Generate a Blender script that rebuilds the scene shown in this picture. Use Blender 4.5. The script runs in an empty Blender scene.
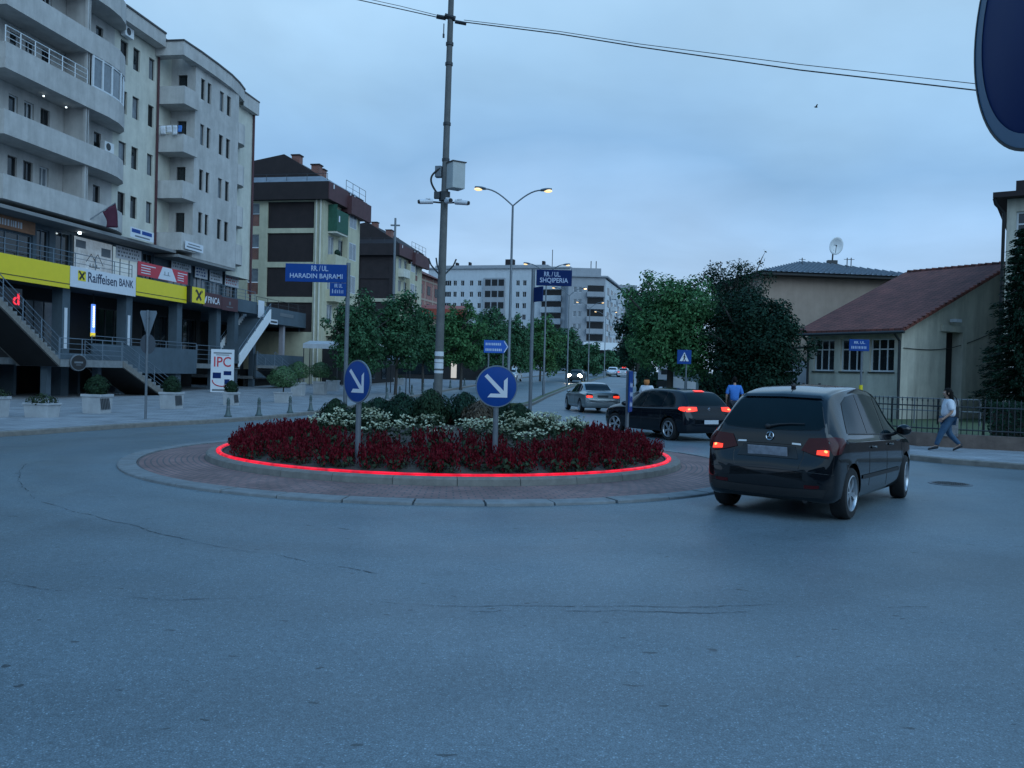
import bpy, bmesh, math, random
import numpy as np
from mathutils import Vector, Matrix, noise
from mathutils.bvhtree import BVHTree
PI = math.pi
R = math.radians
scene = bpy.context.scene
COL = scene.collection

# ------------------------------------------------------------------ helpers
class MB:
    def __init__(s):
        s.v = []; s.f = []; s.m = []; s.mi = 0
    def add(s, vs, fs):
        o = len(s.v); s.v += [tuple(p) for p in vs]
        for f in fs:
            s.f.append(tuple(i + o for i in f)); s.m.append(s.mi)
        return s
    def face(s, *pts):
        return s.add(pts, [tuple(range(len(pts)))])
    def box(s, x0, x1, y0, y1, z0, z1):
        return s.add([(x0,y0,z0),(x1,y0,z0),(x1,y1,z0),(x0,y1,z0),(x0,y0,z1),(x1,y0,z1),(x1,y1,z1),(x0,y1,z1)],
                     [(3,2,1,0),(4,5,6,7),(0,1,5,4),(1,2,6,5),(2,3,7,6),(3,0,4,7)])
    def obox(s, c, size, rz=0, rx=0, ry=0):
        m = Matrix.Translation(c) @ Matrix.Rotation(rz,4,'Z') @ Matrix.Rotation(ry,4,'Y') @ Matrix.Rotation(rx,4,'X')
        h = [x/2 for x in size]
        vs = [m @ Vector((a*h[0], b*h[1], c_*h[2])) for c_ in (-1,1) for a,b in ((-1,-1),(1,-1),(1,1),(-1,1))]
        return s.add(vs, [(3,2,1,0),(4,5,6,7),(0,1,5,4),(1,2,6,5),(2,3,7,6),(3,0,4,7)])
    def prism(s, poly, z0, z1):
        n = len(poly)
        vs = [(p[0],p[1],z0) for p in poly] + [(p[0],p[1],z1) for p in poly]
        return s.add(vs, [tuple(range(n))[::-1], tuple(range(n,2*n))] + [(i,(i+1)%n,(i+1)%n+n,i+n) for i in range(n)])
    def prism_xz(s, poly, y0, y1):
        n = len(poly)
        vs = [(p[0],y0,p[1]) for p in poly] + [(p[0],y1,p[1]) for p in poly]
        return s.add(vs, [tuple(range(n)), tuple(range(n,2*n))[::-1]] + [(i,i+n,(i+1)%n+n,(i+1)%n) for i in range(n)])
    def prism_yz(s, poly, x0, x1):
        n = len(poly)
        vs = [(x0,p[0],p[1]) for p in poly] + [(x1,p[0],p[1]) for p in poly]
        return s.add(vs, [tuple(range(n)), tuple(range(n,2*n))[::-1]] + [(i,i+n,(i+1)%n+n,(i+1)%n) for i in range(n)])
    def tube(s, pts, r, n=8, cap=True):
        pts = [Vector(p) for p in pts]
        rs = r if isinstance(r,(list,tuple)) else [r]*len(pts)
        vs = []; prev = None
        for i,p in enumerate(pts):
            t = (pts[min(i+1,len(pts)-1)] - pts[max(i-1,0)])
            if t.length < 1e-9: t = Vector((0,0,1))
            t.normalize()
            if prev is None:
                a = Vector((1,0,0)) if abs(t.x) < .8 else Vector((0,1,0))
                nrm = (a - t*a.dot(t)).normalized()
            else:
                nrm = (prev - t*prev.dot(t)).normalized()
            prev = nrm; b = t.cross(nrm)
            for k in range(n):
                a = 2*PI*k/n
                vs.append(p + (nrm*math.cos(a) + b*math.sin(a))*rs[i])
        fs = []
        for i in range(len(pts)-1):
            for k in range(n):
                fs.append((i*n+k, i*n+(k+1)%n, (i+1)*n+(k+1)%n, (i+1)*n+k))
        if cap:
            fs.append(tuple(range(n))[::-1]); fs.append(tuple(range((len(pts)-1)*n, len(pts)*n)))
        return s.add(vs, fs)
    def cyl(s, p0, p1, r0, r1=None, n=12):
        return s.tube([p0,p1], [r0, r0 if r1 is None else r1], n)
    def lathe(s, prof, c=(0,0,0), n=24, axis='z', close=True):
        vs = []; L = len(prof)
        for r,h in prof:
            for k in range(n):
                a = 2*PI*k/n; p,q = r*math.cos(a), r*math.sin(a)
                vs.append((c[0]+p,c[1]+q,c[2]+h) if axis=='z' else (c[0]+p,c[1]+h,c[2]+q) if axis=='y' else (c[0]+h,c[1]+p,c[2]+q))
        fs = [(i*n+k, i*n+(k+1)%n, (i+1)*n+(k+1)%n, (i+1)*n+k) for i in range(L-1) for k in range(n)]
        if close:
            fs.append(tuple(range(n))[::-1]); fs.append(tuple(range((L-1)*n, L*n)))
        return s.add(vs, fs)
    def sphere(s, c, rx, ry=None, rz=None, nu=14, nv=8):
        ry = rx if ry is None else ry; rz = rx if rz is None else rz
        vs = [(c[0],c[1],c[2]-rz)]
        for j in range(1,nv):
            t = PI*j/nv - PI/2
            for k in range(nu):
                a = 2*PI*k/nu
                vs.append((c[0]+rx*math.cos(t)*math.cos(a), c[1]+ry*math.cos(t)*math.sin(a), c[2]+rz*math.sin(t)))
        vs.append((c[0],c[1],c[2]+rz)); top = len(vs)-1
        fs = [(0,1+(k+1)%nu,1+k) for k in range(nu)]
        for j in range(nv-2):
            for k in range(nu):
                fs.append((1+j*nu+k,1+j*nu+(k+1)%nu,1+(j+1)*nu+(k+1)%nu,1+(j+1)*nu+k))
        o = 1+(nv-2)*nu
        fs += [(o+k,o+(k+1)%nu,top) for k in range(nu)]
        return s.add(vs, fs)
    def loft(s, rows, closed=False):
        n = len(rows[0]); vs = [p for r in rows for p in r]
        fs = []
        for i in range(len(rows)-1):
            for k in range(n if closed else n-1):
                fs.append((i*n+k, i*n+(k+1)%n, (i+1)*n+(k+1)%n, (i+1)*n+k))
        return s.add(vs, fs)
    def mesh(s, name, mats, smooth=False, fix=True):
        me = bpy.data.meshes.new(name)
        me.from_pydata(s.v, [], s.f)
        for m in (mats if isinstance(mats,(list,tuple)) else [mats]):
            me.materials.append(m)
        if len(set(s.m)) > 1: me.polygons.foreach_set('material_index', s.m)
        if fix:
            bm = bmesh.new(); bm.from_mesh(me)
            bmesh.ops.recalc_face_normals(bm, faces=bm.faces); bm.to_mesh(me); bm.free()
        if smooth:
            me.polygons.foreach_set('use_smooth', [True]*len(me.polygons))
            me.set_sharp_from_angle(angle=R(42))
        me.update()
        return me
    def build(s, name, mats, parent=None, smooth=False, bevel=0, fix=True):
        o = bpy.data.objects.new(name, s.mesh(name, mats, smooth, fix))
        COL.objects.link(o)
        if parent: o.parent = parent
        if bevel:
            b = o.modifiers.new('Bevel','BEVEL'); b.width = bevel; b.segments = 2; b.limit_method = 'ANGLE'
        return o

def tag(o, label=None, cat=None, group=None, kind=None):
    if label: o['label'] = label
    if cat: o['category'] = cat
    if group: o['group'] = group
    if kind: o['kind'] = kind
    return o
def thing(name, label, cat, loc=(0,0,0), rz=0, group=None):
    o = bpy.data.objects.new(name, None); COL.objects.link(o)
    o.location = loc; o.rotation_euler = (0,0,rz); o.empty_display_size = .2
    return tag(o, label, cat, group)
def children(o):
    return [c for c in COL.objects if c.parent == o]
def copy_tree(o, parent=None):
    c = o.copy(); COL.objects.link(c)
    if parent: c.parent = parent
    for ch in list(o.children): copy_tree(ch, c)
    return c

def lettering(txt, w, h, x, z, y, m, parent, name='lettering', ext=.004, align='L'):
    """flat raised letters in the XZ plane facing -y, fitted to w x h with lower-left corner at (x,z)"""
    cu = bpy.data.curves.new('t','FONT'); cu.body = txt; cu.extrude = ext; cu.resolution_u = 3; cu.offset = .012
    o = bpy.data.objects.new('t', cu); COL.objects.link(o)
    dg = bpy.context.evaluated_depsgraph_get()
    me = bpy.data.meshes.new_from_object(o.evaluated_get(dg))
    bpy.data.objects.remove(o); bpy.data.curves.remove(cu)
    co = np.empty(len(me.vertices)*3, dtype=np.float32); me.vertices.foreach_get('co', co); co = co.reshape(-1,3)
    mn = co.min(0); mx = co.max(0)
    out = np.empty_like(co)
    out[:,0] = x + (co[:,0]-mn[0])/(mx[0]-mn[0])*w
    out[:,2] = z + (co[:,1]-mn[1])/(mx[1]-mn[1])*h
    out[:,1] = y - (co[:,2])*1.0
    me.vertices.foreach_set('co', out.ravel()); me.update()
    me.materials.clear(); me.materials.append(m); me.name = name
    ob = bpy.data.objects.new(name, me); COL.objects.link(ob)
    if parent: ob.parent = parent
    return ob

# ------------------------------------------------------------------ materials
def mat(name, col, rough=.6, var=.12, scale=6., bump=0., bscale=None, metal=0., spec=.5, coat=0., emit=None, es=0., stain=0., island=0., trans=0.):
    m = bpy.data.materials.new(name); m.use_nodes = True
    nt = m.node_tree; N = nt.nodes; Lk = nt.links
    b = N['Principled BSDF']
    b.inputs['Roughness'].default_value = rough; b.inputs['Metallic'].default_value = metal
    b.inputs['Specular IOR Level'].default_value = spec
    if coat: b.inputs['Coat Weight'].default_value = coat; b.inputs['Coat Roughness'].default_value = .04
    c = (*col, 1)
    tc = N.new('ShaderNodeTexCoord')
    nz = N.new('ShaderNodeTexNoise'); nz.inputs['Scale'].default_value = scale; nz.inputs['Detail'].default_value = 6; nz.inputs['Roughness'].default_value = .65
    Lk.new(tc.outputs['Object'], nz.inputs['Vector'])
    mr = N.new('ShaderNodeMapRange'); mr.inputs[1].default_value = .25; mr.inputs[2].default_value = .75
    mr.inputs[3].default_value = 1-var; mr.inputs[4].default_value = 1+var
    Lk.new(nz.outputs['Fac'], mr.inputs[0])
    mx = N.new('ShaderNodeMix'); mx.data_type = 'RGBA'; mx.blend_type = 'MULTIPLY'; mx.inputs[0].default_value = 1
    mx.inputs[6].default_value = c; Lk.new(mr.outputs[0], mx.inputs[7])
    src = mx.outputs[2]
    if stain:      # vertical rain streaks and grime
        mp = N.new('ShaderNodeMapping'); mp.inputs['Scale'].default_value = (.85,.85,.15); Lk.new(tc.outputs['Object'], mp.inputs['Vector'])
        n2 = N.new('ShaderNodeTexNoise'); n2.inputs['Scale'].default_value = 1.6; n2.inputs['Detail'].default_value = 7; n2.inputs['Roughness'].default_value = .7
        Lk.new(mp.outputs['Vector'], n2.inputs['Vector'])
        r2 = N.new('ShaderNodeMapRange'); r2.inputs[1].default_value = .42; r2.inputs[2].default_value = .72; r2.inputs[3].default_value = 1; r2.inputs[4].default_value = 1-stain
        Lk.new(n2.outputs['Fac'], r2.inputs[0])
        m2 = N.new('ShaderNodeMix'); m2.data_type = 'RGBA'; m2.blend_type = 'MULTIPLY'; m2.inputs[0].default_value = 1
        Lk.new(src, m2.inputs[6]); Lk.new(r2.outputs[0], m2.inputs[7]); src = m2.outputs[2]
    if island:
        g = N.new('ShaderNodeNewGeometry')
        r3 = N.new('ShaderNodeMapRange'); r3.inputs[3].default_value = 1-island; r3.inputs[4].default_value = 1+island
        Lk.new(g.outputs['Random Per Island'], r3.inputs[0])
        m3 = N.new('ShaderNodeMix'); m3.data_type = 'RGBA'; m3.blend_type = 'MULTIPLY'; m3.inputs[0].default_value = 1
        Lk.new(src, m3.inputs[6]); Lk.new(r3.outputs[0], m3.inputs[7]); src = m3.outputs[2]
    Lk.new(src, b.inputs['Base Color'])
    if bump:
        nb = N.new('ShaderNodeTexNoise'); nb.inputs['Scale'].default_value = bscale or scale*8; nb.inputs['Detail'].default_value = 8
        Lk.new(tc.outputs['Object'], nb.inputs['Vector'])
        bp = N.new('ShaderNodeBump'); bp.inputs['Strength'].default_value = bump; bp.inputs['Distance'].default_value = .02
        Lk.new(nb.outputs['Fac'], bp.inputs['Height']); Lk.new(bp.outputs['Normal'], b.inputs['Normal'])
    if emit:
        b.inputs['Emission Color'].default_value = (*emit,1); b.inputs['Emission Strength'].default_value = es
    if trans:
        t = N.new('ShaderNodeBsdfTranslucent'); Lk.new(src, t.inputs['Color'])
        ms = N.new('ShaderNodeMixShader'); ms.inputs[0].default_value = trans
        Lk.new(b.outputs[0], ms.inputs[1]); Lk.new(t.outputs[0], ms.inputs[2]); Lk.new(ms.outputs[0], N['Material Output'].inputs[0])
    return m

def brick_mat(name, c1, c2, cm, sx, scale=1., mortar=.012, w=.22, h=.11, rough=.8, polar=None, bump=.4):
    m = bpy.data.materials.new(name); m.use_nodes = True
    nt = m.node_tree; N = nt.nodes; Lk = nt.links; b = N['Principled BSDF']; b.inputs['Roughness'].default_value = rough
    tc = N.new('ShaderNodeTexCoord'); vec = tc.outputs['Object']
    sp = N.new('ShaderNodeSeparateXYZ'); Lk.new(vec, sp.inputs[0]); cb = N.new('ShaderNodeCombineXYZ')
    if polar:
        at = N.new('ShaderNodeMath'); at.operation = 'ARCTAN2'; Lk.new(sp.outputs[1], at.inputs[0]); Lk.new(sp.outputs[0], at.inputs[1])
        mu = N.new('ShaderNodeMath'); mu.operation = 'MULTIPLY'; mu.inputs[1].default_value = polar; Lk.new(at.outputs[0], mu.inputs[0])
        ln = N.new('ShaderNodeVectorMath'); ln.operation = 'LENGTH'; Lk.new(vec, ln.inputs[0])
        Lk.new(mu.outputs[0], cb.inputs[0]); Lk.new(ln.outputs['Value'], cb.inputs[1])
    elif sx == 'xy':
        Lk.new(sp.outputs[0], cb.inputs[0]); Lk.new(sp.outputs[1], cb.inputs[1])
    else:
        ad = N.new('ShaderNodeMath'); Lk.new(sp.outputs[0], ad.inputs[0]); Lk.new(sp.outputs[1], ad.inputs[1])
        Lk.new(ad.outputs[0], cb.inputs[0]); Lk.new(sp.outputs[2], cb.inputs[1])
    br = N.new('ShaderNodeTexBrick'); br.inputs['Scale'].default_value = scale; br.inputs['Mortar Size'].default_value = mortar
    br.inputs['Brick Width'].default_value = w; br.inputs['Row Height'].default_value = h; br.inputs['Bias'].default_value = 0
    br.inputs['Color1'].default_value = (*c1,1); br.inputs['Color2'].default_value = (*c2,1); br.inputs['Mortar'].default_value = (*cm,1)
    Lk.new(cb.outputs[0], br.inputs['Vector'])
    nz = N.new('ShaderNodeTexNoise'); nz.inputs['Scale'].default_value = 1.3; nz.inputs['Detail'].default_value = 8; Lk.new(vec, nz.inputs['Vector'])
    mr = N.new('ShaderNodeMapRange'); mr.inputs[1].default_value = .3; mr.inputs[2].default_value = .7; mr.inputs[3].default_value = .7; mr.inputs[4].default_value = 1.2
    Lk.new(nz.outputs['Fac'], mr.inputs[0])
    mx = N.new('ShaderNodeMix'); mx.data_type = 'RGBA'; mx.blend_type = 'MULTIPLY'; mx.inputs[0].default_value = 1
    Lk.new(br.outputs['Color'], mx.inputs[6]); Lk.new(mr.outputs[0], mx.inputs[7]); Lk.new(mx.outputs[2], b.inputs['Base Color'])
    bp = N.new('ShaderNodeBump'); bp.inputs['Strength'].default_value = bump; bp.inputs['Distance'].default_value = .01; bp.invert = True
    Lk.new(br.outputs['Fac'], bp.inputs['Height']); Lk.new(bp.outputs['Normal'], b.inputs['Normal'])
    return m

def asphalt_mat():
    m = bpy.data.materials.new('asphalt'); m.use_nodes = True
    nt = m.node_tree; N = nt.nodes; Lk = nt.links; b = N['Principled BSDF']
    tc = N.new('ShaderNodeTexCoord'); V = tc.outputs['Object']
    def nz(scale, det=6, ro=.6, v=V):
        n = N.new('ShaderNodeTexNoise'); n.inputs['Scale'].default_value = scale; n.inputs['Detail'].default_value = det; n.inputs['Roughness'].default_value = ro
        Lk.new(v, n.inputs['Vector']); return n.outputs['Fac']
    def rng(f, a, b_, c, d):
        r = N.new('ShaderNodeMapRange'); r.inputs[1].default_value = a; r.inputs[2].default_value = b_; r.inputs[3].default_value = c; r.inputs[4].default_value = d
        Lk.new(f, r.inputs[0]); return r.outputs[0]
    def mul(a, b_):
        n = N.new('ShaderNodeMath'); n.operation = 'MULTIPLY'; Lk.new(a, n.inputs[0])
        if isinstance(b_, float): n.inputs[1].default_value = b_
        else: Lk.new(b_, n.inputs[1])
        return n.outputs[0]
    big = rng(nz(.22, 5, .55), .3, .7, .91, 1.08)
    mid = mul(rng(nz(1.7, 8, .7), .3, .7, .93, 1.07), rng(nz(19, 4, .8), .33, .67, .80, 1.2))
    vo = N.new('ShaderNodeTexVoronoi'); vo.inputs['Scale'].default_value = 120; Lk.new(V, vo.inputs['Vector'])
    grain = rng(vo.outputs['Distance'], 0, .7, 1.32, .62)
    wn = N.new('ShaderNodeTexWhiteNoise'); Lk.new(vo.outputs['Position'], wn.inputs['Vector'])
    chips = rng(wn.outputs['Value'], .92, 1., 1., 2.1)
    # worn-out pits: a stretched voronoi thresholded to sparse dark flecks
    mp = N.new('ShaderNodeMapping'); mp.inputs['Scale'].default_value = (.75,1.5,1); Lk.new(V, mp.inputs['Vector'])
    ad = N.new('ShaderNodeVectorMath'); ad.operation = 'ADD'; Lk.new(mp.outputs[0], ad.inputs[0])
    nn = N.new('ShaderNodeTexNoise'); nn.inputs['Scale'].default_value = 5; Lk.new(V, nn.inputs['Vector'])
    sc = N.new('ShaderNodeVectorMath'); sc.operation = 'SCALE'; sc.inputs['Scale'].default_value = .25; Lk.new(nn.outputs['Color'], sc.inputs[0]); Lk.new(sc.outputs[0], ad.inputs[1])
    pv = N.new('ShaderNodeTexVoronoi'); pv.inputs['Scale'].default_value = 4.2; Lk.new(ad.outputs[0], pv.inputs['Vector'])
    pw = N.new('ShaderNodeTexWhiteNoise'); Lk.new(pv.outputs['Position'], pw.inputs['Vector'])
    thr = rng(pw.outputs['Value'], .3, 1., .0, .13)
    lt = N.new('ShaderNodeMath'); lt.operation = 'LESS_THAN'; Lk.new(pv.outputs['Distance'], lt.inputs[0]); Lk.new(thr, lt.inputs[1])
    pits = rng(lt.outputs[0], 0, 1, 1, .33)
    # wear round the island: two polished wheel tracks, and a few tarred-over repair areas
    of = N.new('ShaderNodeVectorMath'); of.operation = 'SUBTRACT'; of.inputs[1].default_value = (-1.25,17.25,0); Lk.new(V, of.inputs[0])
    wob = N.new('ShaderNodeTexNoise'); wob.inputs['Scale'].default_value = .35; wob.inputs['Detail'].default_value = 3; Lk.new(V, wob.inputs['Vector'])
    ln = N.new('ShaderNodeVectorMath'); ln.operation = 'LENGTH'; Lk.new(of.outputs[0], ln.inputs[0])
    rr = N.new('ShaderNodeMath'); rr.operation = 'MULTIPLY_ADD'; Lk.new(wob.outputs['Fac'], rr.inputs[0]); rr.inputs[1].default_value = 2.2; Lk.new(ln.outputs['Value'], rr.inputs[2])
    sn = N.new('ShaderNodeMath'); sn.operation = 'SINE'; sc2 = N.new('ShaderNodeMath'); sc2.operation = 'MULTIPLY'; sc2.inputs[1].default_value = 3.3; Lk.new(rr.outputs[0], sc2.inputs[0]); Lk.new(sc2.outputs[0], sn.inputs[0])
    lanes = rng(sn.outputs[0], -.2, 1., 1.03, .92)
    rep = rng(nz(.13, 2, .4), .52, .56, 1.06, .93)
    oil = rng(nz(.9, 4, .55), .62, .78, 1., .8)
    f = mul(mul(mul(mul(big, mid), mul(grain, chips)), pits), mul(mul(lanes, rep), oil))
    # tyre-polished lanes round the island, darker where traffic runs
    mx = N.new('ShaderNodeMix'); mx.data_type = 'RGBA'; mx.blend_type = 'MULTIPLY'; mx.inputs[0].default_value = 1
    mx.inputs[6].default_value = (.142,.183,.208,1); Lk.new(f, mx.inputs[7]); Lk.new(mx.outputs[2], b.inputs['Base Color'])
    ro = rng(nz(.5, 5), .3, .7, .36, .52); b.inputs['Specular IOR Level'].default_value = .5; Lk.new(ro, b.inputs['Roughness'])
    bp = N.new('ShaderNodeBump'); bp.inputs['Strength'].default_value = .22; bp.inputs['Distance'].default_value = .004
    Lk.new(grain, bp.inputs['Height']); Lk.new(bp.outputs['Normal'], b.inputs['Normal'])
    return m

M = {}
M['asphalt'] = asphalt_mat()
M['seam'] = mat('seam_tar', (.03,.03,.033), .7, .3, 20)
M['paving'] = brick_mat('paving', (.30,.31,.33), (.26,.27,.285), (.15,.15,.155), 'xy', 1., .012, .4, .2, .75)
M['apron'] = brick_mat('apron_brick', (.28,.155,.14), (.215,.12,.11), (.10,.09,.09), 'xy', 1., .012, .2, .1, .75, polar=5.4)
M['stone'] = mat('concrete_stone', (.2,.21,.215), .75, .25, 5, .3, 60, stain=.2)
M['kerb'] = mat('kerb_concrete', (.185,.172,.155), .8, .3, 6, .3, 50)
M['soil'] = mat('soil', (.07,.055,.045), .95, .45, 9, .8, 40)
M['grass'] = mat('grass', (.075,.1,.045), .9, .35, 6, .5, 80, island=.35)
M['conc'] = mat('pole_concrete', (.125,.127,.125), .8, .22, 5, .3, 60, stain=.3)
M['galv'] = mat('galvanised_steel', (.15,.17,.19), .5, .15, 8, metal=.4)
M['dkmetal'] = mat('dark_metal', (.035,.04,.045), .5, .2, 10, metal=.2)
M['rail'] = mat('rail_paint', (.12,.16,.2), .5, .15, 10)
M['blue'] = mat('sign_blue', (.003,.05,.235), .5, .08, 4, spec=.25)
M['bluedk'] = mat('sign_blue_dark', (.002,.02,.10), .6, .08, 4, spec=.15)
M['white'] = mat('white_paint', (.72,.73,.74), .5, .06, 5)
M['signwhite'] = mat('sign_white', (.62,.64,.68), .4, .05, 5)
M['red'] = mat('sign_red', (.5,.03,.05), .5, .08, 4)
M['yellow'] = mat('sign_yellow', (.78,.6,.012), .45, .05, 3)
M['black'] = mat('black_paint', (.012,.012,.014), .5, .1, 8)
M['maroon'] = mat('maroon', (.06,.012,.018), .5, .1, 5)
M['glass'] = mat('window_glass', (.012,.018,.022), .06, .3, 1.2, spec=.6)
M['glassdk'] = mat('window_dark', (.008,.01,.012), .25, .3, 1.2, spec=.3)
M['curtain'] = mat('curtained_glass', (.16,.18,.2), .15, .3, 3, spec=.6)
M['wall_a'] = mat('render_grey', (.48,.46,.44), .85, .16, 1.4, .15, 40, stain=.26)
M['wall_b'] = mat('render_cream', (.60,.58,.50), .85, .14, 1.2, .15, 40, stain=.2)
M['wall_c'] = mat('render_bluegrey', (.07,.10,.125), .75, .15, 2, .1, 40, stain=.2)
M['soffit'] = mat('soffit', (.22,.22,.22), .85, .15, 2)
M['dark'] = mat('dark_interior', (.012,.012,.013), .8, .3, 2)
M['frame_w'] = mat('white_frame', (.6,.62,.64), .5, .08, 6)
M['frame_d'] = mat('dark_frame', (.04,.04,.042), .5, .15, 6)
M['beige'] = mat('beige_render', (.50,.47,.34), .85, .12, 1.5, .1, 40, stain=.18)
M['brown'] = mat('brown_cladding', (.022,.014,.015), .8, .3, 1.5, stain=.2)
M['fascia'] = mat('dark_red_sheet', (.085,.032,.036), .7, .2, 2, stain=.2)
M['rooftile'] = brick_mat('roof_tiles', (.21,.062,.046), (.15,.046,.036), (.06,.022,.018), 'xy', 1., .02, .25, .3, .85, bump=.8)
M['rooftin'] = mat('tin_roof', (.22,.24,.27), .55, .2, 3, stain=.2)
M['brickred'] = brick_mat('red_brick', (.26,.075,.05), (.21,.06,.042), (.2,.17,.15), 'z', 1., .012, .24, .08)
M['brickpink'] = brick_mat('hollow_brick', (.36,.14,.12), (.31,.12,.10), (.26,.2,.18), 'z', 1., .015, .3, .2)
M['far_w'] = mat('far_render_white', (.52,.54,.56), .9, .08, .5, stain=.12)
M['far_g'] = mat('far_render_grey', (.31,.32,.34), .9, .1, .5, stain=.12)
M['tan'] = mat('tan_render', (.41,.31,.25), .9, .12, 1.2, .1, 30, stain=.15)
M['school'] = mat('school_render', (.60,.565,.48), .9, .14, 1.4, .2, 30, stain=.34)
M['bark'] = mat('bark', (.05,.045,.04), .9, .35, 12, .6, 40)
M['leafgreen'] = mat('leaf_green', (.06,.155,.06), .55, .25, .8, island=.55, trans=.22, spec=.15)
M['leafmid'] = mat('leaf_mid', (.044,.115,.055), .55, .25, .8, island=.55, trans=.2, spec=.15)
M['leafdark'] = mat('leaf_dark', (.012,.036,.022), .6, .25, .8, island=.5, trans=.12, spec=.12)
M['needle'] = mat('needle_green', (.012,.034,.02), .6, .25, 1, island=.5, trans=.1, spec=.12)
M['box'] = mat('box_shrub', (.018,.04,.02), .6, .25, 3, island=.55, trans=.12, spec=.12)
M['petalred'] = mat('petal_red', (.115,.004,.011), .6, .25, 5, island=.5, trans=.15, spec=.15)
M['petalwhite'] = mat('petal_white', (.62,.64,.46), .6, .15, 5, island=.25, trans=.2)
M['stemgreen'] = mat('bedding_leaf', (.028,.045,.022), .6, .25, 5, island=.5, trans=.15, spec=.15)
M['led'] = mat('led_red', (.3,.0,.01), .4, .02, 3, emit=(1.0,.004,.028), es=.75)
M['lampglow'] = mat('lamp_glow', (.9,.8,.6), .4, 0, 3, emit=(1.0,.64,.24), es=1.35)
M['lampglow_o'] = mat('lamp_glow_orange', (.9,.6,.4), .4, 0, 3, emit=(1.0,.5,.25), es=5)
M['headglow'] = mat('headlight_glow', (.9,.9,.8), .3, 0, 3, emit=(1.0,.86,.62), es=38)
M['litglass'] = mat('lit_glass', (.3,.35,.4), .3, .3, 2, emit=(.6,.85,1.0), es=.28)
M['litwhite'] = mat('lit_white', (.7,.7,.7), .4, 0, 2, emit=(.8,.95,1.0), es=2.2)
M['litblue'] = mat('lit_blue', (.2,.3,.7), .4, 0, 2, emit=(.12,.3,1.0), es=1.0)
M['litred'] = mat('lit_red', (.6,.02,.03), .4, 0, 2, emit=(1.0,.03,.06), es=1.0)
M['shoplight'] = mat('shop_light', (.7,.6,.5), .4, 0, 2, emit=(1.0,.8,.6), es=.35)
M['wire'] = mat('wire', (.012,.012,.012), .6, .1, 5)
M['skin'] = mat('skin', (.42,.25,.18), .55, .08, 10)
M['hair'] = mat('hair', (.010,.008,.007), .7, .3, 40, .4, 120, spec=.1)
M['tee'] = mat('white_cotton', (.66,.67,.72), .85, .08, 8, .3, 30)
M['jean'] = mat('denim', (.035,.085,.15), .85, .2, 14, .3, 60)
M['shirtblue'] = mat('blue_cotton', (.05,.19,.55), .8, .12, 8, .3, 30)
M['trouser'] = mat('dark_trousers', (.02,.022,.03), .85, .15, 10)
M['scarf'] = mat('orange_scarf', (.55,.2,.06), .85, .25, 9, .3, 40)
M['plum'] = mat('plum_cloth', (.07,.012,.03), .8, .2, 6)
M['greencloth'] = mat('green_net', (.02,.09,.06), .8, .3, 5)

_n = M['led'].node_tree; _z = _n.nodes.new('ShaderNodeTexNoise'); _z.inputs['Scale'].default_value = 5; _z.inputs['Detail'].default_value = 4
_r = _n.nodes.new('ShaderNodeMapRange'); _r.inputs[1].default_value = .3; _r.inputs[2].default_value = .7; _r.inputs[3].default_value = .35; _r.inputs[4].default_value = 1.25
_n.links.new(_n.nodes['Texture Coordinate'].outputs['Object'],_z.inputs['Vector']); _n.links.new(_z.outputs['Fac'],_r.inputs[0]); _n.links.new(_r.outputs[0],_n.nodes['Principled BSDF'].inputs['Emission Strength'])
# ------------------------------------------------------------------ terrain
def zg(y):
    if y <= 48: return 0.
    t = min(y, 190) - 48
    return .022*(t - 6*(1-math.exp(-t/6)))
def interp(pl, y):
    for (x0,y0),(x1,y1) in zip(pl, pl[1:]):
        if y0 <= y <= y1: return x0 + (x1-x0)*(y-y0)/(y1-y0)
    return pl[-1][0] if y > pl[-1][1] else pl[0][0]
def smooth_line(pl, step=1.0):
    P = [Vector((p[0],p[1],0)) for p in pl]; out = []
    for i in range(len(P)-1):
        p0 = P[max(i-1,0)]; p1 = P[i]; p2 = P[i+1]; p3 = P[min(i+2,len(P)-1)]
        n = max(2, int((p2-p1).length/step))
        for k in range(n):
            t = k/n
            q = .5*((2*p1) + (p2-p0)*t + (2*p0-5*p1+4*p2-p3)*t*t + (3*p1-p0-3*p2+p3)*t**3)
            out.append((q.x,q.y))
    out.append((P[-1].x,P[-1].y)); return out
def offset_line(pl, d):
    out = []
    for i,p in enumerate(pl):
        a = pl[max(i-1,0)]; b = pl[min(i+1,len(pl)-1)]
        tx,ty = b[0]-a[0], b[1]-a[1]; l = math.hypot(tx,ty) or 1
        out.append((p[0]-ty/l*d, p[1]+tx/l*d))
    return out

KL = smooth_line([(-60,-30),(-30,2),(-18,10.5),(-14,15.6),(-11.7,19.7),(-10.4,23.5),(-9.55,25.3),(-8.85,27),(-8.2,29.2),(-7.6,33),(-7.3,37.9),(-6.8,50),(-5.6,62),(-3.2,80),(-.4,100),(3.2,120),(9,150),(18,190),(34,250)])
KR = smooth_line([(80,-24),(40,1),(20,12.2),(10.9,18.2),(9.38,19.7),(8.0,21.6),(7.05,24),(6.55,27),(6.4,31),(6.9,38),(8.3,50),(9.9,62),(12.6,80),(16,100),(19.5,120),(25.5,150),(34.5,190),(50,250)])
MED = [(-.1,40),(.6,46),(2.2,60),(5.1,80),(8.6,100),(12.2,120),(18,150),(27,190),(42,250)]

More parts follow.
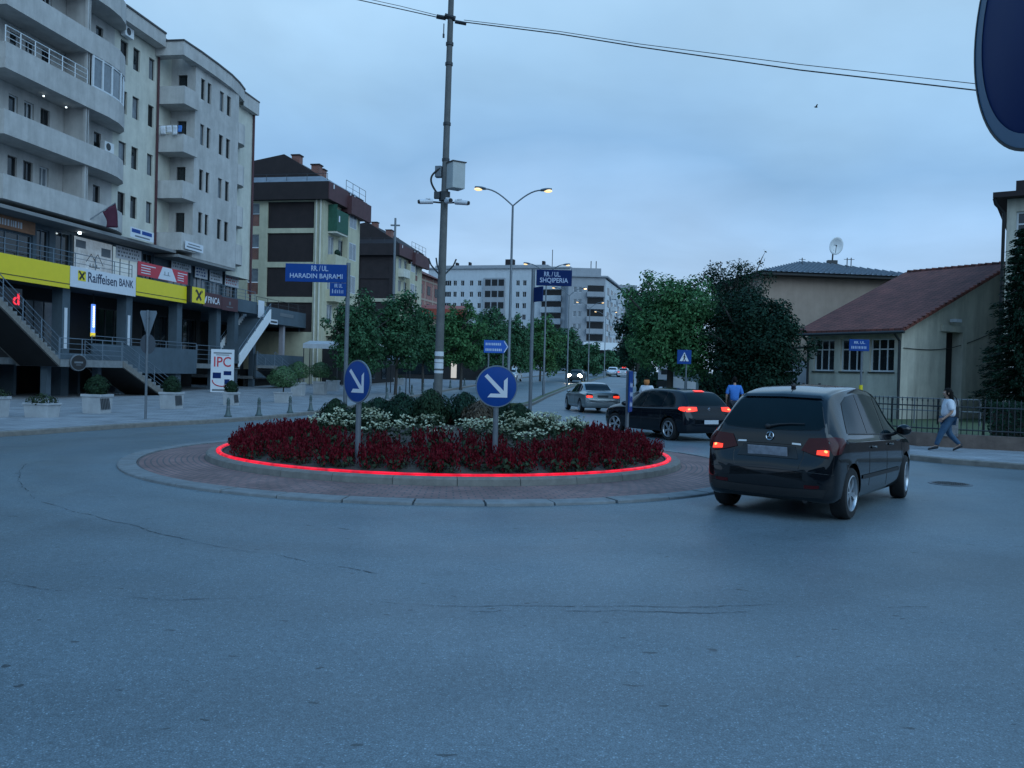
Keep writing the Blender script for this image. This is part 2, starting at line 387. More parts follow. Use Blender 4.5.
# ground: one sheet, finer in the middle
def ground():
    ys = [-1500,-600,-200,-80,-20,0,10,20,30,40] + [48+i*3 for i in range(50)] + [210,250,320,420,600,900,1500]
    xs = [-1500,-500,-200,-80,-40,-20,-10,0,10,20,40,80,200,500,1500]
    mb = MB(); rows = [[(x,y,zg(y)) for x in xs] for y in ys]
    mb.loft(rows)
    o = mb.build('ground', M['asphalt'], smooth=True); tag(o, kind='structure')
ground()
def strip(name, left, right, dz, m, kind='structure'):
    mb = MB(); mb.loft([[(a[0],a[1],zg(a[1])+dz),(b[0],b[1],zg(b[1])+dz)] for a,b in zip(left,right)])
    o = mb.build(name, m); tag(o, kind=kind); return o
def kerb_run(name, line, side, w=.16, h=.125):
    """kerb stones along a line: side=+1 keeps the body on the left of the line"""
    inner = offset_line(line, side*w); mb = MB(); rows = []
    for a,b in zip(line, inner):
        z = zg(a[1])
        rows.append([(a[0],a[1],z-.05),(a[0],a[1],z+h-.02),(a[0]+(b[0]-a[0])*.15,a[1]+(b[1]-a[1])*.15,z+h),(b[0],b[1],z+h),(b[0],b[1],z-.05)])
    mb.loft(rows)
    # joints between the stones: thin dark tar lines proud of the face
    acc = 0; mb.mi = 1
    for i in range(1,len(line)):
        a = Vector((*line[i-1],0)); b = Vector((*line[i],0)); acc += (b-a).length
        if acc >= .98 and line[i][1] < 70:
            acc = 0; z = zg(line[i][1]); q = inner[i]
            d = (b-a).normalized()*.006
            mb.add([(b.x-d.x,b.y-d.y,z+h+.003),(b.x+d.x,b.y+d.y,z+h+.003),(q[0]+d.x,q[1]+d.y,z+h+.003),(q[0]-d.x,q[1]-d.y,z+h+.003)],[(0,1,2,3)])
    o = mb.build(name, [M['kerb'],M['seam']]); tag(o, kind='structure')
kerb_run('kerb', KL, 1)
kerb_run('kerb', KR, -1)
KLi = offset_line(KL, .158); KRi = offset_line(KR, -.158)
strip('pavement', [(min(p[0]-14,-26) if p[1] < 110 else p[0]-10, p[1]) for p in KLi], KLi, .12, M['paving'])
strip('pavement', KRi, [(p[0]+(3.2 if p[1] > 22 else 60), p[1]) for p in KRi], .12, M['paving'])
def patch_sheet(name, poly, z, m):
    mb = MB(); mb.face(*[(p[0],p[1],z) for p in poly]); o = mb.build(name, m); tag(o, kind='structure'); return o
# grounds behind the fence on the right
patch_sheet('lawn', [(13.4,22.0),(60,-8),(90,40),(60,90),(20,90),(9.4,34),(9.8,27.4),(11.3,23.2)], .16, M['grass'])

# splitter island and long median
def median():
    base = [(.95,31.5),(.55,36),(.42,41),(.5,45.5)]
    far = [(interp(MED,y)+.28,y) for y in range(48,200,4)]
    right = base+far
    left = [(-2.55,30.6),(-1.6,35),(-.75,41),(-.15,45.5)] + [(x-.56,y) for x,y in far]
    rl = smooth_line(right,1.5); ll = smooth_line(left,1.5)
    n = min(len(rl),len(ll)); 
    ring = ll + rl[::-1]
    inner_r = offset_line(rl,.13); inner_l = offset_line(ll,-.13)
    mb = MB()
    for a,b in ((rl,inner_r),(ll,inner_l)):
        mb.loft([[(p[0],p[1],zg(p[1])-.05),(p[0],p[1],zg(p[1])+.14),(q[0],q[1],zg(q[1])+.15)] for p,q in zip(a,b)])
    a0,b0 = ll[0],rl[0]
    nose = [(a0[0]+(b0[0]-a0[0])*t, a0[1]+(b0[1]-a0[1])*t - .45*math.sin(PI*t)) for t in [i/10 for i in range(11)]]
    mb.loft([[(p[0],p[1],-.05),(p[0],p[1],.14),(p[0],p[1]+.13,.15)] for p in nose])
    tag(mb.build('median_kerb', M['kerb']), kind='structure')
    m2 = MB()
    m2.loft([[(p[0],p[1]+.1,.15) for p in nose],[(p[0],30.6+(31.5-30.6)*i/10+.2,.17) for i,p in enumerate(nose)]])
    ni = min(len(inner_l),len(inner_r))
    m2.loft([[(*inner_l[i],zg(inner_l[i][1])+.15),((inner_l[i][0]+inner_r[i][0])/2,(inner_l[i][1]+inner_r[i][1])/2,zg(inner_l[i][1])+.19),(*inner_r[i],zg(inner_r[i][1])+.15)] for i in range(ni)])
    tag(m2.build('median_lawn', M['grass'], smooth=True), kind='structure')
    # grass blades on the wide end
    rnd = random.Random(5); g = MB()
    for _ in range(5200):
        y = 30.4+rnd.random()**1.3*15; 
        xl = interp([(-2.45,30.4),(-1.5,35),(-.6,41),(0,45.5)],y); xr = interp([(.85,30.4),(.85,31.5),(.45,36),(.3,41),(.4,45.5)],y)
        x = xl+(xr-xl)*rnd.random(); a = rnd.random()*PI; h = .05+.07*rnd.random(); w = .012+.01*rnd.random(); dx,dy = math.cos(a)*w,math.sin(a)*w
        lx,ly = rnd.uniform(-.04,.04),rnd.uniform(-.04,.04)
        g.face((x-dx,y-dy,.14),(x+dx,y+dy,.14),(x+lx,y+ly,.15+h))
    tag(g.build('grass_tufts', M['grass'], fix=False), 'short green grass on the splitter island behind the shrubs','grass',kind='stuff')
median()

# seams and cracks across the asphalt
def seams():
    rnd = random.Random(11); mb = MB()
    def run(pts, w0, gap=.15):
        pts = smooth_line(pts,.045)
        nz = lambda p,k: noise.noise(Vector((p[0]*1.6,p[1]*1.6,k)))*.08+noise.noise(Vector((p[0]*11,p[1]*11,k)))*.022
        off = [(p[0]+nz(p,3),p[1]+nz(p,9)) for p in pts]
        for a,b in zip(off,off[1:]):
            g_ = noise.noise(Vector((a[0]*2.3,a[1]*2.3,5.5)))
            if g_ < gap-.55 or rnd.random() < .06: continue
            w = w0*rnd.uniform(.3,1.2)*(.55+g_); tx,ty = b[0]-a[0],b[1]-a[1]; l = math.hypot(tx,ty) or 1; nx,ny = -ty/l*w,tx/l*w
            z = .004
            mb.face((a[0]-nx,a[1]-ny,z),(b[0]-nx,b[1]-ny,z),(b[0]+nx,b[1]+ny,z),(a[0]+nx,a[1]+ny,z))
    run(SEAM1,.0075,.22); run(SEAM2,.005,.3); run(SEAM3,.0055,.4); run([(a[0]+.3,a[1]-.12) for a in SEAM3],.005,.7)
    tag(mb.build('asphalt_seam', mat('crack_dirt',(.062,.072,.08),.85,.35,9)), kind='structure')
SEAM1 = [(-8.3,15.6),(-8.2,14.6),(-7.84,13.81),(-6.91,12.13),(-5.75,10.64),(-4.62,9.71),(-3.53,8.83),(-2.44,8.12),(-1.58,7.67),(-.91,7.29),(-.31,7.18)]
SEAM2 = [(-4.6,7.2),(-4.04,6.84),(-3.47,6.52),(-2.83,6.44),(-2.29,6.41),(-1.4,6.5),(-.79,6.4)]
SEAM3 = [(-.6,6.42),(.26,6.49),(.9,6.54),(1.49,6.61),(2.31,6.75),(3,6.9)]
seams()
def manhole(x, y, z, r, label):
    t = thing('manhole_cover', label, 'manhole cover', (x,y,z))
    mb = MB(); mb.lathe([(r*.86,.006),(r,.006),(r,-.02)],n=28,close=False); mb.build('rim', M['galv'], t)
    m2 = MB(); m2.lathe([(.001,.007),(r*.84,.007)],n=28,close=False)
    for i in range(-3,4):
        for j in range(-3,4):
            if math.hypot(i,j) < 3.4: m2.box(i*r*.22-r*.07,i*r*.22+r*.07,j*r*.22-r*.025,j*r*.22+r*.025,.007,.013)
    m2.build('lid', M['dkmetal'], t)
manhole(7.83,15.26,.004,.36,'round iron manhole cover in the asphalt to the right of the black hatchback')

# ------------------------------------------------------------------ roundabout island
IC = (-1.25,17.25)
def ring_mesh(prof, m, name, n=120, smooth=True):
    mb = MB(); mb.lathe(prof, (0,0,0), n, close=False); o = mb.build(name, m, smooth=smooth); o.location = (*IC,0); return o
tag(ring_mesh([(5.72,.03),(5.4,.045),(4.5,.075)], M['apron'], 'apron', smooth=False), kind='structure')
def edge_stones():
    mb = MB(); n = 40; rnd = random.Random(3)
    for k in range(n):
        a0 = 2*PI*k/n+.0025; a1 = 2*PI*(k+1)/n-.0025; dz = rnd.uniform(-.006,.006); dr = rnd.uniform(-.012,.012)
        rows = []
        for i in range(5):
            a = a0+(a1-a0)*i/4; c,s_ = math.cos(a),math.sin(a)
            rows.append([(r*c,r*s_,z+dz) for r,z in ((6.05+dr,-.03),(6.04+dr,.032),(6.02+dr,.042),(5.735,.045),(5.73,-.03))])
        mb.loft(rows); f = rows[0]; mb.face(*f); mb.face(*rows[-1][::-1])
    o = mb.build('apron_edge_stones', M['stone']); o.location = (*IC,0); tag(o, kind='structure')
edge_stones()
def isl_kerb():
    mb = MB(); n = 30
    for k in range(n):
        a0 = 2*PI*k/n+.001; a1 = 2*PI*(k+1)/n-.001; rows = []
        for i in range(6):
            a = a0+(a1-a0)*i/5; c,s_ = math.cos(a),math.sin(a)
            rows.append([(r*c,r*s_,z) for r,z in ((4.6,.02),(4.58,.165),(4.55,.19),(4.30,.195),(4.29,.05))])
        mb.loft(rows); mb.face(*rows[0]); mb.face(*rows[-1][::-1])
    o = mb.build('island_kerb', M['kerb']); o.location = (*IC,0); tag(o, kind='structure')
isl_kerb()
def soilz(r): return .17+.5*max(0,1-(r/4.3)**2)
tag(ring_mesh([(4.295,.12)]+[(r,soilz(r)) for r in (4.28,4,3.4,2.7,2,1.2,.5,.01)], M['soil'], 'island_soil', 64), kind='structure')
mb = MB(); mb.lathe([(4.325,.19),(4.325,.215),(4.345,.228),(4.385,.228),(4.405,.215),(4.405,.19)], n=140, close=False)
o = mb.build('light_strip', M['led'], smooth=True); o.location = (*IC,0)
tag(o, 'thin glowing red light strip along the top of the roundabout kerb', 'light strip')
# ------------------------------------------------------------------ camera
FPX = 860.; CAMH = 1.75; PIT = math.atan(10/860.); ROLL = R(1.5)
cam = bpy.data.cameras.new('camera'); cam.sensor_width = 36; cam.lens = FPX/1024*36; cam.clip_start = .05; cam.clip_end = 5000
camo = bpy.data.objects.new('camera', cam); COL.objects.link(camo); scene.camera = camo
cp_, sp_ = math.cos(PIT), math.sin(PIT)
_r0 = Vector((1,0,0)); _u0 = Vector((0,sp_,cp_)); _b = Vector((0,-cp_,sp_))
_cx = Vector((math.cos(ROLL),0,0)) + _u0*math.sin(-ROLL)*-1
_cx.normalize(); _cy = _b.cross(_cx)
camo.matrix_world = Matrix(((_cx.x,_cy.x,_b.x,0),(_cx.y,_cy.y,_b.y,0),(_cx.z,_cy.z,_b.z,CAMH),(0,0,0,1)))
def _ray(px, py):
    u = px-512; v = 384-py; s,c = math.sin(ROLL),math.cos(ROLL)
    up = u*s+v*c; rt = u*c-v*s
    return (rt, FPX*cp_+up*sp_, -FPX*sp_+up*cp_)
def at(px, py, d):
    """the point a distance d down the street that was measured at photo position px, py"""
    r = _ray(px,py); k = d/r[1]; return Vector((r[0]*k, d, CAMH+r[2]*k))
# ------------------------------------------------------------------ planting on the island
def leaf_quad(mb, p, nrm, l, w, rnd, roll=None):
    n = Vector(nrm); n = n.normalized() if n.length > 1e-6 else Vector((0,0,1))
    a = Vector((rnd.uniform(-1,1),rnd.uniform(-1,1),rnd.uniform(-1,1))) if roll is None else Vector(roll)
    t = (a - n*a.dot(n)); t = t.normalized() if t.length > 1e-6 else n.orthogonal().normalized()
    b = n.cross(t)
    p = Vector(p); mb.face(p-t*l*.5, p+b*w*.5+n*w*.12, p+t*l*.5, p-b*w*.5+n*w*.12)

def red_plant(seed):
    rnd = random.Random(seed); st = MB(); fl = MB()
    for _ in range(46):
        a = rnd.random()*2*PI; r = .17*math.sqrt(rnd.random()); z = rnd.uniform(.02,.17)
        leaf_quad(st,(r*math.cos(a),r*math.sin(a),z),(math.cos(a),math.sin(a),.8),.085,.045,rnd)
    for k in range(24):
        a = rnd.random()*2*PI; r = .2*math.sqrt(rnd.random()); x,y = r*math.cos(a),r*math.sin(a); h = rnd.uniform(.13,.27); z0 = h-.12
        st.tube([(x*.5,y*.5,0),(x,y,z0)],.004,3,False)
        for j in range(9):
            t = j/8; aa = rnd.random()*2*PI; rr = .032*(1-t*.7)
            leaf_quad(fl,(x+rr*math.cos(aa),y+rr*math.sin(aa),z0+t*.17),(math.cos(aa),math.sin(aa),.2),.05,.026,rnd,(rnd.uniform(-.5,.5),rnd.uniform(-.5,.5),1))
    return st.mesh('foliage',M['stemgreen'],fix=False), fl.mesh('flower_spikes',M['petalred'],fix=False)
def white_plant(seed):
    rnd = random.Random(seed); st = MB(); fl = MB()
    for _ in range(60):
        a = rnd.random()*2*PI; r = .19*math.sqrt(rnd.random()); z = rnd.uniform(.02,.3)
        leaf_quad(st,(r*math.cos(a),r*math.sin(a),z),(math.cos(a),math.sin(a),.9),.08,.04,rnd)
    for k in range(34):
        a = rnd.random()*2*PI; r = .2*math.sqrt(rnd.random()); x,y = r*math.cos(a),r*math.sin(a); h = .28+.12*rnd.random()-r*.3
        st.tube([(x*.6,y*.6,h-.12),(x,y,h)],.003,3,False)
        for j in range(4):
            leaf_quad(fl,(x+rnd.uniform(-.012,.012),y+rnd.uniform(-.012,.012),h+rnd.uniform(0,.02)),(rnd.uniform(-.6,.6),rnd.uniform(-1,.3),.8),.036,.03,rnd)
    return st.mesh('foliage',M['stemgreen'],fix=False), fl.mesh('blossoms',M['petalwhite'],fix=False)
REDS = [red_plant(i) for i in range(4)]; WHITES = [white_plant(20+i) for i in range(3)]
_spots = []
def bedding(kind, x, y, rnd):
    r = math.hypot(x,y); z = soilz(r)-.02
    meshes = rnd.choice(REDS if kind == 'r' else WHITES)
    if kind == 'r': t = thing('red_bedding_plant','bushy bedding plant with dark red flower spikes in the roundabout flower bed','flower',(IC[0]+x,IC[1]+y,z),rnd.random()*6.28,'dark red bedding plants on the roundabout')
    else: t = thing('white_bedding_plant','low bedding plant dotted with small white flowers in front of the roundabout shrubs','flower',(IC[0]+x,IC[1]+y,z),rnd.random()*6.28,'white flowering bedding plants on the roundabout')
    s = rnd.uniform(.85,1.2); t.scale = (s*1.1,s*1.1,s*rnd.uniform(.8,1.2))
    for nm,me in zip(('foliage','flowers'),meshes):
        o = bpy.data.objects.new(nm,me); COL.objects.link(o); o.parent = t
SHRUBS = [(-2.35,.35,.95,.52,0),(-1.72,.0,.75,.50,0),(-1.55,.9,.9,.62,1),(-1.0,.5,1.0,.62,1),(-.4,.35,1.12,.6,0),(.25,.75,1.05,.66,1),(.62,.1,.8,.5,2),(.95,.55,1.1,.46,1),(1.42,.3,.8,.46,0),(-.5,1.3,.9,.6,1),(.8,1.4,.9,.6,1)]
def near_shrub(x,y,g): return any((x-s[0])**2+(y-s[1])**2 < g*g for s in SHRUBS)
def plant_bed():
    rnd = random.Random(4); nr = nw = 0
    for r,n in ((4.02,62),(3.70,58),(3.36,52),(2.96,44),(2.56,35),(2.14,26),(1.7,20)):
        off = rnd.random()
        for k in range(n):
            a = 2*PI*(k+off)/n+rnd.uniform(-.03,.03); rr = r+rnd.uniform(-.08,.08); x,y = rr*math.cos(a),rr*math.sin(a)
            if near_shrub(x,y,.42): continue
            white = (1.2 < r < 2.98-.22*abs(math.sin(3*a)) and y < -.25 and -2.9 < x < 3.1) or (r < 2.75 and -.3 < y < .75 and abs(x) < 2.6) or (r <= 2.9 and x > 1.3 and -1.3 < y < .9) or (r<=2.9 and x < -1.9 and -.7<y<.5)
            if white and rnd.random() < .2: continue
            if white:
                if nw < 170: bedding('w',x,y,rnd); nw += 1
            elif nr < 285: bedding('r',x,y,rnd); nr += 1
    print('bedding',nr,nw)
plant_bed()
def leafball(n, fz, rx, rz, leaf, seed, spike=.0):
    rnd = random.Random(seed); mb = MB()
    for _ in range(n):
        a = rnd.random()*2*PI; t = rnd.random(); z = t*rz
        prof = math.sin(PI*min(1,(t*.86+.14)))**.6
        d = Vector((math.cos(a),math.sin(a),(t-.35)*1.4))
        bumpy = 1+.4*noise.noise(Vector((math.cos(a)*2.2,math.sin(a)*2.2,t*3+seed)))
        r = rx*prof*bumpy*(1-.45*rnd.random()**2)
        leaf_quad(mb,(r*math.cos(a),r*math.sin(a),z+rnd.uniform(-.02,.04)*(1+spike)),d+Vector((rnd.uniform(-.5,.5),rnd.uniform(-.5,.5),rnd.uniform(-.3,.6))),leaf*rnd.uniform(.7,1.3),leaf*.45,rnd,(rnd.uniform(-.6,.6),rnd.uniform(-.6,.6),1) if spike else None)
    return mb
_slab = ['low broad dark shrub at the left end of the roundabout shrub row','small dark shrub second from the left end of the roundabout shrub row','rounded shrub behind the left end of the roundabout shrub row','pointed dark shrub between the left arrow sign and the concrete pole','tall bushy shrub right in front of the concrete pole','wide shrub just right of the concrete pole','sparse brownish shrub left of the right arrow sign','tallest narrow shrub just behind the right arrow sign','rounded shrub between the right arrow sign and the street name post','shrub at the back of the roundabout behind the concrete pole','shrub at the back of the roundabout behind the right arrow sign']
for i,(x,y,h,w,k) in enumerate(SHRUBS):
    z = soilz(math.hypot(x,y))-.03
    t = thing('evergreen_shrub',_slab[i],'shrub',(IC[0]+x,IC[1]+y,z),0,'shrubs on the roundabout')
    ms = mat('brown_shrub',(.07,.05,.03),.7,.25,3,island=.5) if k == 2 else M['box'] if k == 0 else M['leafdark']
    b = MB(); rr = random.Random(i)
    for j in range(5):
        a = j*1.26; b.tube([(0,0,0),(w*.35*math.cos(a),w*.35*math.sin(a),h*.6)],[.02,.006],5)
    b.build('stems',M['bark'],t)
    leafball(3000,0,w*.66,h*.62,.07,50+i,1).build('foliage',ms,t,fix=False)

# ------------------------------------------------------------------ concrete pole with cameras
def utility_pole():
    b = at(436,455,18.6); tp = at(452.5,-40,18.6); b.z = .3
    t = thing('utility_pole','tall leaning concrete pole with a control box and cameras on the roundabout','pole',b)
    ax = tp-b; P = lambda k: ax*k
    L = ax.length; ez = ax.normalized()
    mb = MB(); mb.tube([P(-.03),P(.3),P(.62),P(1)],[.098,.088,.07,.058],16)
    mb.build('shaft',M['conc'],t,smooth=True)
    def kz(py): return (at(444,py,18.6).z-b.z)/ax.z
    rb = MB()
    for py in (44,64,124,160,312,328): rb.tube([P(kz(py)-.003),P(kz(py)+.003)],.083,14)
    rb.build('steel_band',M['dkmetal'],t)
    tpw = MB()
    for i,(py,hh) in enumerate(((354,.05),(361,.035),(366,.06),(372,.03))): tpw.tube([P(kz(py)-hh/L),P(kz(py)+hh/L)],.098,14)
    tpw.build('torn_poster',M['signwhite'],t)
    # control box, turned so two faces show
    c = P(kz(177))+Vector((.235,-.1,0)); 
    bx = MB(); bx.obox(c,(.3,.3,.56),R(32)); cb = bx.build('control_box',mat('box_paint',(.42,.44,.43),.55,.08,5,stain=.1),t,bevel=.012)
    ld = MB(); ld.obox(c+Vector((0,0,.287)),(.34,.34,.02),R(32)); ld.build('lid',M['frame_d'],cb)
    j = P(kz(173))+Vector((-.14,0,.02)); bb = MB(); bb.obox(j,(.14,.14,.24),R(-12)); bb.build('junction_box',M['galv'],t,bevel=.008)
    cable = MB(); z0 = kz(168); pts = []
    for i in range(17):
        a = i/16*PI; pts.append(P(z0)+Vector((-.1-.2*math.sin(a),-.06,-.02-.62*(i/16)+.06*math.sin(a))))
    cable.tube(pts,.022,7); cable.build('cable_loop',M['wire'],t,smooth=True)
    br = MB(); br.tube([P(kz(192)),P(kz(201))],.12,14); br.obox(P(kz(196))+Vector((-.16,-.05,0)),(.12,.12,.14)); br.build('bracket',M['dkmetal'],t)
    for dx,dy,rz in ((-.34,-.12,R(200)),(.34,-.12,R(-18)),(.1,-.24,R(-70))):
        cc = MB(); d = Vector((math.cos(rz),math.sin(rz),-.12)); s = P(kz(203)); e = s+Vector((dx,dy,-.0))
        cc.tube([s,e*1.0],.02,6)
        cm = cc.build('camera_arm',M['dkmetal'],t)
        c2 = MB(); c2.tube([e-d*.1,e+d*.19],[.058,.052],12); c2.box(e.x-.05,e.x+.05,e.y-.05,e.y+.05,e.z+.04,e.z+.062)
        cam_ = c2.build('security_camera',M['signwhite'],t,smooth=True)
        c3 = MB(); c3.tube([e+d*.191,e+d*.22],[.045,.04],12); c3.build('lens',M['black'],cam_)
    hk = MB()
    for dx,dy in ((-.24,0),(.24,0),(-.1,-.12)):
        hk.tube([P(kz(274))+Vector((dx*.3,dy,0)),P(kz(271))+Vector((dx,dy,.12)),P(kz(269))+Vector((dx*1.25,dy,.22))],.017,6)
    hk.build('spiked_collar',M['dkmetal'],t)
    ins = MB(); q = P(kz(19)); ins.tube([q+Vector((-.3,0,.05)),q+Vector((-.1,0,.02))],.05,8); ins.tube([q+Vector((.1,0,-.05)),q+Vector((.34,0,-.09))],.04,8)
    ins.tube([q+Vector((-.12,-.02,.06)),q+Vector((.1,-.02,.0))],.06,8); ins.build('insulator',M['black'],t)
    hw = MB(); hw.tube([q+Vector((-.14,0,-.1)),q+Vector((-.14,0,-.34))],.012,5); hw.obox(q+Vector((-.14,0,-.36)),(.04,.04,.08)); hw.build('hanging_clamp',M['dkmetal'],t)
    return b+q
WQ = utility_pole()
def wire(name, pts, r, label):
    mb = MB(); sm = []
    P = [Vector(p) for p in pts]
    for i in range(len(P)-1):
        for k in range(8):
            t = k/8; q = P[i].lerp(P[i+1],t); sm.append(q-Vector((0,0,.14*4*t*(1-t)*0)))
    sm.append(P[-1]); mb.tube(sm,r,5); tag(mb.build(name,M['wire']),label,'wire')
wire('overhead_wire',[at(464,22,18.6),at(560,34,17.6),at(640,47,16.8),at(800,70,15.4),at(983,91,14.2),at(1120,108,13.4),(22.0,7.0,7.35)],.012,'lower of the two dark wires running right from the concrete pole')
wire('overhead_wire',[at(464,20,18.7),at(560,31.5,17.8),at(640,44,17.0),at(800,64.5,15.8),at(983,84.5,14.7),at(1120,99,14.0),(22.0,7.0,7.6)],.007,'upper thinner wire running right from the concrete pole')
wire('overhead_wire',[at(436,17,18.6),at(400,9,19.4),at(352,-1.5,20.4),at(250,-28,22.5),(-23.4,31.2,15.0)],.011,'lower dark wire running left from the concrete pole out of view')
wire('overhead_wire',[at(436,15,18.7),at(400,6,19.6),at(352,-4.5,20.7),at(250,-32,22.8),(-23.4,31.2,15.3)],.007,'upper thin wire running left from the concrete pole out of view')

t = thing('utility_pole','concrete pole at the right pavement that carries the far ends of the wires','pole',(22.0,7.0,0))
mb = MB(); mb.tube([(0,0,-.3),(0,0,8.2)],[.15,.09],14); mb.build('shaft',M['conc'],t,smooth=True)
mb = MB(); mb.box(-.35,.35,-.05,.05,7.3,7.38); mb.tube([(-.0,-.1,7.4),(0,-.1,7.65)],.04,8); mb.build('crossarm',M['dkmetal'],t)
# ------------------------------------------------------------------ signs
def arrow_sign(b, rz, zc, rad, label, post=True):
    t = thing('keep_right_sign',label,'road sign',b,rz,'round blue arrow signs')
    mb = MB(); mb.tube([(0,.04,-.1),(0,.04,zc-b[2]+rad*.6)],.043,14); mb.build('post',M['galv'],t,smooth=True)
    z = zc-b[2]
    d = MB(); d.lathe([(.001,-.006),(rad-.012,-.006),(rad,-.002),(rad,.012),(rad-.01,.016),(.001,.014)],(0,0,z),40,'y'); dk = d.build('disc',M['blue'],t,smooth=True)
    rim = MB(); rim.lathe([(rad-.014,-.0085),(rad+.003,-.0085),(rad+.006,.004),(rad+.003,.018)],(0,0,z),40,'y',False); rim.build('rim',M['rail'],dk)
    # white arrow pointing down and right
    a = MB(); s = rad/.3
    def pt(x,y): return (x*s,-.010,z+y*s)
    sh = [(-.135,.16),(-.165,.13),(.065,-.10),(-.09,-.10),(-.12,-.15),(.155,-.15),(.155,.12),(.105,.075),(.105,-.062)]
    w = [(-.178,.142),(-.138,.18),(.105,-.062),(.105,.085),(.158,.135),(.158,-.158),(-.13,-.158),(-.085,-.104),(.06,-.104)]
    a.face(*[pt(*p) for p in w]); a.build('arrow',M['signwhite'],dk)
    cl = MB(); cl.box(-.06,.06,.0,.09,z-.12,z-.08); cl.box(-.06,.06,.0,.09,z+.08,z+.12); cl.build('clamp',M['galv'],t)
    return t
pL = at(355.5,458,13.6); pL.z = soilz(math.hypot(pL.x-IC[0],pL.y-IC[1]))
arrow_sign(pL,R(-42),at(357.5,381.5,13.6).z,.335,'round blue arrow sign turned sideways, nearer the left edge of the roundabout')
pR = at(494.5,468,13.7); pR.z = soilz(math.hypot(pR.x-IC[0],pR.y-IC[1]))
arrow_sign(pR,R(2),at(497,386.5,13.7).z,.33,'round blue arrow sign facing the camera straight on, right half of the roundabout')
# the sign close to the photographer
def near_sign():
    c = Vector((1.074,1.76,2.55)); rz = R(-93)
    t = thing('round_road_sign','huge close-up edge of a round blue road sign in the top right corner','road sign',(c.x,c.y,.12),rz)
    z = c.z-.12; rad = .305
    d = MB(); d.lathe([(.001,-.004),(rad-.004,-.004),(rad,-.001),(rad,.004),(.001,.004)],(0,0,z),72,'y'); dk = d.build('disc',M['bluedk'],t,smooth=True)
    r = MB(); r.lathe([(rad-.034,-.0055),(rad-.004,-.0055)],(0,0,z),72,'y',False); r.build('border',mat('grey_border',(.035,.10,.18),.4,.08,4),dk)
    e = MB(); e.lathe([(rad-.004,-.007),(rad+.003,-.006),(rad+.003,.006)],(0,0,z),72,'y',False); e.build('rim',M['dkmetal'],dk)
    p = MB(); p.tube([(0,.07,-.2),(0,.07,z+.2)],.03,14); p.build('post',M['galv'],t,smooth=True)
    k = MB(); k.box(-.05,.05,.006,.1,z-.1,z-.07); k.box(-.05,.05,.006,.1,z+.08,z+.11); k.build('clamp',M['galv'],t)
near_sign()

def post_part(t, h, r, m=None):
    mb = MB(); mb.tube([(0,0,-.15),(0,0,h)],r,12); mb.tube([(0,0,h),(0,0,h+.02)],[r*1.1,r*.8],12); return mb.build('post',m or M['galv'],t,smooth=True)
def plate(t, x0, x1, z0, z1, y, m, name='panel', border=None, parent=None):
    mb = MB(); mb.box(x0,x1,y,y+.025,z0,z1); o = mb.build(name,m,parent or t,bevel=.004)
    if border:
        b = MB(); w = .012
        b.box(x0+w,x1-w,y-.004,y-.001,z0+w,z0+2*w); b.box(x0+w,x1-w,y-.004,y-.001,z1-2*w,z1-w)
        b.box(x0+w,x0+2*w,y-.004,y-.001,z0+2*w,z1-2*w); b.box(x1-2*w,x1-w,y-.004,y-.001,z0+2*w,z1-2*w); b.build('border',border,o)
    return o
LTX = mat('sign_letters',(.42,.5,.66),.5,.05,5)
# left street name post
def left_names():
    b = at(344.5,425,18.4); d = 18.4; b.z = .35
    t = thing('street_name_sign','street name post on the left of the roundabout with a long blue panel','street sign',b)
    h = at(348.5,263,d).z-b.z; tilt = at(348.5,263,d).x-b.x
    mb = MB(); mb.tube([(0,0,-.15),(tilt,0,h)],.045,12); mb.build('post',M['galv'],t,smooth=True)
    x0 = at(286.5,262,d).x-b.x; x1 = at(347.5,267,d).x-b.x; z0 = at(318,282.5,d).z-b.z; z1 = at(318,264.5,d).z-b.z
    p = plate(t,x0,x1,z0,z1,-.075,M['blue'],'name_panel')
    lettering('RR. / UL.',.36,.115,(x0+x1)/2-.1,z0+.235,-.077,LTX,p); lettering('HARADIN BAJRAMI',1.12,.13,x0+.1,z0+.05,-.077,LTX,p)
    x2 = at(330.5,290,d).x-b.x; z2 = at(340,296.5,d).z-b.z
    q = plate(t,x2,x1,z2,z0-.006,-.075,M['blue'],'lower_panel')
    lettering('RR. UL.',.17,.08,x2+.1,z2+.18,-.077,LTX,q)
    lt = MB(); rnd = random.Random(2); x = x2+.05
    while x < x1-.07: w = rnd.uniform(.018,.03); lt.box(x,x+w*.5,-.0785,-.0765,z2+.06,z2+.06+rnd.uniform(.06,.09)); x += w+.012
    lt.build('worn_lettering',LTX,q)
left_names()
def right_names():
    d = 19.; b = at(529.3,440,d); b.z = .33
    t = thing('street_name_sign','street name post right of the right arrow sign, blue panel at its top','street sign',b)
    top = at(533.5,269,d); h = top.z-b.z; tilt = top.x-b.x
    mb = MB(); mb.tube([(0,0,-.15),(tilt,0,h)],.04,12); mb.build('post',M['galv'],t,smooth=True)
    x0 = at(536.3,278,d).x-b.x; x1 = at(571.8,278,d).x-b.x; z0 = at(553,286,d).z-b.z; z1 = at(553,270,d).z-b.z
    p = plate(t,x0,x1,z0,z1,-.04,M['bluedk'],'name_panel')
    lettering('RR. / UL.',.36,.105,x0+.17,z1-.15,-.042,LTX,p); lettering('SHQIPERIA',.62,.125,x0+.08,z0+.05,-.042,LTX,p)
    mb = MB(); mb.obox((tilt-.0+.10,-.16,(at(538,295,d).z-b.z)),(.025,.46,.32),R(28)); mb.build('side_panel',M['bluedk'],t,bevel=.003)
right_names()
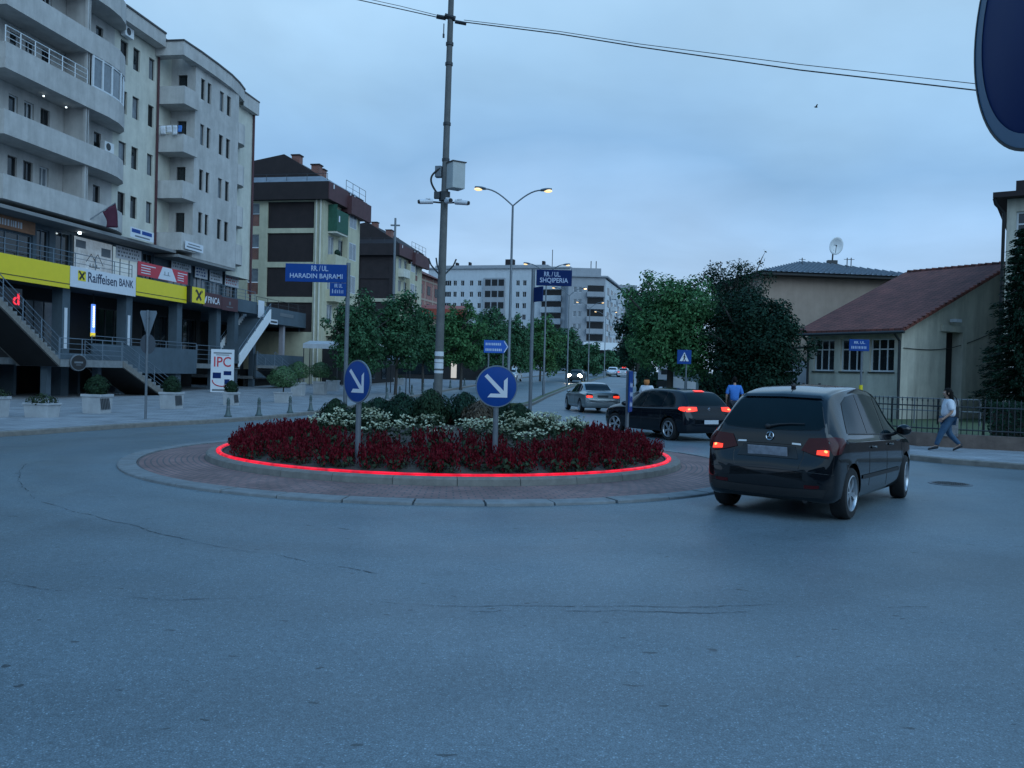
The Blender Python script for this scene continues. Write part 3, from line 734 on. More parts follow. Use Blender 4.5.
# blade sign seen almost edge on at the right of the island
def edge_sign():
    d = 19.2; b = at(626.3,446,d); b.z = .2
    t = thing('street_name_sign','blue street sign seen edge on in front of the dark hatchback','street sign',b)
    h = at(628,371,d).z-b.z
    post_part(t,h,.042)
    zc0 = at(627,412,d).z-b.z; zc1 = h-.0
    mb = MB(); mb.obox((.075,.10,(zc0+zc1)/2),(.03,.62,zc1-zc0),R(-14)); p = mb.build('panel',M['blue'],t,bevel=.004)
    l = MB(); rnd = random.Random(8)
    for i in range(7):
        for k in range(3):
            l.obox((.0,.10,0),(.001,.001,.001),0) if False else None
    for k in range(3):
        for i in range(6):
            yy = -.22+i*.085; zz = zc0+.15+k*.22
            v = Matrix.Rotation(R(-14),3,'Z') @ Vector((.0185,yy,0)); l.obox((.075+v.x,.10+v.y,zz+rnd.uniform(0,.04)),(.004,.045,.09),R(-14))
    l.build('worn_lettering',LTX,p)
edge_sign()
# small direction sign on the splitter
def direction_sign():
    d = 32.; b = at(496,412,d); b.z = .17
    t = thing('direction_sign','small blue pointed direction board on two thin legs above the right arrow sign','road sign',b)
    f = lambda px,py: at(px,py,d)-b
    z0 = f(496,353).z; z1 = f(496,340.3).z; xa = f(484,347).x; xb = f(504.5,347).x; xc = f(508.5,347).x
    mb = MB(); mb.prism_xz([(xa,z0),(xb,z0),(xc,(z0+z1)/2),(xb,z1),(xa,z1)],-.06,-.03); p = mb.build('panel',mat('direction_blue',(.015,.1,.42),.4,.06,4),t)
    w = MB(); zm = (z0+z1)/2
    for s in (1,-1): w.face((xb-.03,-.064,zm+s*(z1-zm-.03)),(xc-.05,-.064,zm),(xc-.015,-.064,zm),(xb+.005,-.064,zm+s*(z1-zm-.03)))
    w.build('chevron',M['signwhite'],p)
    l = MB(); rnd = random.Random(4)
    for k in range(2):
        x = xa+.06
        while x < xb-.12: ww = rnd.uniform(.03,.06); l.box(x,x+ww,-.063,-.061,z0+.07+k*.21,z0+.16+k*.21); x += ww+.02
    l.build('worn_lettering',LTX,p)
    for px in (488.5,503): 
        g = MB(); x = f(px,360).x; g.tube([(x,0,-.15),(x,0,z0+.3)],.03,8); g.build('leg',M['galv'],t,smooth=True)
direction_sign()
# pedestrian crossing sign
def crossing_sign():
    d = 33.; b = at(685,410,d); b.z = .12
    t = thing('crossing_sign','square blue pedestrian crossing sign with a white triangle among the leaves','road sign',b)
    f = lambda px,py: at(px,py,d)-b
    post_part(t,f(684,350).z,.03)
    z0 = f(684,364).z; z1 = f(684,350).z; s = (z1-z0)/2; zc = (z0+z1)/2; xo = f(684,357).x
    p = plate(t,xo-s,xo+s,z0,z1,-.06,M['blue'])
    w = MB(); w.face((xo-s*.66,-.064,zc-s*.6),(xo+s*.66,-.064,zc-s*.6),(xo,-.064,zc+s*.7)); tr = w.build('triangle',M['signwhite'],p)
    k = MB(); y = -.067
    k.lathe([(.001,0),(.026,0)],(xo,y,zc+s*.32),10,'y',False)
    def stroke(a,b_,wd):
        a = Vector(a); b_ = Vector(b_); n = (b_-a); n = Vector((-n.y,n.x)).normalized()*wd
        k.face((xo+a.x+n.x,y,zc+a.y+n.y),(xo+b_.x+n.x,y,zc+b_.y+n.y),(xo+b_.x-n.x,y,zc+b_.y-n.y),(xo+a.x-n.x,y,zc+a.y-n.y))
    stroke((0,.06),(0,-.06),.02); stroke((0,-.05),(-.06,-.17),.014); stroke((0,-.05),(.06,-.17),.014); stroke((0,.04),(-.06,-.02),.01); stroke((0,.04),(.06,-.02),.01)
    k.build('walking_figure',M['black'],tr)
crossing_sign()
def school_name_sign():
    d = 23.6; b = at(859,445,d); b.z = .12
    t = thing('street_name_sign','small blue street name sign on a post in front of the low red roofed house','street sign',b)
    f = lambda px,py: at(px,py,d)-b
    h = f(857,340).z; post_part(t,h,.03)
    y = MB(); y.tube([(0,0,f(858,393).z),(0,0,f(858,385).z)],.05,10); y.build('yellow_band',M['yellow'],t,smooth=True)
    x0 = f(848.5,345).x; x1 = f(868.5,345).x; z0 = f(858,351).z; z1 = f(858,339.5).z
    p = plate(t,x0,x1,z0,z1,-.06,M['blue'])
    lettering('RR. UL.',.3,.07,x0+.13,z1-.12,-.062,LTX,p)
    l = MB(); x = x0+.06; rnd = random.Random(6)
    while x < x1-.08: w = rnd.uniform(.02,.04); l.box(x,x+w*.6,-.0635,-.0615,z0+.06,z0+.13); x += w+.012
    l.build('worn_lettering',LTX,p)
school_name_sign()
def yield_sign():
    d = 25.6; b = at(145.5,420,d); b.z = .12
    t = thing('yield_sign','grey back of a triangular road sign on a pole by the bank stairs','road sign',b)
    f = lambda px,py: at(px,py,d)-b
    tilt = 0; h = f(150,311).z; post_part(t,h,.036)
    z1 = f(152,312).z; z0 = f(152,335).z; s = .25
    mb = MB(); mb.prism_xz([(-s*.1,z0-.05),(s*.1,z0-.05),(s,z1-.03),(s*.93,z1+.04),(-s*.93,z1+.04),(-s,z1-.03)],.05,.062); mb.build('plate',mat('sign_back',(.13,.16,.19),.6,.1,5),t)
    c = MB(); c.lathe([(.001,-.006),(.3,-.006),(.3,.006),(.001,.006)],(0,0,0),28,'y'); c.v = [(p_[0]*.42,p_[1]+.06+p_[0]*.8,p_[2]+f(151,344).z) for p_ in c.v]; c.build('round_plate',mat('sign_back_dark',(.05,.06,.075),.6,.1,5),t)
    k = MB(); k.box(-.05,.05,-.04,.05,z1-.2,z1-.16); k.build('clamp',M['galv'],t)
yield_sign()

# ------------------------------------------------------------------ street lamps
def lamp_mesh(h, span, glow):
    """post, two curved arms, two heads with a lit lens; origin at the foot"""
    parts = []
    mb = MB(); mb.tube([(0,0,-.1),(0,0,1.2),(0,0,1.25),(0,0,h)],[.09,.09,.07,.045],12); parts.append(('post',mb,M['galv'],None))
    for s in (-1,1):
        a = MB(); pts = []
        for i in range(9):
            u = i/8; pts.append((s*span/2*.78*u,0,h-.02+.72*math.sin(u*PI/2)))
        a.tube(pts,.032,8); parts.append(('arm',a,M['galv'],None))
        hd = MB(); x0 = s*span/2*.74; x1 = s*span/2
        for xa,xb,w,z in ((x0,x1,.13,h+.70),):
            n = 8; rows = []
            for i in range(n+1):
                u = i/n; x = xa+(xb-xa)*u*1.18; ww = w*math.sin(PI*(.12+.82*u))**.6; zz = z+.06*u
                rows.append([(x,ww*math.cos(k/8*2*PI),zz+.075*math.sin(k/8*2*PI)*(.5+.5*math.sin(PI*(.1+.85*u)))) for k in range(8)])
            hd.loft(rows,True); hd.face(*rows[0]); hd.face(*rows[-1])
        parts.append(('lamp_head',hd,M['galv'],None))
        g = MB(); g.sphere((x0+(x1-x0)*.78,0,h+.675),.19*glow,.12*glow,.075*glow,10,6); parts.append(('lens',g,None,'lamp_head'))
    return parts
LAMPS = [(38,508.3,9.78,3.25,'nearest two armed street lamp with warm lit heads on the median'),(60,543.7,9.2,3.1,'second two armed street lamp from the camera, beside the blue street name panel'),(80,567,9.2,3.1,'third two armed lamp down the median'),(100,588,9.2,3.1,'fourth two armed lamp down the median'),(120,604,9.2,3.0,'farthest two armed lamp, near the bend of the street')]
for i,(d,px,h,span,lab) in enumerate(LAMPS):
    p = at(px,380,d); z = zg(d)+.15; p.z = z
    t = thing('street_lamp',lab,'street lamp',p,0,'double armed street lamps on the median')
    last = None
    for nm,mb,m_,par in lamp_mesh(h-.75,span,(1,.8,.8,.85,.9)[i]):
        gm = M['lampglow_o'] if i == 2 and nm == 'lens' and mb.v[0][0] > 0 else M['lampglow']
        o = mb.build(nm,m_ or gm,last if par else t,smooth=True)
        if nm == 'lamp_head': last = o

# ------------------------------------------------------------------ bollards, planters
def bollard_meshes():
    b = MB(); b.lathe([(.15,0),(.15,.05),(.11,.08),(.075,.24),(.07,.26),(.062,.45),(.075,.46),(.075,.50),(.055,.51),(.066,.56),(.053,.62),(.018,.66)],n=16)
    w = MB(); w.lathe([(.069,.32),(.066,.38)],n=16,close=False)
    return b.mesh('body',mat('bollard_green',(.07,.1,.1),.5,.15,8,metal=.2),True), w.mesh('band',M['galv'],True)
BM = bollard_meshes()
def kerb_pt(y, back=.55): 
    k = [p for p in KL if -100 < p[0]]; return interp([(p[0],p[1]) for p in k],y)-back
_bl = ['bollard nearest the camera on the left pavement edge, right of the striped planter','second nearest bollard on the left pavement edge','third nearest bollard on the left pavement edge','fourth nearest bollard on the left pavement edge']
_bp = [(228,417),(260,416),(290,413),(313,411)]
for i,(px,py) in enumerate(_bp):
    r = _ray(px,py); k = (.12-CAMH)/r[2]; x,y = r[0]*k,r[1]*k; x = min(x,kerb_pt(y,.17))
    t = thing('bollard',_bl[i],'bollard',(x,y,.12),0,'bollards along the left kerb')
    t.scale = (.8,.8,.95)
    for nm,me in zip(('body','band'),BM): o = bpy.data.objects.new(nm,me); COL.objects.link(o); o.parent = t
for i,y in enumerate((50,53.5,57,60.5,64,70,76,82,88)):
    t = thing('bollard','small dark bollard far along the left kerb beyond the concrete pole','bollard',(kerb_pt(y,.45),y,zg(y)+.12),0,'bollards along the left kerb')
    for nm,me in zip(('body','band'),BM): o = bpy.data.objects.new(nm,me); COL.objects.link(o); o.parent = t

def planter(px, py, w, h, label, shrub, d=None, diag=False):
    r = _ray(px,py); k = (.12-CAMH)/r[2]; x,y = r[0]*k,r[1]*k
    t = thing('planter_box',label,'planter',(x,y,.12+zg(y)),R(-8),'concrete planters on the left pavement')
    w *= .74 if shrub != 'low' else .8; mb = MB(); a = w/2; dp = w/2 if diag else min(w,.6)/2
    rows = [[(-a*s,-dp*s,z),(a*s,-dp*s,z),(a*s,dp*s,z),(-a*s,dp*s,z)] for s,z in ((.9,0),(.98,h*.86),(1.06,h*.86),(1.06,h),(.92,h),(.92,h-.08))]
    mb.loft(rows,True); mb.face(*rows[0][::-1]); 
    tub = mb.build('tub',mat('planter_stone',(.40,.41,.42),.8,.15,4,.3,40,stain=.25),t,bevel=.01)
    s = MB(); s.box(-a*.92,a*.92,-dp*.92,dp*.92,h-.1,h-.04); s.build('earth',M['soil'],t)
    if diag:
        g = MB(); n = 6
        for i in range(n): 
            x0 = -dp*.8+i*(dp*1.5)/n
            g.add([(a*1.01,x0,h*.2),(a*1.01,x0+.05,h*.2),(a*1.035,x0-.1+.05,h*.8),(a*1.035,x0-.1,h*.8)],[(0,1,2,3)])
        g.build('slots',M['dkmetal'],tub)
    if shrub == 'ball': 
        b = MB(); b.tube([(0,0,h-.1),(0,0,h+.35)],.03,6); b.build('stem',M['bark'],t)
        o = leafball(1700,0,w*.52,w*.98,.085,int(px),0); 
        ob = o.build('clipped_shrub',M['box'],t,fix=False); ob.location = (0,0,h-.06)
    elif shrub == 'low':
        o = leafball(260,0,.42,.3,.1,int(px),0).build('low_plants',M['stemgreen'],t,fix=False); o.location = (0,0,h-.06)
    elif shrub == 'bush':
        b = MB(); b.tube([(0,0,h-.1),(.03,0,h+.6)],.035,6); b.build('stem',M['bark'],t)
        o = leafball(2400,0,.72,.95,.1,int(px),0).build('spreading_shrub',mat('pale_shrub',(.055,.12,.045),.6,.3,2,island=.5,trans=.2),t,fix=False); o.location = (0,0,h+.25)
planter(42,417,1.0,.42,'low white trough planter with small plants left of the bank stairs','low')
planter(97,413,.92,.62,'square planter holding a round clipped shrub left of the road sign pole','ball',diag=True)
planter(171.5,408.5,.88,.62,'square planter with a round shrub at the foot of the bank stairs','ball',diag=True)
planter(231,405,.72,.55,'planter with a small round shrub in front of the white poster board','ball',diag=True)
planter(283,402.5,.95,.5,'planter with a loose pale green bush right of the poster board','bush')
planter(-7,417,.8,.6,'edge of a pale planter cut off by the left border of the view','low')
planter(298,396,1.0,.8,'plain concrete planter behind the pale green bush','bush')
planter(320,395,1.05,.8,'concrete planter left of the left street name post','bush')
planter(333,393,.95,.75,'plain concrete planter just behind the left street name post','low')
planter(399,390,1.0,.6,'small far planter under the street trees, left of the concrete pole','low')
# ------------------------------------------------------------------ cars
def pchip(xs, ys):
    n = len(xs); h = [xs[i+1]-xs[i] for i in range(n-1)]; dl = [(ys[i+1]-ys[i])/h[i] for i in range(n-1)]
    m = [dl[0]]+[0 if dl[i-1]*dl[i] <= 0 else 2*dl[i-1]*dl[i]/(dl[i-1]+dl[i]) for i in range(1,n-1)]+[dl[-1]]
    def f(x):
        x = min(max(x,xs[0]),xs[-1]); i = 0
        while i < n-2 and x > xs[i+1]: i += 1
        t = (x-xs[i])/h[i]; a = t*t*t; b = t*t
        return (2*a-3*b+1)*ys[i]+(a-2*b+t)*h[i]*m[i]+(-2*a+3*b)*ys[i+1]+(a-b)*h[i]*m[i+1]
    return f
def catmull(pts, k):
    out = []; n = len(pts)
    for i in range(n-1):
        p0 = pts[max(i-1,0)]; p1 = pts[i]; p2 = pts[i+1]; p3 = pts[min(i+2,n-1)]
        for j in range(k):
            t = j/k; out.append(tuple(.5*(2*b+(c-a)*t+(2*a-5*b+4*c-d)*t*t+(3*b-a-3*c+d)*t**3) for a,b,c,d in zip(p0,p1,p2,p3)))
    out.append(pts[-1]); return out
class Car:
    def __init__(s, st, wheels, wr, paint):
        s.L = st[-1][0]; s.st = st; s.wheels = wheels; s.wr = wr; s.paint = paint
        xs = [r[0] for r in st]; F = [pchip(xs,[r[i] for r in st]) for i in range(1,6)]
        s.F = F
        ls = []; 
        for a,b in zip(xs,xs[1:]):
            n = max(2,int((b-a)/.055)); ls += [a+(b-a)*i/n for i in range(n)]
        ls.append(xs[-1])
        rows = []
        for x in ls:
            zb,zt,w,zs,wr_ = (f(x) for f in F); zs = min(zs,zt-.03)
            half = [(0,zb),(w*.55,zb),(w-.11,zb+.005),(w-.03,zb+.07),(w-.004,zb+.18),(w,zb+.55*(zs-zb)),(w-.012,zs-.06),(w-.035,zs),(wr_+(w-wr_)*.12,zt-.10*min(1,(zt-zs)/.2)-.0),(wr_-.03,zt-.03*min(1,(zt-zs)/.12)),(wr_-.14,zt-.004),(0,zt+.018)]
            h = catmull(half,4)
            rows.append([(x,y,z) for y,z in h]+[(x,-y,z) for y,z in h[-2:0:-1]])
        n = len(rows[0]); vs = [list(p) for r in rows for p in r]
        inside = [False]*len(vs); RA = wr+.055
        for i,p in enumerate(vs):
            if abs(p[1]) < .5: continue
            for wx in wheels:
                dx,dz = p[0]-wx,p[2]-wr
                if dx*dx+dz*dz < RA*RA:
                    inside[i] = True
                    if dz > 0:
                        l = math.hypot(dx,dz) or 1e-6; p[0] = wx+dx/l*RA; p[2] = wr+dz/l*RA
                    else:
                        p[0] = wx+(1 if dx >= 0 else -1)*math.sqrt(max(0,RA*RA-dz*dz))
        fs = []
        for i in range(len(rows)-1):
            for k in range(n):
                f = (i*n+k,i*n+(k+1)%n,(i+1)*n+(k+1)%n,(i+1)*n+k)
                if all(inside[j] for j in f): continue
                c = [sum(vs[j][a] for j in f)/4 for a in range(3)]
                if abs(c[1]) > .5 and any(math.hypot(c[0]-wx,c[2]-wr) < RA*.96 for wx in wheels): continue
                fs.append(f)
        cap0 = [sum(vs[k][a] for k in range(n))/n for a in range(3)]; vs.append(cap0); c0 = len(vs)-1
        fs += [(c0,(k+1)%n,k) for k in range(n)]
        o = (len(rows)-1)*n; cap1 = [sum(vs[o+k][a] for k in range(n))/n for a in range(3)]; vs.append(cap1); c1 = len(vs)-1
        fs += [(c1,o+k,o+(k+1)%n) for k in range(n)]
        s.mb = MB(); s.mb.add(vs,fs)
        s.bvh = BVHTree.FromPolygons([Vector(v) for v in vs],fs)
    def hit(s, p, d):
        h = s.bvh.ray_cast(Vector(p),Vector(d))
        return h
    def patch(s, mb, lo, hi, side, rows=6, off=.004, sub=4):
        """sheet that follows the body; lo and hi are matching edge lines in the view from that side"""
        def den(l):
            out = []
            for a,b in zip(l,l[1:]): out += [(a[0]+(b[0]-a[0])*i/sub,a[1]+(b[1]-a[1])*i/sub) for i in range(sub)]
            return out+[l[-1]]
        lo = den(lo); hi = den(hi); R_ = []
        for j in range(rows+1):
            t = j/rows; row = []
            for a,b in zip(lo,hi):
                u = a[0]+(b[0]-a[0])*t; z = a[1]+(b[1]-a[1])*t
                if side == 'rear': p,d = (-2,u,z),(1,0,0)
                elif side == 'front': p,d = (9,u,z),(-1,0,0)
                elif side == 'left': p,d = (u,3,z),(0,-1,0)
                else: p,d = (u,-3,z),(0,1,0)
                h = s.hit(p,d)
                if h[0] is None or (h[0]-Vector(p)).length > 6: row.append(None); continue
                q = h[0]-Vector(d)*off*.5+(h[1] if h[1].dot(Vector(d)) < 0 else -h[1])*off*.5
                row.append(q)
            R_.append(row)
        vs = []; idx = {}
        for j,row in enumerate(R_):
            for k,q in enumerate(row):
                if q is not None: idx[(j,k)] = len(vs); vs.append(q)
        fs = []
        for j in range(rows):
            for k in range(len(lo)-1):
                key = [(j,k),(j,k+1),(j+1,k+1),(j+1,k)]
                if all(q in idx for q in key): fs.append(tuple(idx[q] for q in key))
        mb.add(vs,fs); return mb
    def line(s, mb, pts, side, r=.0035):
        q = []
        for a,b in zip(pts,pts[1:]):
            for i in range(6):
                u = a[0]+(b[0]-a[0])*i/6; z = a[1]+(b[1]-a[1])*i/6
                p,d = {'rear':((-2,u,z),(1,0,0)),'left':((u,3,z),(0,-1,0)),'right':((u,-3,z),(0,1,0)),'front':((9,u,z),(-1,0,0))}[side]
                h = s.hit(p,d)
                if h[0] is not None: q.append(h[0])
        if len(q) > 1: mb.tube(q,r,4)
        return mb

CM = dict(blackpaint=mat('black_car_paint',(.003,.004,.006),.25,.1,3,spec=.06,coat=1.0),
          darkpaint=mat('dark_blue_car_paint',(.004,.007,.012),.25,.1,3,spec=.06,coat=.6),
          silver=mat('silver_car_paint',(.25,.29,.31),.3,.06,3,metal=.55,coat=.8),
          whitepaint=mat('white_car_paint',(.6,.62,.65),.3,.05,3,coat=.8),
          yellowpaint=mat('yellow_car_paint',(.28,.21,.06),.3,.06,3,coat=.8),
          glass=mat('car_glass',(.006,.014,.018),.05,.2,2,spec=.12),
          plastic=mat('black_plastic',(.012,.012,.013),.55,.15,20),
          rubber=mat('tyre_rubber',(.014,.014,.015),.85,.2,30),
          alloy=mat('alloy_rim',(.42,.44,.47),.3,.1,10,metal=.7),
          chrome=mat('chrome',(.55,.57,.6),.12,.05,10,metal=1.),
          lens=mat('red_lens',(.055,.003,.005),.2,.1,10,spec=.3),
          lit=mat('lit_red_lens',(.5,.02,.01),.3,.05,10,emit=(1.0,.045,.02),es=1.5),
          hot=mat('lit_red_core',(.8,.1,.05),.3,0,10,emit=(1.0,.2,.06),es=4),
          platem=mat('number_plate_blank',(.24,.25,.29),.6,.35,14),
          platew=mat('number_plate_white',(.5,.52,.56),.6,.08,14),
          seat=mat('seat_cloth',(.05,.06,.065),.8,.2,5))
def wheel_mesh(r, w, spokes=5, twin=False):
    t = MB(); t.lathe([(r*.66,-w/2),(r*.93,-w/2),(r*.985,-w*.38),(r,-w*.2),(r,w*.2),(r*.985,w*.38),(r*.93,w/2),(r*.66,w/2)],(0,0,0),40,'y',False)
    t.lathe([(.001,w*.05),(r*.67,w*.05)],(0,0,0),32,'y',False); t.lathe([(.001,-w*.05),(r*.67,-w*.05)],(0,0,0),32,'y',False)
    m = MB(); y = -w/2
    m.lathe([(r*.70,y+.0),(r*.665,y-.006),(r*.63,y+.012),(r*.615,y+.06)],(0,0,0),36,'y',False)
    m.lathe([(.001,y+.015),(r*.13,y+.018),(r*.17,y+.05)],(0,0,0),20,'y',False)
    for k in range(spokes):
        for sft in ((-.13,.13) if twin else (0,)):
            a = 2*PI*k/spokes+sft; ca,sa = math.cos(a),math.sin(a); wd = r*(.055 if twin else .10)
            vs = []
            for rr,ww,yy in ((r*.1,wd*.9,y+.02),(r*.4,wd*.85,y+.014),(r*.645,wd*1.15,y+.022)):
                for q,dy in ((-1,0),(1,0),(1,.035),(-1,.035)): vs.append((rr*ca-q*ww*sa,yy+dy,rr*sa+q*ww*ca))
            m.add(vs,[(0,1,5,4),(1,2,6,5),(3,0,4,7),(2,3,7,6),(4,5,9,8),(5,6,10,9),(7,4,8,11),(6,7,11,10)])
    return t.mesh('wheel',CM['rubber'],True), m.mesh('rim',CM['alloy'],True)
def put_wheels(t, car, half, wheel, steer=0):
    tm, rm = wheel
    for i,wx in enumerate(car.wheels):
        for s in (1,-1):
            o = bpy.data.objects.new('wheel',tm); COL.objects.link(o); o.parent = t; o.location = (wx,s*half,car.wr)
            o.rotation_euler = (0,random.Random(i*3+s).random()*2,(PI if s > 0 else 0)+(steer if i == 1 else 0))
            q = bpy.data.objects.new('rim',rm); COL.objects.link(q); q.parent = o
    b = MB()
    for wx in car.wheels:
        for s in (1,-1):
            RA = car.wr+.058; rows = []
            for k in range(17):
                a = PI*(-.08+1.16*k/16); rows.append([(wx+RA*math.cos(a),s*.42,car.wr+RA*math.sin(a)),(wx+RA*math.cos(a),s*(half+.055),car.wr+RA*math.sin(a))])
            b.loft(rows)
            b.face(*[r[0] for r in rows])
    b.build('wheel_well',CM['plastic'],t,smooth=False)
def mirror(t, x, y, z, s, m):
    mb = MB(); mb.sphere((x,y+s*.1,z),.07,.11,.075,10,7); mb.tube([(x-.0,y-s*.03,z-.06),(x,y+s*.06,z-.02)],.025,6); mb.build('wing_mirror',m,t,smooth=True)

def hatchback_b():
    st = [(0,.44,.60,.50,.55,.47),(.015,.33,.66,.63,.58,.59),(.05,.26,.72,.735,.62,.67),(.10,.235,.80,.80,.70,.72),(.135,.225,.93,.828,.80,.73),(.175,.22,1.06,.848,.90,.725),(.24,.215,1.16,.868,.95,.71),(.36,.21,1.30,.88,.985,.66),(.50,.21,1.435,.888,.985,.61),(.57,.21,1.485,.892,.98,.59),(.72,.21,1.53,.893,.975,.585),(1.2,.205,1.588,.894,.965,.605),(1.7,.205,1.608,.893,.955,.605),(2.1,.205,1.59,.892,.945,.605),(2.55,.205,1.53,.89,.93,.605),(3.0,.205,1.33,.887,.915,.62),(3.38,.21,1.10,.882,.90,.69),(3.55,.215,1.0,.872,.88,.735),(3.85,.23,.91,.845,.82,.74),(4.08,.25,.82,.78,.72,.70),(4.2,.29,.70,.68,.6,.6),(4.27,.40,.56,.52,.5,.44)]
    c = Car(st,(.70,3.478),.315,CM['blackpaint'])
    hd = Vector((.61,.79)).normalized(); ax = Vector((3.69,11.54)); o = ax-hd*.70
    t = thing('hatchback_car','black hatchback in the foreground with lit tail lights and a pale reflecting roof','car',(o.x,o.y,.0),math.atan2(hd.y,hd.x)); t.scale = (1,1,1.055)
    c.mb.build('body',CM['blackpaint'],t,smooth=True)
    put_wheels(t,c,.785,wheel_mesh(.315,.205,5,True),R(6))
    G = CM['glass']
    g = MB(); c.patch(g,[(-.67,1.125),(-.61,1.085),(-.4,1.07),(0,1.065),(.4,1.07),(.61,1.085),(.67,1.125)],[(-.545,1.405),(-.51,1.425),(-.35,1.436),(0,1.44),(.35,1.436),(.51,1.425),(.545,1.405)],'rear',10); rw = g.build('rear_window',G,t,smooth=True)
    seal = MB()
    for ln in ([(-.67,1.125),(-.61,1.085),(-.4,1.07),(0,1.065),(.4,1.07),(.61,1.085),(.67,1.125)],[(.67,1.125),(.545,1.405)],[(-.67,1.125),(-.545,1.405)]): c.line(seal,ln,'rear',.006)
    seal.build('seal',CM['plastic'],rw)
    wp = MB(); q = []
    for y,z in ((.04,1.09),(-.1,1.12),(-.25,1.135),(-.42,1.14)):
        h = c.hit((-2,y,z),(1,0,0)); q.append(h[0]+Vector((-.02,0,.012)))
    wp.tube(q,[.02,.013,.01,.008],6); wp.sphere(q[0],.03,.04,.03,8,6); wp.build('wiper',CM['plastic'],rw)
    for s,nm in ((1,'left'),(-1,'right')):
        for lo,hi in (([(.62,1.045),(1.0,1.03),(1.42,1.015)],[(.88,1.40),(1.1,1.48),(1.42,1.51)]),([(1.46,1.015),(1.9,1.0),(2.3,.99)],[(1.46,1.512),(1.9,1.512),(2.26,1.48)]),([(2.36,.985),(2.8,.975),(3.12,.965)],[(2.33,1.48),(2.6,1.42),(3.08,1.03)])):
            g = MB(); c.patch(g,lo,hi,nm,8); g.build('side_window',G,t,smooth=True)
        ln = MB()
        for p in ([(1.44,.36),(1.44,.6),(1.44,1.0)],[(2.33,.3),(2.33,.6),(2.33,.98)],[(3.25,.34),(3.22,.6),(3.14,.93)]): c.line(ln,p,nm,.004)
        ln.build('door_gap',CM['plastic'],t)
        st_ = MB(); c.patch(st_,[(1.1,.46),(1.9,.455),(3.0,.45)],[(1.1,.51),(1.9,.505),(3.0,.50)],nm,2,.012); st_.build('rubbing_strip',CM['plastic'],t)
        tr = MB(); c.patch(tr,[(.66,1.028),(1.4,1.0),(2.3,.972),(3.1,.948)],[(.66,1.038),(1.4,1.012),(2.3,.983),(3.1,.957)],nm,1,.006); tr.build('chrome_trim',CM['plastic'],t)
        for hx in (1.62,2.5):
            h = c.hit((hx,s*3,.84),(0,-s,0)); hb = MB(); hb.tube([h[0]+Vector((-.09,s*.006,0)),h[0]+Vector((-.06,s*.03,0)),h[0]+Vector((.06,s*.03,0)),h[0]+Vector((.09,s*.006,0))],.014,8); hb.build('door_handle',CM['blackpaint'],t,smooth=True)
        mirror(t,2.95,s*.86,1.02,s,CM['blackpaint'])
        # tail light wraps round the corner
        lt = MB(); c.patch(lt,[(s*.42,.84),(s*.6,.79),(s*.765,.76)],[(s*.50,.985),(s*.62,.995),(s*.735,1.0)],'rear',8,.012)
        c.patch(lt,[(.14,.80),(.25,.82),(.40,.93)],[(.14,1.0),(.25,1.01),(.40,.99)],nm,6,.010)
        l = lt.build('taillight',CM['lens'],t,smooth=True)
        k = MB(); c.patch(k,[(s*.62,.80),(s*.69,.795),(s*.765,.79)],[(s*.62,.85),(s*.69,.856),(s*.76,.855)],'rear',4,.02); k.build('lit_lamp',CM['lit'],l,smooth=True)
        k = MB(); k.sphere(c.hit((-2,s*.72,.838),(1,0,0))[0]+Vector((-.012,0,0)),.012,.03,.022,8,6); k.build('bulb',CM['hot'],l)
        f = MB(); c.patch(f,[(s*.5,.40),(s*.6,.40),(s*.68,.41)],[(s*.5,.44),(s*.6,.44),(s*.68,.445)],'rear',2,.006); f.build('reflector',CM['lens'],t)
        fr = MB(); c.patch(fr,[(s*.42,.66),(s*.55,.66),(s*.66,.68)],[(s*.44,.80),(s*.56,.82),(s*.68,.83)],'front',4,.01); fr.build('headlight',CM['chrome'],t,smooth=True)
    g = MB(); c.patch(g,[(-.66,1.0),(-.3,1.02),(.3,1.02),(.66,1.0)],[(-.55,1.50),(-.3,1.525),(.3,1.525),(.55,1.50)],'front',8); g.build('windscreen',G,t,smooth=True)
    # plate recess, blank grey plate, handle strip and round emblem
    pr = MB(); c.patch(pr,[(-.40,.735),(0,.735),(.40,.735)],[(-.34,.88),(0,.88),(.34,.88)],'rear',4,.006); rec = pr.build('plate_recess',CM['plastic'],t,smooth=True)
    x = c.hit((-2,0,.80),(1,0,0))[0].x
    pl = MB(); pl.obox((x-.03,0,.805),(.012,.52,.125),0,0,R(-10)); pl.build('number_plate',CM['platem'],t,bevel=.004)
    ch = MB(); c.patch(ch,[(-.40,.895),(0,.90),(.40,.895)],[(-.38,.925),(0,.93),(.38,.925)],'rear',2,.014); ch.build('grip_strip',CM['blackpaint'],t,smooth=True)
    for s in (1,-1):
        cc = MB(); c.patch(cc,[(s*.30,.90),(s*.42,.895)],[(s*.30,.92),(s*.41,.917)],'rear',2,.02); cc.build('model_badge',CM['chrome'],t)
    h = c.hit((-2,0,.985),(1,0,0)); p = h[0]; tilt = R(-12)
    em = MB(); ring = []
    for i in range(25):
        a = 2*PI*i/24; ring.append(p+Vector((-.012+math.sin(a)*.048*.3,.048*math.cos(a),.048*math.sin(a))))
    em.tube(ring,.006,6,False)
    for k in range(3):
        a = PI/2+k*2*PI/3; em.tube([p+Vector((-.014,0,0)),p+Vector((-.012+math.sin(a)*.048*.3,.048*math.cos(a),.048*math.sin(a)))],[.011,.003],5)
    em.build('emblem',CM['chrome'],t,smooth=True)
    bl = MB()
    for ln in ([(-.82,.575),(-.4,.60),(0,.605),(.4,.60),(.82,.575)],[(-.42,.62),(-.46,.76),(-.44,.86)],[(.42,.62),(.46,.76),(.44,.86)]): c.line(bl,ln,'rear',.0045)
    bl.build('tailgate_gap',CM['plastic'],t)
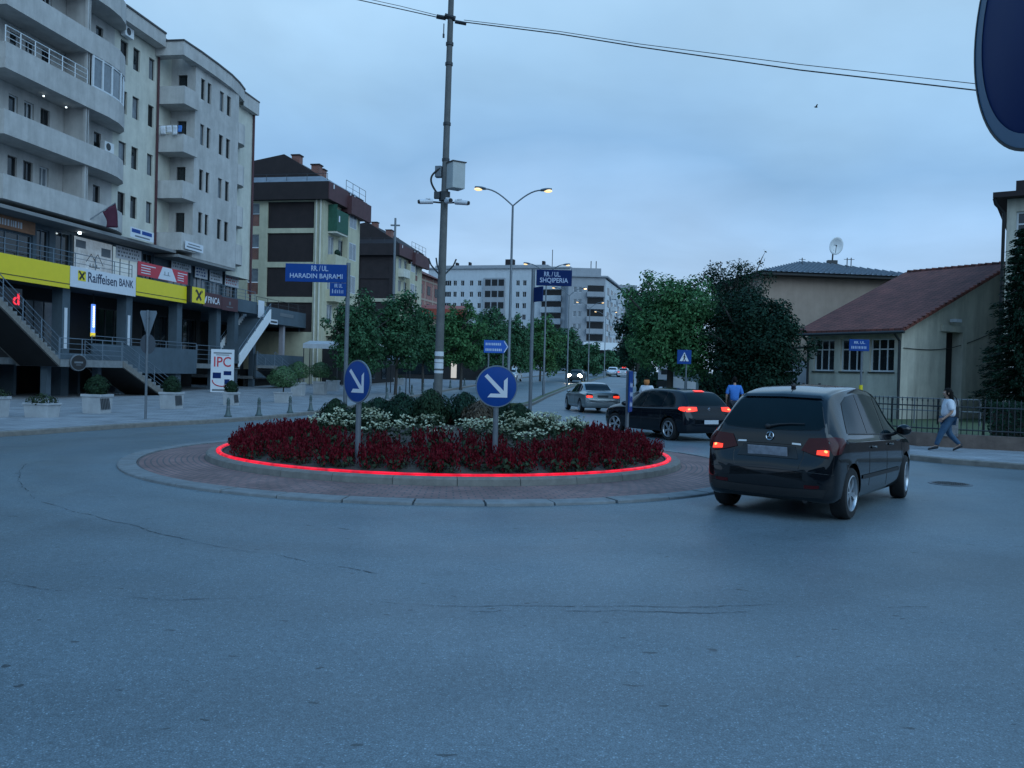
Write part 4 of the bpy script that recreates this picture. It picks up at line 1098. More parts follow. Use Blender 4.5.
    bp = MB(); c.patch(bp,[(-.72,.30),(-.3,.285),(.3,.285),(.72,.30)],[(-.76,.40),(-.3,.385),(.3,.385),(.76,.40)],'rear',3,.008); bp.build('bumper_insert',CM['plastic'],t,smooth=True)
    an = MB(); an.sphere((.95,0,1.60),.055,.032,.04,10,6); an.tube([(.93,0,1.62),(.82,0,1.69)],[.008,.004],5); an.build('roof_antenna',CM['plastic'],t,smooth=True)
    sp = MB(); c.patch(sp,[(-.55,1.445),(0,1.46),(.55,1.445)],[(-.5,1.478),(0,1.49),(.5,1.478)],'rear',2,.03); sp.build('roof_spoiler',CM['blackpaint'],t,smooth=True)
    ex = MB(); ex.tube([(.06,-.5,.25),(.3,-.5,.26)],.035,10); ex.build('exhaust',CM['plastic'],t)
    return t
hatchback_b()
def hatchback_g():
    st = [(0,.46,.62,.60,.56,.56),(.02,.34,.70,.75,.60,.70),(.06,.27,.80,.83,.68,.755),(.10,.245,.92,.862,.78,.765),(.15,.235,1.02,.877,.88,.75),(.28,.225,1.17,.888,.915,.69),(.44,.22,1.31,.893,.93,.635),(.56,.22,1.375,.896,.935,.61),(.95,.215,1.435,.898,.925,.595),(1.7,.215,1.452,.899,.905,.59),(2.3,.215,1.405,.896,.89,.585),(2.75,.215,1.22,.892,.875,.61),(3.12,.215,1.03,.888,.86,.69),(3.3,.22,.965,.878,.85,.74),(3.75,.23,.885,.845,.79,.74),(4.02,.25,.80,.78,.70,.70),(4.18,.29,.68,.68,.58,.6),(4.26,.40,.55,.52,.48,.44)]
    c = Car(st,(.76,3.39),.32,CM['darkpaint'])
    hd = Vector((-.47,.883)).normalized(); left = Vector((-hd.y,hd.x)); rw = Vector((4.50,24.2)); o = rw-left*.80-hd*.76
    t = thing('hatchback_car','dark hatchback with lit brake lights turning out behind the roundabout flowers','car',(o.x,o.y,0),math.atan2(hd.y,hd.x))
    c.mb.build('body',CM['darkpaint'],t,smooth=True)
    put_wheels(t,c,.80,wheel_mesh(.32,.21,5,True),R(14))
    G = CM['glass']
    g = MB(); c.patch(g,[(-.64,1.04),(-.3,1.01),(.3,1.01),(.64,1.04)],[(-.54,1.34),(-.3,1.36),(.3,1.36),(.54,1.34)],'rear',8); g.build('rear_window',G,t,smooth=True)
    g = MB(); c.patch(g,[(-.66,.98),(-.3,1.0),(.3,1.0),(.66,.98)],[(-.54,1.38),(-.3,1.4),(.3,1.4),(.54,1.38)],'front',8); g.build('windscreen',G,t,smooth=True)
    for s,nm in ((1,'left'),(-1,'right')):
        for lo,hi in (([(.62,1.02),(.85,.975),(1.1,.955)],[(.72,1.20),(.9,1.31),(1.1,1.36)]),([(1.16,.955),(1.6,.945),(2.0,.935)],[(1.16,1.365),(1.6,1.375),(1.97,1.365)]),([(2.06,.932),(2.5,.92),(2.9,.91)],[(2.04,1.36),(2.4,1.29),(2.84,1.03)])):
            g = MB(); c.patch(g,lo,hi,nm,7); g.build('side_window',G,t,smooth=True)
        ln = MB()
        for p in ([(1.13,.4),(1.13,.94)],[(2.03,.3),(2.03,.92)],[(3.0,.34),(2.93,.88)]): c.line(ln,p,nm,.004)
        ln.build('door_gap',CM['plastic'],t)
        mirror(t,2.75,s*.88,.96,s,CM['darkpaint'])
        lt = MB(); c.patch(lt,[(s*.44,.86),(s*.6,.84),(s*.8,.83)],[(s*.44,.965),(s*.6,.97),(s*.8,.965)],'rear',5,.010)
        c.patch(lt,[(.12,.84),(.25,.86),(.36,.90)],[(.12,.965),(.25,.965),(.36,.95)],nm,5,.010); l = lt.build('taillight',CM['lit'],t,smooth=True)
        k = MB(); k.sphere(c.hit((-2,s*.70,.90),(1,0,0))[0],.02,.06,.03,8,6); k.build('bulb',CM['hot'],l)
    br = MB(); c.patch(br,[(-.17,1.376),(.17,1.376)],[(-.17,1.408),(.17,1.408)],'rear',2,.03); br.build('high_brake_light',CM['lit'],t)
    x = c.hit((-2,0,.52),(1,0,0))[0].x; pl = MB(); pl.box(x-.02,x-.008,-.25,.25,.50,.61); pl.build('number_plate',CM['platew'],t)
    p = c.hit((-2,0,.90),(1,0,0))[0]; em = MB(); em.lathe([(.001,-.012),(.05,-.01),(.055,.0)],p,18,'x',False); em.build('emblem',CM['chrome'],t,smooth=True)
    bl = MB()
    for ln in ([(-.82,.62),(0,.64),(.82,.62)],): c.line(bl,ln,'rear',.0045)
    bl.build('tailgate_gap',CM['plastic'],t)
hatchback_g()
def sedan(paint, loc, hd, label, name='sedan_car', lit=True, front_lit=False, sign=None, detail=True, group=None):
    st = [(0,.46,.64,.62,.58,.58),(.03,.34,.74,.78,.66,.73),(.08,.27,.90,.84,.78,.765),(.14,.25,.985,.865,.86,.77),(.5,.235,1.02,.885,.90,.77),(.78,.23,1.04,.893,.915,.74),(1.0,.225,1.14,.897,.92,.70),(1.35,.22,1.33,.9,.925,.645),(1.6,.22,1.40,.902,.925,.62),(2.1,.215,1.44,.903,.915,.605),(2.6,.215,1.41,.9,.905,.6),(3.0,.215,1.28,.897,.895,.62),(3.4,.215,1.05,.893,.88,.70),(3.55,.22,.98,.888,.87,.75),(4.1,.23,.90,.86,.82,.76),(4.5,.25,.80,.80,.71,.71),(4.68,.3,.68,.70,.58,.62),(4.77,.42,.56,.54,.5,.46)]
    c = Car(st,(.98,3.83),.32,paint)
    hd = Vector(hd).normalized()
    t = thing(name,label,'car',(loc[0],loc[1],zg(loc[1])+.004),math.atan2(hd.y,hd.x),group)
    c.mb.build('body',paint,t,smooth=True); put_wheels(t,c,.80,wheel_mesh(.32,.2,7))
    G = CM['glass']
    for lo,hi,sd,nm in (([(-.62,1.075),(-.3,1.06),(.3,1.06),(.62,1.075)],[(-.56,1.36),(-.3,1.375),(.3,1.375),(.56,1.36)],'rear','rear_window'),([(-.64,1.0),(-.3,1.01),(.3,1.01),(.64,1.0)],[(-.55,1.37),(-.3,1.39),(.3,1.39),(.55,1.37)],'front','windscreen')):
        g = MB(); c.patch(g,lo,hi,sd,7); g.build(nm,G,t,smooth=True)
    for s,nm in ((1,'left'),(-1,'right')):
        for lo,hi in (([(1.12,1.0),(1.5,.975),(1.95,.965)],[(1.30,1.24),(1.55,1.34),(1.95,1.37)]),([(2.01,.963),(2.5,.95),(3.12,.935)],[(2.01,1.37),(2.5,1.35),(3.06,1.08)])):
            g = MB(); c.patch(g,lo,hi,nm,7); g.build('side_window',G,t,smooth=True)
        mirror(t,2.98,s*.88,.97,s,paint)
        if detail:
            ln = MB()
            for p in ([(1.25,.5),(1.98,.3),(1.98,.95)],[(3.12,.34),(3.12,.9)]): c.line(ln,p,nm,.004)
            ln.build('door_gap',CM['plastic'],t)
        lt = MB(); c.patch(lt,[(s*.46,.74),(s*.62,.72),(s*.80,.72)],[(s*.50,.90),(s*.62,.92),(s*.82,.92)],'rear',6,.010); l = lt.build('taillight',CM['lens'],t,smooth=True)
        if lit:
            k = MB(); c.patch(k,[(s*.50,.74),(s*.62,.73),(s*.79,.73)],[(s*.50,.82),(s*.62,.83),(s*.79,.83)],'rear',3,.018); k.build('lit_lamp',CM['lit'],l,smooth=True)
        if front_lit:
            k = MB(); k.sphere((4.58,s*.6,.68),.14,.26,.22,10,7); k.build('headlight',M['headglow'],t)  # sphere larger than the lamp, its glare built into the shape
        else:
            k = MB(); c.patch(k,[(s*.45,.64),(s*.6,.64),(s*.72,.66)],[(s*.45,.76),(s*.6,.78),(s*.72,.79)],'front',3,.01); k.build('headlight',CM['chrome'],t,smooth=True)
    x = c.hit((-2,0,.8),(1,0,0))[0].x; pl = MB(); pl.box(x-.02,x-.008,-.26,.26,.74,.85); pl.build('number_plate',CM['seat'],t)
    bm_ = MB(); c.patch(bm_,[(-.78,.50),(0,.49),(.78,.50)],[(-.79,.545),(0,.535),(.79,.545)],'rear',2,.012); bm_.build('bumper_strip',CM['chrome'] if detail else CM['plastic'],t,smooth=True)
    if sign:
        sg = MB(); sg.box(1.95,2.15,-.28,.28,1.46,1.62); sg.build('roof_sign',sign,t,bevel=.03)
    return t
def from_axle(lx, ly, hd, rear=.98, half=.83):
    hd = Vector(hd).normalized(); left = Vector((-hd.y,hd.x)); o = Vector((lx,ly))-left*half-hd*rear; return (o.x,o.y)
h = (-.16,.987); sedan(CM['silver'],from_axle(3.32,41.2,h),h,'silver saloon with lit tail lights driving away behind the dark hatchback')
def lane(y, off): return interp(MED,y)+off
p = at(577.5,380,98); sedan(CM['seat'],(p.x+.4,101.0),(-.19,-.98),'oncoming dark car with two bright headlights down the street',front_lit=True,lit=False,detail=False)
p = at(614,380,137); sedan(CM['whitepaint'],(p.x,137),(-.2,-.98),'far white car facing the camera just left of the taxi',lit=False,detail=False,front_lit=False)
p = at(621,380,133); sedan(CM['whitepaint'],(p.x,131),(.2,.98),'far white taxi with a glowing red roof sign near the bend',name='taxi_car',detail=False,sign=CM['lit'])
p = at(515,380,96); sedan(CM['whitepaint'],(p.x,97),(-.17,-.98),'white car parked at the left kerb, just right of the right arrow sign',lit=False,detail=False)
p = at(473,380,104); sedan(CM['yellowpaint'],(p.x-2.4,104.5),(.97,.24),'dull yellow car parked sideways under the street trees',lit=False,detail=False)
# ------------------------------------------------------------------ building tools
def F_front(y0):            # wall in the plane y=y0 that faces -y
    return lambda a,d,z: (a, y0+d, z)
def F_left(x0):             # wall in the plane x=x0 that faces -x; a runs along y
    return lambda a,d,z: (x0+d, a, z)
def F_right(x0):
    return lambda a,d,z: (x0-d, a, z)
def wallh(mb, a0, a1, z0, z1, holes, fn, depth=.2, back=None):
    A = sorted({a0,a1,*[h[0] for h in holes],*[h[1] for h in holes]}); Z = sorted({z0,z1,*[h[2] for h in holes],*[h[3] for h in holes]})
    A = [a for a in A if a0 <= a <= a1]; Z = [z for z in Z if z0 <= z <= z1]
    for i in range(len(A)-1):
        for j in range(len(Z)-1):
            ca,cz = (A[i]+A[i+1])/2,(Z[j]+Z[j+1])/2
            if any(h[0] < ca < h[1] and h[2] < cz < h[3] for h in holes): continue
            mb.face(fn(A[i],0,Z[j]),fn(A[i+1],0,Z[j]),fn(A[i+1],0,Z[j+1]),fn(A[i],0,Z[j+1]))
    for h in holes:
        p = [(h[0],h[2]),(h[1],h[2]),(h[1],h[3]),(h[0],h[3])]
        for (a,z),(b,w) in zip(p,p[1:]+p[:1]): mb.face(fn(a,0,z),fn(b,0,w),fn(b,depth,w),fn(a,depth,z))
def window(parent, h, fn, fr, gl, depth=.14, nv=1, nh=0, sill=None, fw=.05, name='window', simple=False):
    a0,a1,z0,z1 = h; d = depth; mb = MB()
    def bx(p0,p1,q0,q1,d0,d1):
        v = [fn(p0,d0,q0),fn(p1,d0,q0),fn(p1,d1,q0),fn(p0,d1,q0),fn(p0,d0,q1),fn(p1,d0,q1),fn(p1,d1,q1),fn(p0,d1,q1)]
        mb.add(v,[(3,2,1,0),(4,5,6,7),(0,1,5,4),(1,2,6,5),(2,3,7,6),(3,0,4,7)])
    e = .003
    bx(a0+e,a0+fw,z0+e,z1-e,d-.04,d+.03); bx(a1-fw,a1-e,z0+e,z1-e,d-.04,d+.03)
    bx(a0+fw,a1-fw,z0+e,z0+fw,d-.04,d+.03); bx(a0+fw,a1-fw,z1-fw,z1-e,d-.04,d+.03)
    for i in range(nv): a = a0+(a1-a0)*(i+1)/(nv+1); bx(a-fw*.4,a+fw*.4,z0+fw,z1-fw,d-.03,d+.02)
    for i in range(nh): z = z0+(z1-z0)*(.68 if nh == 1 else (i+1)/(nh+1)); bx(a0+fw,a1-fw,z-fw*.4,z+fw*.4,d-.033,d+.02)
    w = mb.build(name,fr,parent)
    g = MB(); g.face(fn(a0+fw*.5,d+.005,z0+fw*.5),fn(a1-fw*.5,d+.005,z0+fw*.5),fn(a1-fw*.5,d+.005,z1-fw*.5),fn(a0+fw*.5,d+.005,z1-fw*.5)); g.build('pane',gl,w,fix=False)
    if sill:
        s = MB(); mb2 = mb; mb = s; bx2 = bx
        v = [fn(a0-.05,-.06,z0-.06),fn(a1+.05,-.06,z0-.06),fn(a1+.05,.05,z0-.06),fn(a0-.05,.05,z0-.06),fn(a0-.05,-.06,z0-.004),fn(a1+.05,-.06,z0-.004),fn(a1+.05,.05,z0-.004),fn(a0-.05,.05,z0-.004)]
        s.add(v,[(3,2,1,0),(4,5,6,7),(0,1,5,4),(1,2,6,5),(2,3,7,6),(3,0,4,7)]); s.build('sill',sill,w)
    return w
def railing(parent, pts, h, m, posts=1.2, bars=3, name='railing', r=.02):
    """pts: polyline of foot points; horizontal bars between posts"""
    mb = MB(); P = [Vector(p) for p in pts]
    for a,b in zip(P,P[1:]):
        n = max(1,round((b-a).length/posts))
        for i in range(n+1): q = a.lerp(b,i/n); mb.tube([q,q+Vector((0,0,h))],r*1.1,6)
        for k in range(bars):
            zz = h*(1-k/(bars)) ; mb.tube([a+Vector((0,0,zz)),b+Vector((0,0,zz))],r if k == 0 else r*.7,6)
    return mb.build(name,m,parent,smooth=True)
def slab_path(path, th=.12):
    return offset_line(path, th)
def parapet(parent, path, z0, z1, m, name='balcony', th=.13, back=None, slab=.16, cope=True):
    """balcony: solid parapet along a plan path plus its floor slab back to the wall line"""
    mb = MB(); inn = offset_line(path,th)
    mb.loft([[(a[0],a[1],z0),(a[0],a[1],z1),(b[0],b[1],z1),(b[0],b[1],z0+slab)] for a,b in zip(path,inn)])
    if back is not None:
        pl = list(path)+[(path[-1][0],back),(path[0][0],back)]
        mb.face(*[(p[0],p[1],z0) for p in pl[::-1]])
        pl2 = list(inn)+[(inn[-1][0],back),(inn[0][0],back)]
        mb.face(*[(p[0],p[1],z0+slab) for p in pl2])
    o = mb.build(name,m,parent)
    return o

# ------------------------------------------------------------------ the apartment block with the bank, left
BO = Vector((-28.3+.158*37.5,37.5,0)); RB = math.atan2(1,.158)
def onB(u, y, z): return BO+Matrix.Rotation(RB,3,'Z') @ Vector((u,y,z))
def bank_block():
    t = thing('apartment_building','large grey apartment block with curved balconies above a bank at the left','building',BO,RB)
    FL = [8.83,11.64,14.5,17.25,20.1,22.95]
    wins = []; rnd = random.Random(9)
    # back wall of the balconies, grey render
    hs = []
    for f in FL[:5]:
        for a,b,lo in ((-4.6,-3.9,.95),(-3.2,-2.5,.95),(-1.6,-.9,.95),(.7,1.25,1.0),(1.95,2.55,1.0),(2.95,3.6,1.0),(4.05,4.7,1.0),(6.7,7.25,.9),(8.1,8.7,1.0)): hs.append((a,b,f+lo,f+2.4))
    mb = MB(); wallh(mb,-14,9.7,8.6,25.4,hs,F_front(1.4)); mb.build('wall',M['wall_a'],t)
    for h in hs:
        if h[0] < -2: continue
        window(t,h,F_front(1.4),M['frame_d'] if rnd.random()<.6 else M['frame_w'],rnd.choice([M['glass'],M['glass'],M['glassdk'],M['litglass'] if h[0]<5 and h[2] < 11 and False else M['curtain'] if rnd.random()<.3 else M['glass']]),nv=0 if h[1]-h[0]<.62 else 1)
    # cream wall with two window columns
    hs = []
    for f in FL[:4]:
        for a,b in ((10.25,10.95),(11.45,12.1),(13.0,13.6)): hs.append((a,b,f+1.25,f+2.5))
    mb = MB(); wallh(mb,9.7,15.4,8.6,20.9,hs,F_front(1.4)); mb.face((9.7,1.4,20.9),(15.4,1.4,20.9),(15.4,9,20.9),(9.7,9,20.9)); mb.build('wall',M['wall_b'],t)
    for h in hs: window(t,h,F_front(1.4),M['frame_d'],rnd.choice([M['glassdk'],M['glass'],M['curtain'],M['glass']]),nv=0,fw=.045)
    # right block
    hs = []
    for f in (8.8,11.45,14.25,17.05):
        for a,b in ((16.05,16.55),(16.85,17.3),(18.4,18.95),(19.35,19.9)): hs.append((a,b,f+1.2,f+2.48))
    mb = MB(); wallh(mb,15.4,21.0,8.37,20.5,hs,F_front(-.2)); mb.build('wall',M['wall_a'],t)
    for h in hs: window(t,h,F_front(-.2),M['frame_d'],rnd.choice([M['glassdk'],M['glass'],M['glass'],M['curtain']]),nv=0,fw=.04)
    # loggia back wall, facing the camera, a door on every floor
    hs = []
    for f in (8.8,11.6,14.4,17.2): hs.append((.35,.95,f+.15,f+2.3))
    mb = MB(); wallh(mb,-.2,1.4,8.37,20.5,hs,F_left(15.4)); mb.build('wall',M['wall_a'],t)
    for h in hs: window(t,h,F_left(15.4),M['frame_d'],M['glass'],nv=0,name='balcony_door')
    for f in (8.62,11.7,14.45,17.3):
        pth = [(13.95,1.4),(13.95,-.32),(15.4,-.42)]
        parapet(t,pth,f,f+1.05,M['wall_a'],back=1.38,th=.12)
    # overhang soffits and body
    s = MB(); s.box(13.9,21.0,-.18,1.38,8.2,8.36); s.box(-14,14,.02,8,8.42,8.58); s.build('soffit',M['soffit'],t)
    b = MB(); b.box(-14,9.68,1.75,13,8.6,25.4); b.box(9.7,24.6,2.1,13,8.6,20.8); b.box(-14,24.4,6.2,13,0,8.55); b.build('rear_wall',M['wall_a'],t)
    # end part beyond the right block: small rounded balconies and cream strip
    hs = [(21.3,22.0,f+.3,f+2.35) for f in (8.9,11.7,14.5,17.3)]
    mb = MB(); wallh(mb,21.0,24.6,8.0,20.2,hs,F_front(.5)); mb.face((24.6,.5,8),(24.6,9,8),(24.6,9,20.2),(24.6,.5,20.2)); mb.face((21.0,-.2,8.37),(21.0,.5,8.37),(21.0,.5,20.5),(21.0,-.2,20.5)); mb.build('wall',M['wall_b'],t)
    for h in hs: window(t,h,F_front(.5),M['frame_d'],M['glassdk'],nv=0,name='balcony_door')
    for f in (8.7,11.3,14.1,16.9): parapet(t,[(21.02,-.2),(21.6,-.28),(22.1,-.12),(22.45,.2),(22.55,.5)],f,f+1.35,M['wall_a'],back=.49)
    # roof edge: sheet-capped fascias that step with the plan
    def roofband(path, z0, z1, name='roof_parapet'):
        mb = MB(); inn = offset_line(path,.6)
        mb.loft([[(b[0],b[1],z0),(a[0],a[1],z0+.05),(a[0],a[1],z1),(b[0],b[1],z1+.02)] for a,b in zip(path,inn)])
        o = mb.build(name,M['wall_a'],t)
        c = MB(); c.loft([[(a[0],a[1],z1-.05),(a[0]*1+(a[0]-b[0])*.1,a[1]+(a[1]-b[1])*.1,z1-.05),(a[0]+(a[0]-b[0])*.1,a[1]+(a[1]-b[1])*.1,z1+.05),(b[0],b[1],z1+.06)] for a,b in zip(path,inn)]); c.build('coping',M['frame_d'],o)
    roofband([(9.6,.7),(13.55,.7)],20.45,21.3)
    roofband([(13.6,1.6),(13.6,-.42),(15.4,-.5),(17.5,-.5),(19.5,-.42),(21.0,-.22),(22.4,.1)],20.0,20.9)
    roofband([(22.3,.12),(24.7,.12),(24.7,6)],19.75,20.75)
    r = MB(); r.box(9.7,22.4,.8,12.5,20.9,21.1); r.build('roof',M['soffit'],t)
    # long balconies of the left block with their rounded ends
    arc = [(5.8,0),(7.2,-.02),(8.3,.12),(9.2,.42),(9.9,.85),(10.35,1.4)]
    for i,f in enumerate(FL):
        h = 1.08 if i != 2 else 1.14
        for pth in ([(-14,0),(-6.4,0)],[(.0,1.38),(.02,0),(5.8,0)]+arc[1:]):
            parapet(t,pth,f,f+h,M['wall_a'],back=1.38)
    p = MB()
    for f0,f1 in zip(FL,FL[1:]): p.box(5.72,5.86,.14,1.38,f0+.17,f1-.002); p.box(5.66,5.9,.0+.14,.14+.16,f0+.18,f1-.003)
    p.build('partition_wall',M['wall_a'],t)
    # white steel rail on one balcony, glazed-in end next to it
    railing(t,[(.08,.07,15.64),(5.6,.07,15.64)],.72,M['frame_w'],posts=.85,bars=3,r=.024)
    g = MB(); gl = MB(); path = smooth_line([(6.0,.03),(7.2,.03),(8.3,.17),(9.15,.47),(9.75,.85)],.3)
    gl.loft([[(a[0],a[1]+.03,15.68),(a[0],a[1]+.03,17.22)] for a in path])
    for i in range(0,6):
        k = min(len(path)-1,round(i*(len(path)-1)/5)); a = path[k]; g.box(a[0]-.05,a[0]+.05,a[1]-.03,a[1]+.06,15.65,17.24)
    for z in (15.66,17.16): g.loft([[(a[0],a[1]-.01,z),(a[0],a[1]+.05,z),(a[0],a[1]+.05,z+.08),(a[0],a[1]-.01,z+.08)] for a in path],True)
    o = g.build('balcony_glazing',M['frame_w'],t); gl.build('pane',M['curtain'],o,smooth=True)
    # air conditioners, drain pipes, balcony lamps
    for u,z in ((.3,12.9),(-.9,15.6),(8.9,13.1),(10.5,19.9)):
        a = MB(); a.box(u-.4,u+.4,1.02,1.32,z,z+.55); ac = a.build('air_conditioner',M['white'],t,bevel=.02)
        f = MB(); f.lathe([(.001,-.005),(.2,-.005)],(u-.1,1.015,z+.28),16,'y',False); f.build('fan_grille',M['dkmetal'],ac)
    d = MB(); d.tube([(13.85,1.3,8.4),(13.85,1.3,20.5)],.07,8); d.build('drain_pipe',M['maroon'],t); d = MB(); d.tube([(24.5,.4,6.5),(24.5,.4,20.2)],.08,8); d.build('drain_pipe',M['maroon'],t)
    for u,z in ((3.4,14.36),(5.0,14.32)):
        l = MB(); l.sphere((u,.75,z),.05,.05,.04,8,5); l.build('balcony_lamp',M['litwhite'],t)
    # laundry on one loggia
    # terrace level: shopfront wall behind the rail
    hs = [(-13,-9.5,6.6,8.3),(-9,-6,6.6,8.3),(-5.5,-2.5,6.6,8.3),(-2.2,1.0,6.6,8.3),(1.2,3.7,6.6,7.75),(3.95,4.85,6.5,8.2),(5.3,6.5,6.5,8.3),(9.95,12.5,6.6,8.3),(12.8,13.9,6.6,8.3),(15.5,18.1,6.6,8.35),(18.5,20.4,6.6,8.3),(20.6,22.3,6.6,8.3),(22.5,24.3,6.6,8.2)]
    mb = MB(); wallh(mb,-14,24.5,6.42,8.42,hs,F_front(1.4)); mb.build('wall',M['wall_c'],t)
    for i,h in enumerate(hs): window(t,h,F_front(1.4),M['rail'],M['litglass'] if i in (7,) else M['curtain'] if i in (9,10,11) else M['glass'],nv=1 if h[1]-h[0] < 1.5 else 2,nh=0,name='shop_window')
    sl = MB(); sl.box(-14,24.4,-.22,6.2,5.55,6.4); sl.build('terrace_slab',M['wall_c'],t)
    railing(t,[(-14,-.12,6.4),(9.4,-.12,6.4)],.7,M['rail'],posts=1.6,bars=3,name='terrace_rail')
    railing(t,[(16.8,-.12,6.4),(24.2,-.12,6.4)],.7,M['rail'],posts=1.6,bars=3,name='terrace_rail')
    # bank floor: podium, columns, dark glazed wall
    hs = [(-12,-9,2.6,5),(-8,-5,2.6,5),(-4,-1,2.6,5),(0,3.2,2.3,4.9),(5.3,8.3,2.3,4.9),(10.2,13.6,2.3,4.9),(15.4,18.4,2.1,4.9),(18.8,21.8,2.1,4.9)]
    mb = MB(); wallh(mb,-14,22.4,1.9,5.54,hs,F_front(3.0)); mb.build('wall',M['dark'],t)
    for h in hs: window(t,h,F_front(3.0),M['frame_d'],M['curtain'] if h[0] in (5.3,) else M['glass'],nv=3,name='bank_window')
    po = MB(); po.box(-14,22.4,.0,6.2,1.6,1.9); po.build('podium_floor',M['stone'],t)
    pp = MB(); pp.box(6.2,16.4,-.1,-.003,1.25,2.75); pp.box(.9,6.19,-.1,-.003,1.9,2.2); pp.build('podium_panel',M['wall_c'],t)
    railing(t,[(6.2,-.05,2.75),(16.4,-.05,2.75)],.38,M['rail'],posts=1.7,bars=2,name='podium_rail')
    railing(t,[(16.5,-.05,1.9),(19.5,-.05,1.9)],1.15,M['rail'],posts=1.5,bars=4,name='podium_rail')
    for u in (-6,-.8,4.45,9.6,14.7,19.5,22.0):
        c = MB(); c.box(u-.28,u+.28,.12,.68,-.1,5.54); c.build('column',M['wall_c'],t)
    for u in (4.45,9.6):
        c = MB(); c.box(u-.14,u+.06,.09,.116,2.4,4.4); c.build('column_poster',M['signwhite'],t)
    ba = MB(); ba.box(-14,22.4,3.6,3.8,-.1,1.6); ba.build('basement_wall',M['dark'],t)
    bs = MB()
    for u in (-9,-3,2.6,7.2,12,17): bs = MB(); bs.box(u,u+.18,1.4,3.6,-.1,1.6); bs.build('basement_pier',M['wall_c'],t)
    return t
bank_block()
SB = {}
def board(name, label, cat, u0, u1, z0, z1, y=-.3, m=None, th=.07, group=None):
    t = thing(name,label,cat,onB(u0,y,z0),RB,group)
    p = plate(t,0,u1-u0,0,z1-z0,0,m); return t,p
# bank fascia boards
t,p = board('shop_sign','long yellow fascia board left of the white bank sign','sign',-8,4.1,5.3,6.4,m=M['yellow'])
mb = MB(); mb.box(0,12.1,-.012,-.003,.2,.235); mb.build('trim_line',M['black'],p)
t,p = board('bank_sign','white fascia sign with the bank name in dark letters','sign',4.14,9.5,5.42,6.42,m=M['signwhite'])
yb = MB(); yb.box(.55,1.15,-.006,-.003,.35,.85); lg = yb.build('emblem_field',M['yellow'],p)
def cross(mb, cx, cz, s, y):
    for a in (R(45),R(-45)):
        c,sn = math.cos(a),math.sin(a)
        for sg in (1,-1):
            pts = [(-s,-.1*s*2),(s*.9,-.1*s*2),(s*.9,.1*s*2),(-s,.1*s*2)]
            break
        mb.face(*[(cx+q[0]*c-q[1]*sn,y-(.001 if a > 0 else .002),cz+q[0]*sn+q[1]*c) for q in pts])
    for sx in (-1,1):   # horse heads: small hooks at the upper ends
        mb.face((cx+sx*s*.62,y-.003,cz+s*.76),(cx+sx*s*.98,y-.003,cz+s*.42),(cx+sx*s*1.05,y-.003,cz+s*.62),(cx+sx*s*.8,y-.003,cz+s*.9))
c = MB(); cross(c,.85,.6,.27,-.008); c.build('emblem',M['black'],lg)
DKL = mat('dark_letters',(.015,.03,.07),.5,.05,5)
lettering('Raiffeisen',2.35,.5,1.32,.36,-.003,DKL,p); lettering('BANK',1.25,.40,3.88,.43,-.003,DKL,p)
t,p = board('shop_sign','yellow fascia board right of the white bank sign','sign',9.54,14.72,5.5,6.5,m=M['yellow'])
mb = MB(); mb.box(0,5.18,-.012,-.003,.18,.215); mb.build('trim_line',M['black'],p)
t,p = board('shop_sign','red banner with a white centre above the right yellow board','sign',9.6,14.72,6.62,7.38,y=-.34,m=M['red'])
w = MB(); w.face((1.95,-.004,.02),(3.9,-.004,.02),(3.35,-.004,.74),(2.4,-.004,.74)); cf = w.build('white_field',M['signwhite'],p)
for x0,n in ((.3,5),(4.0,3)):
    l = MB()
    for k in range(4): l.box(x0,x0+(.9 if k else 1.4)*(1 if x0<1 else .75),-.006,-.003,.56-k*.14,.61-k*.14)
    l.build('worn_lettering',M['signwhite'],p)
hm = MB(); hm.box(2.5,3.2,-.008,-.006,.28,.31); hm.box(2.6,2.66,-.008,-.006,.31,.5); hm.box(2.95,3.02,-.008,-.006,.31,.5); hm.build('house_emblem',M['galv'],cf)
t,p = board('bank_sign','black and yellow cube sign with a crossed emblem at the end of the yellow board','sign',14.8,16.5,5.6,6.55,y=-.5,m=M['yellow'])
c = MB(); cross(c,1.0,.47,.42,-.008); c.build('emblem',M['black'],p)
e = MB(); e.box(-.02,.16,-.012,.3,-.02,.97); e.build('dark_edge',M['black'],p)
t,p = board('shop_sign','dark maroon fascia sign with pale letters right of the crossed emblem','sign',16.66,19.05,5.5,6.4,m=M['maroon'])
lettering('FINCA',1.5,.42,.62,.24,-.003,M['signwhite'],p)
f = MB(); f.prism_xz([(.2,.2),(.3,.2),(.42,.4),(.5,.7),(.3,.6),(.2,.4)],-.006,-.003); f.build('emblem',M['signwhite'],p)
t,p = board('shop_sign','dark maroon sign with a small pale emblem at the right end of the fascia','sign',19.1,21.3,5.46,6.32,m=M['maroon'])
e = MB(); e.lathe([(.001,-.005),(.13,-.005)],(1.05,0,.5),14,'y',False); e.box(.6,1.5,-.006,-.003,.22,.27); e.build('emblem',M['galv'],p)
